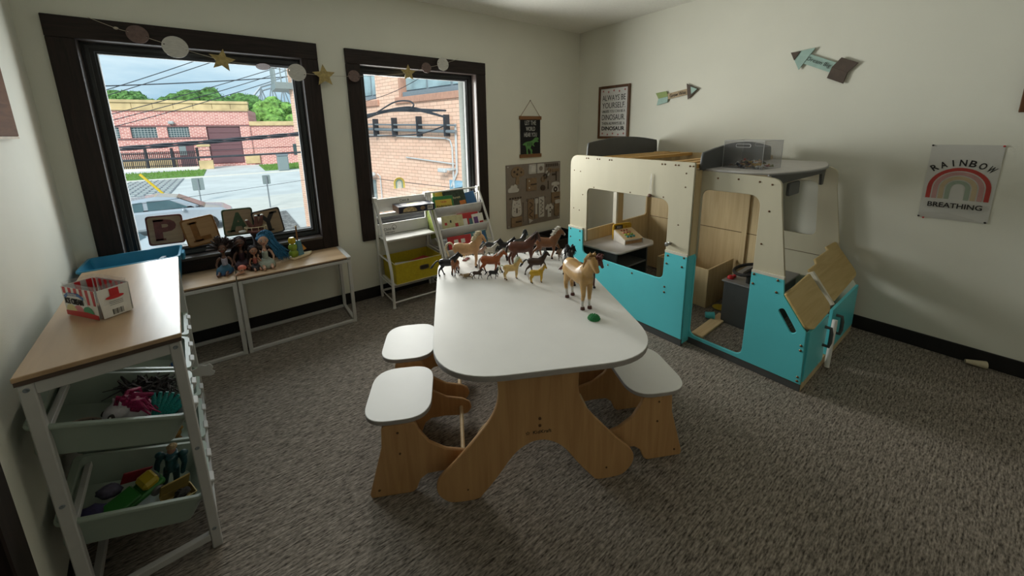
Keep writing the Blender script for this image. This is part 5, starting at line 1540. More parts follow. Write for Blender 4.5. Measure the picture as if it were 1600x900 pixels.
bpiece('test_tube', .925, .80, [rrect(-.038, .038, -.10, .10, .03)], M_BWOOD, .012); bpiece('tube_cap', .925, .69, [rrect(-.042, .042, -.018, .03, .02)], M_BWHT, .012, 0, bb, .012)
dl = bpiece('drawer_lock', .155, .905, [rrect(-.075, .075, -.055, .055, .004)], M_BWOOD, .02); bpiece('lock_bar', .18, .905, [rrect(-.04, .04, -.008, .008, .002)], M_BDRK, .008, 0, dl, .02)
bpiece('pointer', .41, .93, [[(-.03, .03), (.03, .0), (-.03, -.03)]], M_BWHT, .012, 0, bb, .012); bpiece('small_block', .515, .88, [rrect(-.022, .022, -.028, .028, .004)], M_BWOOD, .014)
for u, v in ((.03, .03), (.97, .03), (.03, .97), (.97, .97)): bpiece('corner_screw', u, v, [circ(.008, 10)], M_BWHT, .003)

# dinosaur banner
M_BLKC = mat('black canvas', (0.012, 0.012, 0.013), 0.9, bump=0.2, bscale=600); M_BARW = wood('banner bar', '#6e4a2a', '#8a6038', 'x', 10, 0.5)
M_TGRN = mat('dinosaur green', (0.10, 0.26, 0.075), 0.7); M_CHALK = mat('chalk white', (0.55, 0.55, 0.52), 0.8)
bn = thing('dinosaur_banner', 'small black hanging banner with a green dinosaur skeleton on the back wall', 'banner', (-.797, -.010, 1.20))
obj('cloth', G().box(-.148, .148, -.001, .001, .005, .445), M_BLKC, bn)
for z in (.012, .440):
    obj('wooden_bar', G().box(-.163, .163, -.010, .008, z - .020, z + .020, .003), M_BARW, bn)
obj('cord', G().tube([(-.145, 0, .455), (0, -.002, .633), (.145, 0, .455)], .0025, 6), M_BARW, bn)
obj('nail', G().lathe([(.004, 0), (.004, .01)], 8, M=T((0, .004, .633)) @ RX(R(90))), M_IRON, bn)
FMb = lambda x, z: basis((x, -.0022, z), (1, 0, 0), (0, 0, 1), (0, -1, 0))
for s_, w_, z_ in (('LET THE', .165, .385), ('WORLD', .135, .318), ('HEAR YOU', .19, .252)):
    obj('lettering', fit_text(s_, w_, .048, FMb(0, z_)), M_CHALK, bn)
trex = smoothline([(-.11, .150), (-.085, .165), (-.05, .175), (-.01, .178), (.03, .190), (.055, .212), (.08, .222), (.115, .218), (.122, .198), (.10, .188), (.122, .178), (.108, .166), (.075, .170), (.05, .155),
                   (.045, .138), (.06, .122), (.05, .118), (.028, .132), (.01, .125), (.0, .10), (.025, .075), (.018, .045), (.035, .032), (.0, .030), (-.002, .06), (-.015, .08), (-.035, .10), (-.045, .07), (-.035, .03), (-.06, .028), (-.062, .07), (-.07, .11), (-.085, .135), (-.118, .138)], 2, True)
dn = obj('dinosaur', flat('dinosaur', [trex], .0008, 0, FMb(0, -.002)), M_TGRN, bn)
for k in range(6):
    obj('rib', G().box(-.05 + k * .015, -.045 + k * .015, -.0032, -.0026, .125, .165), M_BLKC, dn)

# framed dinosaur quote on the right wall
M_FRB = wood('walnut frame', '#4a2c18', '#64401f', 'z', 10, 0.5); M_PAPER = mat('print paper', (0.66, 0.65, 0.63), 0.6, var=0.01); M_FOOT = mat('print red', (0.35, 0.06, 0.06), 0.6)
fr = thing('quote_frame', 'brown framed print with dinosaur quote high beside the room corner', 'picture frame', (-.010, -.556, 1.39))
FW, FH = .435, .595
FRM = lambda a, z, d=0.0: basis((-.004 - d, -a, z), (0, -1, 0), (0, 0, 1), (-1, 0, 0))
for nm, bx in (('frame_side', (-FW / 2, -FW / 2 + .028, 0, FH)), ('frame_side', (FW / 2 - .028, FW / 2, 0, FH)), ('frame_rail', (-FW / 2 + .028, FW / 2 - .028, 0, .028)), ('frame_rail', (-FW / 2 + .028, FW / 2 - .028, FH - .028, FH))):
    obj(nm, G().box(-.014, .008, -bx[1], -bx[0], bx[2], bx[3], .003), M_FRB, fr)
obj('print', G().box(-.002, .004, -FW / 2 + .026, FW / 2 - .026, .026, FH - .026), M_PAPER, fr)
for s_, w_, h_, z_, b_ in (('ALWAYS BE', .325, .062, .462, 0), ('YOURSELF.', .325, .062, .378, 0), ('UNLESS YOU CAN BE A', .325, .030, .312, 0), ('DINOSAUR.', .325, .062, .245, 0), ('THEN ALWAYS BE A', .325, .034, .175, 0), ('DINOSAUR', .325, .046, .118, .003)):
    obj('lettering', fit_text(s_, w_, h_, FRM(0, z_), .0004, b_), M_INK, fr)
paw = [(0, .012), (.005, .004), (.014, .006), (.007, -.003), (.010, -.012), (0, -.006), (-.010, -.012), (-.007, -.003), (-.014, .006), (-.005, .004)]
for row, z_ in ((0, .540), (1, .060)):
    for k in range(5):
        obj('footprint', flat('footprint', [paw], .0006, 0, FRM(-.15 + k * .075, z_ - .012 * (k % 2)) @ RZ(R(90))), M_FOOT, fr)

# two wooden arrow signs
def arrow_sign(name, loc, tilt, label, parts, text, tw, tm):
    t = thing(name, label, 'sign', loc)
    MM = basis((0, 0, 0), (0, -1, 0), (0, 0, 1), (-1, 0, 0)) @ RZ(tilt)
    for nm, loop, m_, d in parts:
        obj(nm, flat(nm, [loop], .010, .001, MM @ T((0, 0, d))), m_, t)
    obj('lettering', fit_text(text, tw, .034, MM @ T((tm, 0, .0126))), M_INK, t)
M_AMINT = mat('arrow mint', (0.33, 0.47, 0.42), 0.7, var=0.08, scale=20); M_AGRN = mat('arrow green', (0.28, 0.36, 0.13), 0.7); M_ATAN = mat('arrow tan', (0.42, 0.32, 0.20), 0.7, var=0.1, scale=20); M_ABRN = mat('arrow brown', (0.085, 0.062, 0.048), 0.7, var=0.15, scale=20)
arrow_sign('arrow_sign', (-.012, -1.312, 1.824), R(8.5), 'small tan arrow sign pointing right on the wall above the camper', [
    ('shaft', [(-.12, -.027), (.13, -.027), (.13, .027), (-.12, .027)], M_ATAN, 0.0015), ('fletching', [(-.215, .062), (-.19, .0), (-.085, .0), (-.095, .055)], M_AGRN, .004), ('fletching', [(-.215, -.062), (-.19, .0), (-.085, .0), (-.095, -.055)], M_AMINT, .004),
    ('head', [(.115, -.075), (.115, .075), (.225, .0)], M_ABRN, .006), ('head_tip', [(.155, -.035), (.155, .035), (.215, .0)], M_AMINT, .013)], 'Grow Wise', .165, .020)
arrow_sign('arrow_sign', (-.012, -2.432, 1.955), R(-27), 'mint green arrow sign pointing left, high on the right wall', [
    ('shaft', [(-.12, -.036), (.15, -.036), (.15, .036), (-.12, .036)], M_AMINT, .0015), ('fletching', [(.21, .075), (.19, .0), (.085, .0), (.10, .075)], M_ABRN, .005), ('fletching', [(.21, -.075), (.19, .0), (.085, .0), (.10, -.075)], M_ABRN, .005),
    ('head', [(-.10, -.085), (-.085, .085), (-.215, .005)], M_AMINT, .006), ('head_tip', [(-.165, -.035), (-.160, .035), (-.216, .005)], M_ABRN, .013)], 'Dream Big', .165, -.008)

# rainbow breathing poster
ps = thing('rainbow_poster', 'white rainbow breathing poster pinned on the right wall', 'poster', (-.004, -3.222, .90))
PM = lambda a, z, d=0.0: basis((-.0015 - d, -a, z), (0, -1, 0), (0, 0, 1), (-1, 0, 0))
obj('sheet', G().box(-.001, .001, -.145, .145, .0, .470), mat('poster paper', (0.56, 0.55, 0.51), 0.45, var=0.01), ps)
obj('curled_flap', G().add([(-.002, .145, .0), (-.010, .145, .030), (-.012, .02, .045), (-.006, -.10, .062), (-.004, -.145, .085), (-.002, -.145, .0)], [(0, 1, 2, 3, 4, 5)]), MATS['poster paper'], ps)
for r0, r1, c_ in ((.110, .130, (0.40, 0.045, 0.035)), (.083, .104, (0.46, 0.26, 0.24)), (.056, .077, (0.48, 0.38, 0.24)), (.030, .050, (0.30, 0.36, 0.28))):
    obj('arch', flat('arch', [arcband(r0, r1, .070, 20)], .0006, 0, PM(0, .130, .001)), mat('poster arch %.2f' % c_[0], c_, 0.6), ps)
word = 'RAINBOW'
for k, ch in enumerate(word):
    a = R(124 - 68 * k / 6)
    rr = .205
    obj('letter', fit_text(ch, .029 if ch not in 'I' else .006, .040, PM(rr * math.cos(a), .155 + rr * math.sin(a), .001) @ RZ(a - R(90)), bold=.002), M_INK, ps)
obj('lettering', fit_text('BREATHING', .225, .032, PM(0, .092, .0125), bold=.002), M_INK, ps)
for a, z, m_ in ((-.140, .465, M_INK), (.140, .465, M_RED), (-.142, .004, M_INK), (-.120, -.004, M_RED), (.135, .006, M_INK)):
    obj('pin', G().ball((-.006, -a, z), .0055, 8, 6), m_, ps)

# brown frames cut by the picture edges
lf = thing('wooden_plaque', 'brown wooden plaque on the left wall at the picture edge', 'plaque', LW @ Vector((1.06, -.012, 1.50)), math.atan2(-0.9911, 0.1332))
obj('board', G().box(-.235, .30, -.010, .010, .010, .45, .003), wood('brown plaque', '#5c3a20', '#744b2b', 'x', 8, 0.8, spec=0.05), lf)
obj('pale_edge', G().box(-.235, .30, -.012, .010, .0, .010), M_ATAN, lf)
rf_ = thing('wall_frame', 'brown framed picture at the right picture edge', 'picture frame', (-.012, -3.66, 1.555))
for nm, bx in (('frame_side', (-.28, -.25, 0, .5)), ('frame_side', (.25, .28, 0, .5)), ('frame_rail', (-.25, .25, 0, .03)), ('frame_rail', (-.25, .25, .47, .5))):
    obj(nm, G().box(-.012, .008, bx[0], bx[1], bx[2], bx[3], .003), M_FRB, rf_)
obj('print', G().box(-.002, .006, -.25, .25, .03, .47), M_PAPER, rf_)
# pale cone of card by the right baseboard
single('card_cone', G().lathe([(.012, -.045), (.024, .045), (.022, .045), (.010, -.043)], 16, M=RY(R(90)) @ Matrix.Identity(4)), mat('cream card', (0.55, 0.48, 0.34), 0.8), (-.045, -3.452, .024), 'cream card cone lying on the carpet by the right baseboard', 'cone', R(-68), smooth=40)
# ------------------------------------------------------------------ toys
def organic(g, voxel, smooth=6, factor=0.5, name='body'):
    """fuse overlapping volumes into one continuous skin"""
    me = g.mesh(name)
    o = bpy.data.objects.new('tmp', me)
    COL.objects.link(o)
    rm = o.modifiers.new('fuse', 'REMESH'); rm.mode = 'VOXEL'; rm.voxel_size = voxel
    sm = o.modifiers.new('soften', 'SMOOTH'); sm.iterations = smooth; sm.factor = factor
    dg = bpy.context.evaluated_depsgraph_get()
    out = bpy.data.meshes.new_from_object(o.evaluated_get(dg))
    bpy.data.objects.remove(o)
    bpy.data.meshes.remove(me)
    out.name = name
    for p in out.polygons:
        p.use_smooth = True
    return out

def horse_mat(name, body, sock=None, sock_z=0.0, muzzle=None, rough=0.35, blotch=None):
    if name in MATS:
        return MATS[name]
    m = bpy.data.materials.new(name)
    m.use_nodes = True
    n, l = m.node_tree.nodes, m.node_tree.links
    b = n['Principled BSDF']
    b.inputs['Roughness'].default_value = rough
    tc = n.new('ShaderNodeTexCoord')
    no = n.new('ShaderNodeTexNoise'); no.inputs['Scale'].default_value = 4.0
    l.new(tc.outputs['Object'], no.inputs['Vector'])
    rp = n.new('ShaderNodeValToRGB')
    rp.color_ramp.elements[0].position, rp.color_ramp.elements[1].position = (0.35, 0.65) if not blotch else (0.50, 0.54)
    rp.color_ramp.elements[0].color = tuple(c * .85 for c in body) + (1,)
    rp.color_ramp.elements[1].color = (tuple(min(1, c * 1.1) for c in body) if not blotch else blotch) + (1,)
    l.new(no.outputs['Fac'], rp.inputs['Fac'])
    last = rp.outputs['Color']
    sx = n.new('ShaderNodeSeparateXYZ')
    l.new(tc.outputs['Object'], sx.inputs['Vector'])
    def band(sock_, lo, hi, comp, col, prev):
        mr = n.new('ShaderNodeMapRange')
        mr.inputs['From Min'].default_value, mr.inputs['From Max'].default_value = lo, hi
        l.new(sx.outputs[comp], mr.inputs['Value'])
        mx = n.new('ShaderNodeMix'); mx.data_type = 'RGBA'
        l.new(mr.outputs['Result'], mx.inputs['Factor'])
        if sock_:
            mx.inputs['A'].default_value = col + (1,); l.new(prev, mx.inputs['B'])
        else:
            mx.inputs['B'].default_value = col + (1,); l.new(prev, mx.inputs['A'])
        return mx.outputs['Result']
    if sock:
        last = band(True, sock_z - .03, sock_z + .03, 'Z', sock, last)
    if muzzle:
        last = band(False, .80, .84, 'X', muzzle, last)
    l.new(last, b.inputs['Base Color'])
    MATS[name] = m
    return m

def horse_geometry(pose):
    """unit horse: withers about 1.0 high, facing +x, standing on z = 0"""
    g = G()
    g.tube([(-.54, 0, .80), (-.46, 0, .81), (-.30, 0, .80), (-.08, 0, .76), (.14, 0, .75), (.32, 0, .79), (.44, 0, .83), (.50, 0, .86)],
           [(.06, .08), (.165, .185), (.215, .225), (.215, .23), (.21, .23), (.195, .225), (.15, .18), (.07, .09)], 14)
    nk = pose['neck']
    g.tube([(.30, 0, .86), (.42, 0, .97)] + nk, [(.15, .21), (.13, .185), (.105, .15), (.085, .115), (.06, .085)][:2 + len(nk)], 12)
    (hx, hy, hz), (mx, my, mz) = nk[-1], pose['muzzle']
    P0, P1 = Vector((hx, hy, hz + .02)), Vector((mx, my, mz))
    pts = [P0 - (P1 - P0) * .12, P0, P0.lerp(P1, .35), P0.lerp(P1, .7), P1, P1 + (P1 - P0) * .06]
    g.tube(pts, [(.05, .06), (.09, .10), (.085, .10), (.064, .07), (.058, .060), (.025, .025)], 12)
    dirh = (P1 - P0).normalized()
    for s in (-1, 1):
        e = P0 + Vector((-.01, s * .05, .07))
        g.tube([e, e + Vector((.0, s * .012, .06)), e + Vector((.015, s * .015, .115))], [.026, .024, .005], 7)
    feet = []
    for i, (leg, y) in enumerate(zip(pose['legs'], (.095, -.095, .10, -.10))):
        rad = [(.09, .12), (.075, .092), .052, .040, .042, .044] if i < 2 else [(.105, .15), (.085, .115), .057, .041, .042, .044]
        pts = [(x, y * (1 if k == 0 else .95), z) for k, (x, z) in enumerate(leg)]
        g.tube(pts, rad[:len(pts)], 10)
        feet.append((pts[-1], pts[-2]))
    return g, feet, (P0, P1, nk)
FL = [(.36, .78), (.37, .60), (.375, .34), (.365, .13), (.385, .045)]
HLp = [(-.38, .78), (-.30, .58), (-.455, .36), (-.425, .13), (-.40, .045)]
sh = lambda leg, ds: [(x + d, z + dz) for (x, z), (d, dz) in zip(leg, ds)]
POSES = {
 'stand': dict(neck=[(.53, 0, 1.12), (.60, 0, 1.27)], muzzle=(.80, 0, 1.03), legs=[FL, sh(FL, [(0, 0), (.01, 0), (.03, .0), (-.01, .0), (-.01, 0)]), HLp, sh(HLp, [(0, 0), (0, 0), (.04, 0), (.06, 0), (.06, 0)])]),
 'walk': dict(neck=[(.56, 0, 1.08), (.66, 0, 1.20)], muzzle=(.90, 0, 1.02), legs=[sh(FL, [(0, 0), (.06, .01), (.13, .03), (.20, .03), (.24, .0)]), sh(FL, [(0, 0), (-.05, 0), (-.09, 0), (-.17, 0), (-.18, 0)]), sh(HLp, [(0, 0), (.05, 0), (.09, 0), (.14, 0), (.16, 0)]), sh(HLp, [(0, 0), (-.02, 0), (-.08, 0), (-.15, .01), (-.14, 0)])]),
 'trot': dict(neck=[(.54, 0, 1.13), (.63, 0, 1.29)], muzzle=(.85, 0, 1.10), legs=[sh(FL, [(0, 0), (.10, .05), (.24, .10), (.16, .16), (.10, .16)]), sh(FL, [(0, 0), (-.04, 0), (-.05, 0), (-.12, 0), (-.14, 0)]), sh(HLp, [(0, 0), (.10, .02), (.16, .02), (.20, .0), (.22, 0)]), sh(HLp, [(0, 0), (-.04, .0), (-.14, .02), (-.26, .04), (-.30, .0)])]),
 'arched': dict(neck=[(.55, 0, 1.10), (.66, 0, 1.20)], muzzle=(.80, 0, .93), legs=[sh(FL, [(0, 0), (.02, 0), (.05, 0), (.06, 0), (.06, 0)]), FL, sh(HLp, [(0, 0), (-.01, 0), (-.03, 0), (-.04, 0), (-.03, 0)]), sh(HLp, [(0, 0), (.02, 0), (.05, 0), (.07, 0), (.08, 0)])]),
}
PROTO = {}
hoof_me = G().lathe([(.056, -.045), (.050, .0), (.044, .014)], 10).mesh('hoof')
for nm, pose in POSES.items():
    g, feet, hd = horse_geometry(pose)
    PROTO[nm] = (organic(g, .022, 5, .5), feet, hd)
def mane_mesh(hd, style, seed):
    rnd = random.Random(seed)
    P0, P1, nk = hd
    g = G()
    crest = [Vector((.36, 0, 1.02)), Vector((.44, 0, 1.10)), Vector(nk[0]) + Vector((-.075, 0, .055)), Vector(nk[1]) + Vector((-.05, 0, .06)), P0 + Vector((.03, 0, .08))]
    cr = [Vector(p) for p in smoothline([tuple(c) for c in crest], 5)]
    big = {'short': .07, 'long': .26, 'wild': .30, 'up': .16}[style]
    for i, c in enumerate(cr):
        for k in range(3 if style == 'short' else 5):
            s = 1 if (style in ('long',) and k % 3) else rnd.choice((-1, 1))
            L_ = big * rnd.uniform(.7, 1.15)
            if style == 'up':
                d = Vector((-.05 + rnd.uniform(-.05, .05), rnd.uniform(-.05, .05), L_ * .55)); e = d + Vector((-.10, rnd.uniform(-.06, .06), L_ * .1))
            elif style == 'wild':
                d = Vector((rnd.uniform(-.15, .1), s * rnd.uniform(.06, .14), rnd.uniform(.02, .14))); e = d + Vector((rnd.uniform(-.2, .15), s * .06, -L_ * rnd.uniform(-.2, .9)))
            else:
                d = Vector((-.03, s * .085, .02)); e = Vector((-.05 + rnd.uniform(-.05, .04), s * .115, -L_))
            g.tube([c + Vector((0, 0, -.02)), c + d * .6 + Vector((0, 0, .02)), c + d, c + e], [.026, .028, .022, .006], 5)
    return g.mesh('mane')
def tail_mesh(style, seed):
    rnd = random.Random(seed + 50)
    g = G()
    for k in range(7):
        j = lambda a: rnd.uniform(-a, a)
        if style == 'raised':
            p = [(-.50, 0, .90), (-.60, j(.02), 1.02), (-.73, j(.03), 1.0), (-.80 + j(.03), j(.05), .82), (-.74 + j(.03), j(.06), .60), (-.70 + j(.03), j(.05), .48)]
        elif style == 'flow':
            p = [(-.50, 0, .88), (-.62, j(.02), .92), (-.78, j(.05), .80), (-.92 + j(.05), j(.08), .62), (-1.0 + j(.06), j(.1), .5)]
        else:
            p = [(-.50, 0, .88), (-.57, j(.02), .84), (-.62, j(.04), .62), (-.60 + j(.03), j(.05), .40), (-.58 + j(.03), j(.05), .25)]
        g.tube(smoothline(p, 3), [.020 + .020 * math.sin(math.pi * min(1, q / 9)) for q in range(3 * (len(p) - 1))] + [.006], 6)
    return g.mesh('tail')
HM_ = {}
def horse(label, pose, x, y, head_deg, scale, body, mane_c, mane_style='short', tail_style='down', hoof_c=(0.035, 0.025, 0.02), sock=None, sock_z=.2, muzzle=None, blotch=None, seed=1, z=.6512, extra=None, rot=None):
    me, feet, hd = PROTO[pose]
    t = thing('toy_horse', label, 'toy horse', (x, y, z), R(head_deg), 'toy horses on the activity table', rot=rot, scale=scale)
    key = 'coat %.3f %.3f %.3f %s' % (body + (str(sock) + str(blotch) + str(muzzle),))
    bm_ = horse_mat(key, body, sock, sock_z, muzzle, .35, blotch)
    o = bpy.data.objects.new('body', me); COL.objects.link(o); o.parent = t
    if not me.materials: me.materials.append(bm_)
    setmat(o, bm_)
    hm = mat('hoof %.3f' % hoof_c[0], hoof_c, 0.5)
    for (f, prev) in feet:
        h = bpy.data.objects.new('hoof', hoof_me); COL.objects.link(h); h.parent = t
        if not hoof_me.materials: hoof_me.materials.append(hm)
        setmat(h, hm)
        h.location = (f[0] + .008, f[1], f[2])
    mm = mat('hair %.3f %.3f' % mane_c[:2], mane_c, 0.6, var=0.2, scale=30)
    k1 = (pose, mane_style, seed); k2 = (tail_style, seed)
    if k1 not in HM_: HM_[k1] = mane_mesh(hd, mane_style, seed)
    if k2 not in HM_: HM_[k2] = tail_mesh(tail_style, seed)
    for nm, k in (('mane', k1), ('tail', k2)):
        q = bpy.data.objects.new(nm, HM_[k]); COL.objects.link(q); q.parent = t
        if not HM_[k].materials:
            HM_[k].materials.append(mm)
            for p in HM_[k].polygons: p.use_smooth = True
        setmat(q, mm)
    P0, P1, _ = hd
    for s in (-1, 1):
        obj('eye', eye_me, M_INK, t).location = P0.lerp(P1, .28) + Vector((.012, s * .066, .028))
    return t
eye_me = G().ball((0, 0, 0), (.020, .010, .020), 8, 6).mesh('eye')
TAN = (0.50, 0.29, 0.10); PALO = (0.62, 0.36, 0.17); BAY = (0.115, 0.035, 0.018); CHEST = (0.22, 0.085, 0.03); BLK = (0.012, 0.011, 0.012); CREAM = (0.70, 0.60, 0.40); WHT = (0.62, 0.60, 0.56)
h1 = horse('large tan toy horse with white socks facing the camera at the table edge', 'stand', -2.314, -2.190, -106, .208, TAN, TAN, 'short', 'down', (0.09, 0.03, 0.02), WHT, .22, None, None, 1)
obj('forelock', G().tube([(.62, .03, 1.36), (.68, .035, 1.30), (.70, .04, 1.24)], [.02, .035, .012], 7), mat('auburn forelock', (0.10, 0.03, 0.015), 0.6), h1, 60)
h2 = horse('large palomino toy horse with raised cream tail at the far left of the herd', 'stand', -2.492, -1.400, -33, .158, PALO, CREAM, 'up', 'raised', (0.03, 0.02, 0.02), None, .2, (0.13, 0.05, 0.03), None, 2)
obj('bridle', G().tube([(.70, .085, 1.12), (.72, .06, 1.06), (.76, .0, 1.02), (.72, -.06, 1.06), (.70, -.085, 1.12), (.66, -.09, 1.2), (.64, 0, 1.3), (.66, .09, 1.2)], .010, 6, closed=True), M_INK, h2)
horse('orange brown toy horse with white tail walking in front of the palomino', 'walk', -2.437, -1.592, -33, .112, (0.34, 0.085, 0.02), (0.60, 0.50, 0.48), 'short', 'down', (0.02, 0.015, 0.015), (0.03, 0.02, 0.018), .22, None, None, 3)
horse('cream toy pony with looping pale mane in the front row', 'stand', -2.392, -1.738, -20, .088, (0.66, 0.45, 0.17), (0.66, 0.68, 0.52), 'up', 'raised', (0.10, 0.03, 0.02), None, .2, None, None, 4)
horse('small bright yellow toy horse with white mane in the front row', 'stand', -2.312, -1.872, -25, .076, (0.58, 0.36, 0.02), (0.62, 0.56, 0.50), 'short', 'down', (0.05, 0.03, 0.02), None, .2, None, None, 3)
horse('tiny dark brown toy horse at the very front left', 'walk', -2.545, -1.608, -30, .046, (0.05, 0.025, 0.015), BLK, 'short', 'flow', BLK, None, .2, None, None, 5)
horse('tiny tan toy horse lying on its side at the front left', 'walk', -2.585, -1.575, 150, .046, (0.36, 0.24, 0.12), BLK, 'short', 'down', BLK, None, .2, None, None, 5, .6585, None, (R(88), 0, R(165)))
horse('tiny black toy horse with raised tail in the front row', 'trot', -2.470, -1.668, -30, .050, BLK, BLK, 'short', 'flow', BLK, None, .2, None, None, 5)
horse('slim black toy horse at the left table edge', 'walk', -2.645, -1.440, -20, .100, BLK, BLK, 'short', 'flow', BLK, None, .2, None, None, 6)
horse('brown toy foal in front of the slim black horse', 'stand', -2.606, -1.462, -140, .078, (0.26, 0.085, 0.025), BLK, 'short', 'down', BLK, BLK, .2, None, None, 6)
horse('large dark bay toy horse with long dark mane in the middle of the herd', 'arched', -2.205, -1.600, -22, .160, BAY, (0.035, 0.016, 0.012), 'long', 'down', BLK, None, .2, None, None, 7)
horse('large chestnut toy horse with white flying mane at the back right', 'trot', -1.990, -1.600, -36, .146, CHEST, (0.66, 0.62, 0.55), 'up', 'flow', BLK, None, .2, WHT, None, 8)
horse('black toy horse grazing behind the herd, leftmost of the black pair', 'walk', -2.235, -1.310, -50, .092, BLK, BLK, 'long', 'flow', BLK, None, .2, None, None, 9)
horse('black toy horse behind the bay horse, right of the black pair', 'arched', -2.165, -1.370, -35, .096, BLK, BLK, 'long', 'down', BLK, WHT, .18, None, None, 9)
horse('taller black toy horse at the back with only its head showing', 'stand', -2.085, -1.430, 15, .118, BLK, BLK, 'long', 'down', BLK, None, .2, None, None, 10)
horse('black and white toy horse with wild black mane behind the tan horse', 'arched', -2.120, -1.930, -128, .160, BLK, BLK, 'wild', 'down', BLK, None, .2, None, (0.55, 0.54, 0.52), 11)
horse('red brown toy horse with frizzy mane half hidden behind the tan horse', 'arched', -2.150, -2.075, -70, .138, (0.10, 0.025, 0.02), (0.16, 0.05, 0.045), 'wild', 'flow', BLK, None, .2, None, None, 12)
horse('dark brown toy horse galloping in front of the bay', 'trot', -2.222, -1.765, -30, .098, (0.045, 0.022, 0.014), BLK, 'short', 'flow', BLK, None, .2, None, None, 13)
horse('small grey and white toy foal under the chestnut horse', 'stand', -1.965, -1.520, -20, .066, (0.10, 0.09, 0.085), BLK, 'short', 'down', BLK, WHT, .25, None, None, 14)
horse('small dun toy foal to the right of the chestnut horse', 'walk', -1.925, -1.665, -150, .062, (0.17, 0.09, 0.045), BLK, 'short', 'down', BLK, WHT, .2, None, None, 14)
horse('small white toy horse behind the orange brown one', 'walk', -2.275, -1.345, -15, .074, (0.52, 0.50, 0.44), (0.4, 0.38, 0.33), 'short', 'down', BLK, None, .2, None, None, 15)
horse('small pinkish toy pony with dark hooves behind the palomino', 'stand', -2.345, -1.315, -40, .068, (0.40, 0.28, 0.22), BLK, 'short', 'down', BLK, WHT, .22, None, None, 15)
h23 = horse('small yellow toy horse on a red base seen under the palomino', 'stand', -2.425, -1.275, -150, .060, (0.45, 0.27, 0.05), (0.2, 0.1, 0.04), 'short', 'down', BLK, WHT, .2, None, None, 16, .656)
obj('red_base', G().box(-.6, .55, -.22, .22, -.075, 0, .03), mat('red base', (0.22, 0.03, 0.02), 0.4), h23)
# green knobbly half ball
gb = thing('knobbly_ball', 'green knobbly half ball lying beside the tan toy horse', 'ball', (-2.383, -2.357, .651))
M_GB = mat('green rubber', (0.015, 0.22, 0.06), 0.35)
obj('dome', G().ball((0, 0, .0), (.026, .026, .022), 18, 12), M_GB, gb, 60)
nob = G().ball((0, 0, 0), (.0042, .0042, .0030), 7, 5).mesh('knob')
for i in range(5):
    e = R(8 + i * 18)
    nn = max(1, int(17 * math.cos(e)))
    for k in range(nn):
        a = 2 * math.pi * (k + .5 * (i % 2)) / nn
        o = obj('knob', nob, M_GB, gb); o.location = (.0262 * math.cos(e) * math.cos(a), .0262 * math.cos(e) * math.sin(a), .0222 * math.sin(e))
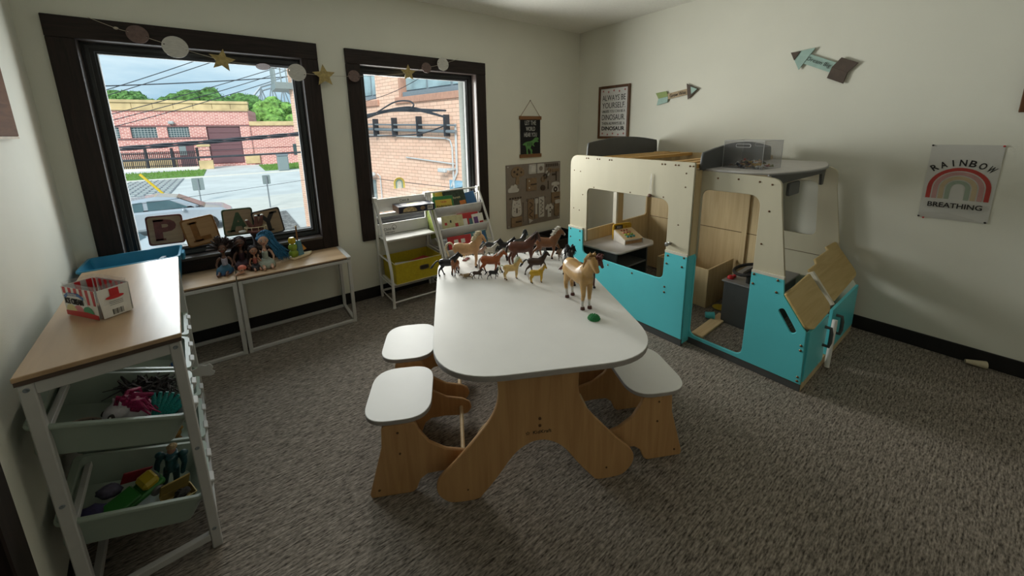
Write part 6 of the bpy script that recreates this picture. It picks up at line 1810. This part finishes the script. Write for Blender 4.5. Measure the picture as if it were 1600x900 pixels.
# ---- dolls on the bench
M_SK1 = mat('doll skin deep', (0.13, 0.060, 0.038), 0.45, var=0.02); M_SK2 = mat('doll skin tan', (0.36, 0.18, 0.11), 0.45, var=0.02); M_SK3 = mat('doll skin light', (0.50, 0.29, 0.20), 0.45, var=0.02)
def doll(label, loc, rz, h, skin, hair, hair_style, top_m, skirt_m, arm=(.55, .35), headk=1.0, seed=1, lean=0.0, skirt=True):
    """seated doll, unit height 1 when seated, facing -y; legs stretched forward"""
    t = thing('fashion_doll', label, 'doll', loc, group='dolls sitting on the bench', rot=(Matrix.Rotation(rz, 4, 'Z') @ RX(lean)).to_euler(), scale=h)
    rnd = random.Random(seed)
    g = G()
    g.tube([(0, .01, .06), (0, 0, .16), (0, .0, .28), (0, .005, .40), (0, .0, .50), (0, 0, .56)], [(.115, .095), (.12, .09), (.085, .07), (.115, .075), (.10, .06), (.035, .04)], 12)
    g.tube([(0, 0, .50), (0, -.01, .66)], [.042, .040], 10)
    hk = headk
    g.ball((0, -.015, .66 + .14 * hk), (.125 * hk, .130 * hk, .155 * hk), 18, 14)
    g.ball((0, -.075 * hk, .66 + .075 * hk), (.07 * hk, .06 * hk, .065 * hk), 12, 8)
    g.ball((0, -.145 * hk, .66 + .115 * hk), (.016 * hk, .02 * hk, .022 * hk), 8, 6)
    for s in (-1, 1):
        g.ball((s * .124 * hk, 0, .66 + .12 * hk), (.015 * hk, .025 * hk, .035 * hk), 8, 6)
        g.tube([(s * .06, -.02, .09), (s * .085, -.22, .085), (s * .10, -.40, .10), (s * .105, -.56, .055), (s * .11, -.66, .045)], [.075, .062, .046, .042, .028], 10)
        g.tube([(s * .11, -.64, .04), (s * .112, -.70, .075), (s * .113, -.715, .12)], [.032, .034, .018], 8)
        hx_, hy_ = arm
        g.tube([(s * .10, 0, .485), (s * .17, -.02, .42), (s * (.17 + .05), -.07, .27), (s * (.15 + .04), -.17, .17), (s * .175, -.23, .12)], [.045, .038, .032, .027, .02], 9)
        g.ball((s * .172, -.25, .105), (.020, .032, .014), 8, 6)
        for k in range(4):
            g.tube([(s * (.160 + k * .008), -.268, .103), (s * (.158 + k * .009), -.292, .098), (s * (.158 + k * .009), -.306, .088)], [.0062, .0058, .004], 5)
        g.tube([(s * .155, -.245, .108), (s * .145, -.268, .106)], [.0065, .0045], 5)
    obj('body', organic(g, .0105, 3, .4), skin, t)
    fz = .66 + .14 * hk
    for s in (-1, 1):
        e = obj('eye', G().ball((s * .048 * hk, -.136 * hk, fz), (.022 * hk, .010 * hk, .016 * hk), 10, 7), M_TUBW, t, 60)
        obj('pupil', G().ball((s * .048 * hk, -.145 * hk, fz), (.015 * hk, .008 * hk, .015 * hk), 8, 6), M_INK, e, 60)
        obj('eyebrow', G().tube([(s * .025 * hk, -.139 * hk, fz + .035 * hk), (s * .05 * hk, -.137 * hk, fz + .045 * hk), (s * .075 * hk, -.118 * hk, fz + .035 * hk)], .006 * hk, 5), hair, t)
    obj('lips', G().ball((0, -.137 * hk, .66 + .062 * hk), (.030 * hk, .010 * hk, .011 * hk), 10, 6), mat('doll lips', (0.30, 0.06, 0.06), 0.4), t, 60)
    # clothes
    tg = G(); tg.tube([(0, .002, .19), (0, 0, .28), (0, .003, .40), (0, -.002, .475)], [(.122, .092), (.095, .080), (.124, .086), (.112, .070)], 16, cap=False)
    to = obj('top', tg, top_m, t, 60); md = to.modifiers.new('thickness', 'SOLIDIFY'); md.thickness = .008
    if skirt:
        sg = G()
        n = 28
        vs, fs = [], []
        for i, (r1, r2, y0, z0) in enumerate(((.10, .08, 0, .24), (.15, .15, -.05, .19), (.20, .25, -.13, .155), (.225, .31, -.17, .105), (.24, .34, -.19, .022))):
            for k in range(n):
                a = 2 * math.pi * k / n
                w = 1 + (.05 * math.sin(7 * a) if i > 1 else 0)
                vs.append((r1 * w * math.cos(a), y0 + r2 * w * math.sin(a), z0 + (.045 if i in (2, 3) and math.sin(a) < 0 else 0)))
        for i in range(4):
            for k in range(n):
                fs.append((i * n + k, i * n + (k + 1) % n, (i + 1) * n + (k + 1) % n, (i + 1) * n + k))
        sg.add(vs, fs)
        so = obj('skirt', sg, skirt_m, t, 60); md = so.modifiers.new('thickness', 'SOLIDIFY'); md.thickness = .008
    # hair: a cap plus many locks
    hg = G()
    c = Vector((0, .015, fz + .015))
    hg.ball(c + Vector((0, .020 * hk, .030 * hk)), (.142 * hk, .146 * hk, .152 * hk), 14, 10)
    for k in range(120 if hair_style != 'side' else 170):
        a = rnd.uniform(-.15, math.pi + .15) if hair_style != 'curly' else rnd.uniform(-.5, math.pi + .5)
        e = rnd.uniform(-.1, 1.45)
        d = Vector((math.cos(a) * math.cos(e), math.sin(a) * math.cos(e), math.sin(e)))
        p = c + Vector((d.x * .132 * hk, d.y * .132 * hk, d.z * .155 * hk))
        if hair_style == 'curly':
            q = p + d * rnd.uniform(.08, .28) * hk
            w = Vector((rnd.uniform(-.05, .05), rnd.uniform(-.05, .05), rnd.uniform(-.06, .03)))
            hg.tube([p, p.lerp(q, .5) + w, q, q - w * .8 + Vector((0, 0, -.03))], [.022, .026, .022, .006], 5)
        elif hair_style == 'long':
            q = p + Vector((d.x * .06, abs(d.y) * .05 + .03, -.15)) * hk
            r_ = q + Vector((d.x * .05 + rnd.uniform(-.03, .03), rnd.uniform(-.02, .05), -rnd.uniform(.16, .32))) * hk
            if d.y < .1: r_.y = max(r_.y, -.05)
            hg.tube(smoothline([tuple(p), tuple(p + d * .04), tuple(q), tuple(r_)], 3), [.018, .02, .022, .024, .024, .022, .02, .018, .014, .006], 5)
        else:
            q = p + d * .05 * hk + Vector((.10, .03, .04)) * rnd.uniform(.4, 1.2)
            r_ = Vector((.26 + rnd.uniform(-.06, .10), .04 + rnd.uniform(-.06, .10), .56 + rnd.uniform(-.10, .22)))
            u_ = Vector((.47 + rnd.uniform(-.14, .20), .0 + rnd.uniform(-.10, .10), .20 + rnd.uniform(-.16, .18)))
            hg.tube(smoothline([tuple(p), tuple(q), tuple(r_), tuple(u_)], 4), [.014, .016, .016, .017, .017, .017, .016, .015, .014, .012, .010, .007, .003], 5)
    obj('hair', hg, hair, t, 60)
    return t
M_HDK = mat('dark brown doll hair', (0.028, 0.015, 0.013), 0.6, var=0.3, scale=40); M_HBK = mat('black brown doll hair', (0.022, 0.012, 0.012), 0.55, var=0.3, scale=40); M_HBL = mat('blue doll hair', (0.02, 0.13, 0.26), 0.5, var=0.45, scale=30)
def skirt_grad():
    m = bpy.data.materials.new('teal to violet skirt'); m.use_nodes = True
    n, l = m.node_tree.nodes, m.node_tree.links
    tc = n.new('ShaderNodeTexCoord'); sx = n.new('ShaderNodeSeparateXYZ'); l.new(tc.outputs['Object'], sx.inputs['Vector'])
    rp = n.new('ShaderNodeValToRGB'); mr = n.new('ShaderNodeMapRange'); mr.inputs['From Min'].default_value, mr.inputs['From Max'].default_value = 0.0, 0.25
    l.new(sx.outputs['Z'], mr.inputs['Value']); l.new(mr.outputs['Result'], rp.inputs['Fac'])
    rp.color_ramp.elements[0].color = (0.16, 0.18, 0.42, 1); rp.color_ramp.elements[1].color = (0.012, 0.07, 0.085, 1)
    e = rp.color_ramp.elements.new(.35); e.color = (0.03, 0.11, 0.22, 1)
    l.new(rp.outputs['Color'], n['Principled BSDF'].inputs['Base Color']); n['Principled BSDF'].inputs['Roughness'].default_value = .8
    return m
M_TOPW = mat('pale blouse', (0.42, 0.38, 0.45), 0.8, var=0.3, scale=40); M_TOPP = mat('plum dress', (0.045, 0.018, 0.025), 0.7); M_TOPR = mat('red print top', (0.36, 0.09, 0.07), 0.7, var=0.4, scale=50); M_TOPG = mat('sage dress', (0.33, 0.36, 0.30), 0.7); M_DKSK = mat('black leggings', (0.02, 0.018, 0.022), 0.6)
doll('seated doll with big dark curly hair and blue teal skirt, leftmost on the bench', (-3.735, -.150, .554), R(-8), .212, M_SK1, M_HDK, 'curly', M_TOPW, skirt_grad(), seed=21)
doll('seated doll in a dark plum dress with long dark hair, behind the others', (-3.635, -.098, .554), R(4), .225, M_SK1, M_HBK, 'long', M_TOPP, M_TOPP, seed=22)
doll('small seated doll with long brown hair and red top beside the coral figure', (-3.562, -.205, .554), R(6), .158, M_SK2, M_HBK, 'long', M_TOPR, M_DKSK, headk=1.2, seed=23)
doll('seated doll with long blue hair swept aside and sage dress', (-3.495, -.175, .554), R(2), .232, M_SK3, M_HBL, 'side', M_TOPG, M_TOPG, headk=1.1, seed=24)
# little coral-haired figure lying in front
cf = thing('mini_figure', 'tiny figure with round coral hair lying in front of the dolls', 'figure', (-3.645, -.292, .554), R(20))
g = G(); g.ball((0, 0, .028), (.020, .020, .020), 12, 9); g.tube([(.0, 0, .012), (-.03, -.005, .010), (-.045, -.005, .008)], [.012, .010, .006], 8); g.tube([(.0, -.01, .012), (.012, -.024, .006)], [.006, .004], 6); g.tube([(-.03, -.005, .010), (-.048, -.018, .006)], [.006, .004], 6)
obj('body', organic(g, .0024, 3), M_SK3, cf)
obj('hair', G().ball((.004, .006, .040), (.026, .024, .022), 14, 10, wob=.06, rnd=random.Random(5)), mat('coral hair', (0.62, 0.17, 0.11), 0.6, var=0.2, scale=200), cf, 70)
for s in (-1, 1): obj('eye', G().ball((s * .008, -.019, .030), .004, 6, 5), M_INK, cf)
# wooden sailing ship stacker
sh_ = thing('ship_stacker', 'wooden sailing ship stacking toy with green, blue and yellow pieces', 'stacking toy', (-3.268, -.135, .554), R(32))
M_PALEW = wood('pale toy wood', '#c8b590', '#dccaa6', 'x', 8, 0.5); M_TG = mat('toy lime', (0.20, 0.28, 0.02), 0.35); M_TB = mat('toy slate blue', (0.08, 0.19, 0.24), 0.4); M_TY = mat('toy amber', (0.42, 0.30, 0.01), 0.35); M_TO = mat('toy orange', (0.5, 0.22, 0.03), 0.4)
obj('hull', flat('hull', [rpoly([(-.085, -.035, .008), (.05, -.042, .01), (.115, 0, .006), (.05, .042, .01), (-.085, .035, .008)])], .018, .003, T((0, 0, .009))), M_PALEW, sh_)
for k, (m_, r_) in enumerate(((M_TG, .027), (M_TG, .024), (M_TY, .021))):
    z_ = .018 + .026 + k * .052
    obj('rounded_block', rings(G(), [(-.052, 0, r_ * .8, r_ * .8, z_ - .024, .010), (-.052, 0, r_, r_, z_ - .010, .012), (-.052, 0, r_, r_, z_ + .010, .012), (-.052, 0, r_ * .7, r_ * .7, z_ + .024, .010)]), m_, sh_, 50)
obj('sail', rings(G(), [(.0, 0, .026, .020, .018, .006), (.0, 0, .022, .017, .075, .006), (-.002, 0, .015, .012, .135, .005)]), M_TB, sh_, 50)
obj('mast', G().tube([(-.004, 0, .018), (-.004, 0, .245)], .006, 10), M_BARW, sh_, 50)
obj('mast_cap', G().ball((-.004, 0, .248), .008, 8, 6), M_PALEW, sh_, 60)
obj('jib', G().prism([(.028, .045), (.062, .05), (.030, .095)], -.006, .006, basis((0, 0, 0), (1, 0, 0), (0, 0, 1), (0, -1, 0))), M_TO, sh_)
obj('bow_ball', G().ball((-.078, 0, .024), .010, 8, 6), M_TUBW, sh_, 60)
# treehouse toy on the window stool
th = thing('toy_treehouse', 'brown toy tree trunk with railed platform standing on the window stool', 'toy', (-3.520, .020, .6625), R(-8))
M_TRK = mat('toy bark', (0.035, 0.022, 0.022), 0.6, var=0.3, scale=40); M_TRK2 = mat('toy rust bark', (0.11, 0.035, 0.025), 0.55, var=0.2, scale=40)
obj('trunk', G().tube([(0, 0, 0), (0, 0, .03), (0, 0, .08), (0, 0, .112)], [(.048, .036), (.034, .028), (.040, .032), (.066, .045)], 14), M_TRK, th, 60)
pf = obj('platform', G().tube([(0, 0, .112), (0, 0, .124)], [(.070, .048), (.074, .050)], 18), M_TRK2, th, 40)
for k in range(10):
    a = 2 * math.pi * k / 10
    obj('baluster', G().tube([(.070 * math.cos(a), .046 * math.sin(a), .122), (.070 * math.cos(a), .046 * math.sin(a), .150)], .0028, 5), M_PALEW, pf)
obj('handrail', G().tube([(.070 * math.cos(R(a)), .046 * math.sin(R(a)), .151) for a in range(0, 360, 20)], .0032, 5, closed=True), M_PALEW, pf)
for pts in ([(0, 0, .12), (-.028, 0, .155), (-.050, 0, .205)], [(0, 0, .12), (.008, 0, .17), (.012, 0, .232)], [(.004, 0, .13), (.034, 0, .17), (.050, 0, .236)]):
    b_ = obj('branch', G().tube(smoothline(pts, 4), [.024, .022, .020, .018, .016, .014, .012, .011, .010], 9), M_TRK2, th, 60)
    obj('branch_tip', G().ball(pts[-1], (.011, .011, .007), 9, 6), M_TUBW, b_, 60)
obj('slide_lip', G().ball((-.082, -.012, .124), (.026, .014, .010), 10, 7), M_TUBW, th, 60)

# ---- toys in the tilted bins of the rack
CM = T(CLOC) @ RZ(CR)
def in_bin(tier, col, a, y, d):
    """point inside a bin: along the slope, along the rack, height above the bin floor"""
    zc = (.626, .292)[tier] + .006
    return CM @ T((-.178, .178 + col * .354, zc)) @ RY(tilt) @ Vector((a, y, -.100 + d))
def toyrot(rx=0, ry=0, rz=0): return (CM.to_3x3().to_4x4() @ RZ(R(rz)) @ RY(R(ry)) @ RX(R(rx))).to_euler()
# toy pony
pn = thing('toy_pony', 'white toy pony with glittery pink mane in the upper bin', 'toy pony', in_bin(0, 0, .075, -.055, .035), rot=toyrot(0, 8, 205), scale=.115)
g = G()
g.ball((0, 0, .30), (.34, .26, .27), 14, 10); g.tube([(.2, 0, .38), (.36, 0, .55)], [.17, .15], 10); g.ball((.42, 0, .72), (.30, .26, .25), 14, 10); g.tube([(.55, 0, .66), (.76, 0, .58)], [.17, .12], 10); g.ball((.76, 0, .58), (.09, .11, .10), 10, 7)
for sx in (-.18, .2):
    for sy in (-.14, .14): g.tube([(sx, sy, .25), (sx + .02, sy, .05), (sx + .03, sy, -.12)], [.12, .10, .11], 9)
for s in (-1, 1): g.tube([(.34, s * .16, .90), (.33, s * .20, 1.08)], [.07, .015], 7)
obj('body', organic(g, .03, 4), mat('pony white', (0.50, 0.47, 0.50), 0.4), pn)
hg = G(); rnd = random.Random(4)
for k in range(46):
    p = Vector((.30 + rnd.uniform(-.18, .12), rnd.uniform(-.16, .16), .86 + rnd.uniform(-.3, .1))); hg.tube([p, p + Vector((-.12, rnd.uniform(-.2, .2), .10)), p + Vector((-.32 + rnd.uniform(-.1, .1), rnd.uniform(-.3, .3), -.12)), p + Vector((-.42, rnd.uniform(-.4, .4), -.40))], [.05, .06, .05, .015], 5)
obj('mane', hg, mat('pony pink mane', (0.30, 0.018, 0.09), 0.45, var=0.5, scale=40), pn, 60)
for s in (-1, 1):
    e = obj('eye', G().ball((.60, s * .19, .74), (.09, .05, .10), 9, 7), M_INK, pn, 60); obj('eye_glint', G().ball((.64, s * .235, .78), .025, 6, 5), M_TUBW, e)
def wing_fan():
    g = G()
    for k in range(7):
        a = R(-30 + k * 10)
        g.tube([(0, 0, 0), (.05 * math.cos(a), .05 * math.sin(a), .002), (.105 * math.cos(a), .105 * math.sin(a), .0)], [(.006, .004), (.010, .004), (.005, .003)], 6)
    return g
wn_ = thing('toy_wing', 'glittery teal toy wing beside the white pony', 'toy', in_bin(0, 0, .105, -.085, .03), rot=toyrot(60, -55, 10))
obj('fan', wing_fan(), mat('teal glitter', (0.02, 0.26, 0.24), 0.4, var=0.5, scale=300), wn_, 60)
obj('shell_grip', G().ball((-.012, 0, 0), (.026, .018, .010), 10, 7), mat('shell white', (0.42, 0.40, 0.36), 0.5, var=0.2, scale=120, stretch=(1, 5, 1)), wn_, 60)
single('purple_toy_car', G().ball((0, 0, .018), (.035, .024, .020), 12, 8).ball((.004, 0, .034), (.020, .019, .014), 10, 7), mat('purple gloss', (0.10, 0.02, 0.16), 0.25, coat=.5), in_bin(0, 0, .135, -.02, .01), 'glossy purple rounded toy at the right end of the upper bin', 'toy', smooth=60, rot=toyrot(0, 24, 30))
single('blue_toy_cup', G().lathe([(.016, 0), (.024, .045), (.022, .045), (.014, .003)], 14), mat('clear blue', (0.10, 0.22, 0.33), 0.25), in_bin(0, 0, .13, .03, .02), 'translucent blue toy cup behind the purple toy', 'cup', smooth=40, rot=toyrot(30, 40, 0))
hg = G(); rnd = random.Random(8)
for k in range(70):
    p = Vector((rnd.uniform(-.05, .05), rnd.uniform(-.03, .03), rnd.uniform(.0, .03))); hg.tube([p, p + Vector((rnd.uniform(-.05, .05), rnd.uniform(-.03, .03), .03)), p + Vector((rnd.uniform(-.09, .09), rnd.uniform(-.05, .05), -.005))], [.0035, .004, .0015], 4)
single('doll_hair_tangle', hg, mat('grey doll hair', (0.045, 0.04, 0.042), 0.7, var=0.3, scale=80), in_bin(0, 0, .06, .07, .055), 'dark tangled doll hair behind the pony in the upper bin', 'toy', smooth=60, rot=toyrot(0, 24, 0))
hg = G()
for k in range(40):
    p = Vector((rnd.uniform(-.04, .04), rnd.uniform(-.03, .03), .0)); hg.tube([p, p + Vector((rnd.uniform(-.05, .05), rnd.uniform(-.03, .03), .022)), p + Vector((rnd.uniform(-.08, .08), rnd.uniform(-.05, .05), .0))], [.004, .004, .0015], 4)
single('brown_hair_tangle', hg, mat('rust doll hair', (0.075, 0.045, 0.04), 0.7, var=0.4, scale=80), in_bin(0, 0, -.01, -.075, .012), 'rusty brown tangle of doll hair at the front of the upper bin', 'toy', smooth=60, rot=toyrot(0, 24, 0))
single('hair_hoop', G().tube([(.042 * math.cos(R(a)), .026 * math.sin(R(a)), 0) for a in range(20, 215, 15)], .005, 7), mat('beige band', (0.30, 0.24, 0.19), 0.6), in_bin(0, 0, -.065, -.03, .012), 'curved beige headband lying in the upper bin', 'headband', smooth=60, rot=toyrot(35, 24, 20))
# toys in the second upper bin
single('green_toy_strap', G().tube([(-.05, 0, 0), (-.02, 0, .035), (.02, 0, .04), (.05, .01, .0)], [(.004, .012)] * 4, 6), mat('toy green', (0.02, 0.22, 0.12), 0.45), in_bin(0, 1, -.035, -.09, .03), 'curved green toy strap in the second upper bin', 'toy', smooth=60, rot=toyrot(0, 24, 10))
single('navy_toy_shoe', G().tube([(-.04, 0, .0), (-.01, 0, .022), (.03, 0, .02), (.06, 0, .0)], [.012, .018, .018, .008], 8), mat('toy navy shoe', (0.015, 0.015, 0.04), 0.4), in_bin(0, 1, .02, -.085, .02), 'dark navy toy shoe in the second upper bin', 'toy', smooth=60, rot=toyrot(0, 24, 10))
fg = thing('gnome_figure', 'small figure in blue clothes and yellow scarf in the second upper bin', 'figure', in_bin(0, 1, .115, -.09, .02), rot=toyrot(0, -50, 170), scale=.9)
obj('body', G().tube([(0, 0, 0), (0, 0, .03), (0, 0, .05)], [.020, .024, .014], 10), mat('figure blue', (0.02, 0.08, 0.22), 0.4), fg, 60)
obj('scarf', G().tube([(.016 * math.cos(R(a)), .016 * math.sin(R(a)), .05) for a in range(0, 360, 30)], .006, 6, closed=True), M_TY, fg, 60)
obj('head', G().ball((0, 0, .068), .018, 12, 9), mat('figure skin', (0.5, 0.32, 0.24), 0.5), fg, 60)
obj('cap', G().lathe([(.020, .074), (.019, .084), (.004, .105)], 12), MATS['figure blue'], fg, 40)
single('orange_toy_ball', G().ball((0, 0, .025), .025, 14, 10), mat('orange ball', (0.45, 0.11, 0.02), 0.5), in_bin(0, 2, .115, -.10, .045), 'orange ball in the upper bin nearest the window', 'ball', smooth=70)
single('blue_toy_block', G().box(-.03, .03, -.018, .018, 0, .03, .004), mat('block blue', (0.02, 0.10, 0.22), 0.4), in_bin(0, 2, .06, -.11, .05), 'blue toy block beside the orange ball in the far upper bin', 'block', rot=toyrot(0, 24, 20))
# toys in the near lower bin
gc = thing('green_toy_truck', 'green and yellow toy truck tipped up in the lower bin', 'toy truck', in_bin(1, 0, .0, -.03, .03), rot=toyrot(20, -10, 25), scale=1.05)
M_GG = mat('truck green', (0.03, 0.16, 0.03), 0.35); M_GY = mat('truck yellow', (0.38, 0.28, 0.02), 0.35)
obj('chassis', G().box(-.075, .075, -.030, .030, .012, .036, .006), M_GG, gc); obj('cab', G().box(.018, .066, -.028, .028, .036, .070, .010), M_GY, gc); obj('bed', G().box(-.072, .010, -.030, .030, .036, .052, .004), M_GG, gc); obj('windscreen', G().box(.060, .0675, -.022, .022, .046, .064, .002), mat('truck grey glass', (0.12, 0.13, 0.13), 0.2), gc)
for x_ in (-.045, .045):
    for y_ in (-.032, .032):
        obj('wheel', G().lathe([(.006, -.008), (.016, -.007), (.018, 0), (.016, .007), (.006, .008)], 14, M=T((x_, y_, .014)) @ RX(R(90))), mat('truck wheel', (0.10, 0.10, 0.10), 0.5), gc, 40)
ac = thing('action_figure', 'teal armoured action figure standing up in the lower bin', 'figure', in_bin(1, 0, .105, .07, .0), rot=toyrot(8, 12, -20), scale=1.0)
M_AT = mat('armour teal', (0.012, 0.055, 0.065), 0.35, var=0.3, scale=60)
g = G(); g.tube([(0, 0, .07), (0, 0, .11), (0, 0, .145)], [(.022, .016), (.028, .018), (.030, .018)], 10)
for s in (-1, 1): g.tube([(s * .012, 0, .08), (s * .016, 0, .04), (s * .018, -.004, .005)], [.014, .011, .010], 8); g.tube([(s * .034, 0, .138), (s * .042, -.004, .105), (s * .040, -.012, .075)], [.013, .010, .009], 8); g.ball((s * .040, -.014, .068), .009, 8, 6); g.ball((s * .036, 0, .146), (.016, .014, .012), 10, 7)
obj('body', organic(g, .004, 3), M_AT, ac)
obj('head', G().ball((0, -.002, .168), (.013, .014, .016), 10, 8), mat('figure face', (0.36, 0.17, 0.12), 0.5), ac, 60); obj('hair', G().ball((0, .002, .180), (.015, .015, .010), 10, 7, wob=.15, rnd=random.Random(3)), mat('figure blond', (0.36, 0.26, 0.14), 0.6), ac)
bx_ = thing('open_toy_box', 'open gold and black toy case at the right of the lower bin', 'toy', in_bin(1, 0, .115, -.07, .03), rot=toyrot(10, 10, 20))
obj('tray', rings(G(), [(0, 0, .040, .026, 0, .004), (0, 0, .046, .032, .024, .004), (0, 0, .043, .029, .024, .004), (0, 0, .037, .023, .003, .004)], 2), mat('toy gold', (0.30, 0.22, 0.07), 0.35, metal=.4), bx_); obj('lid', G().box(-.044, .044, .030, .036, .020, .062, .003), MATS['toy gold'], bx_); obj('contents', G().ball((.012, 0, .020), (.024, .018, .014), 10, 7, wob=.2, rnd=random.Random(2)), M_INK, bx_)
single('red_toy_shell', G().ball((0, 0, .012), (.032, .022, .014), 12, 8), mat('toy red', (0.28, 0.015, 0.025), 0.35), in_bin(1, 0, .055, -.10, .012), 'red toy shell near the front lip of the lower bin', 'toy', smooth=60, rot=toyrot(0, 24, 15))
single('red_toy_flag', G().box(-.04, .04, -.003, .003, 0, .045, .002), MATS['toy red'], in_bin(1, 0, -.01, .06, .04), 'dark red toy panel behind the green truck', 'toy', rot=toyrot(10, 20, 10))
single('violet_toy_bag', G().ball((0, 0, .022), (.045, .034, .026), 12, 9, wob=.14, rnd=random.Random(9)), mat('violet fabric', (0.035, 0.03, 0.085), 0.8, var=0.3, scale=60), in_bin(1, 0, -.105, -.05, .0), 'dark violet cloth toy at the wall end of the lower bin', 'toy', smooth=70, rot=toyrot(0, 24, 0))
single('lilac_toy_bag', G().ball((0, 0, .018), (.034, .026, .022), 12, 9, wob=.14, rnd=random.Random(10)), mat('lilac fabric', (0.11, 0.10, 0.15), 0.8, var=0.3, scale=60), in_bin(1, 0, -.075, .03, .02), 'pale lilac cloth toy behind the violet one', 'toy', smooth=70, rot=toyrot(0, 24, 0))
single('yellow_toy_dino', G().ball((0, 0, .016), (.030, .015, .014), 10, 7).tube([(.02, 0, .02), (.04, 0, .034)], [.010, .008], 7).tube([(-.02, 0, .016), (-.05, 0, .008)], [.010, .002], 7), M_GY, in_bin(1, 0, -.03, -.105, .012), 'small yellow toy animal at the lip of the lower bin', 'toy', smooth=60, rot=toyrot(0, 24, 20))
single('brown_toy_bear', G().ball((0, 0, .03), (.035, .03, .032), 12, 8).ball((.0, -.01, .07), .024, 10, 8).ball((-.016, -.008, .092), .009, 7, 5).ball((.016, -.008, .092), .009, 7, 5), mat('toy ochre', (0.22, 0.12, 0.03), 0.8, var=0.3, scale=60), in_bin(1, 1, .10, -.06, .0), 'ochre toy bear in the second lower bin', 'toy', smooth=60, rot=toyrot(0, 20, 0))
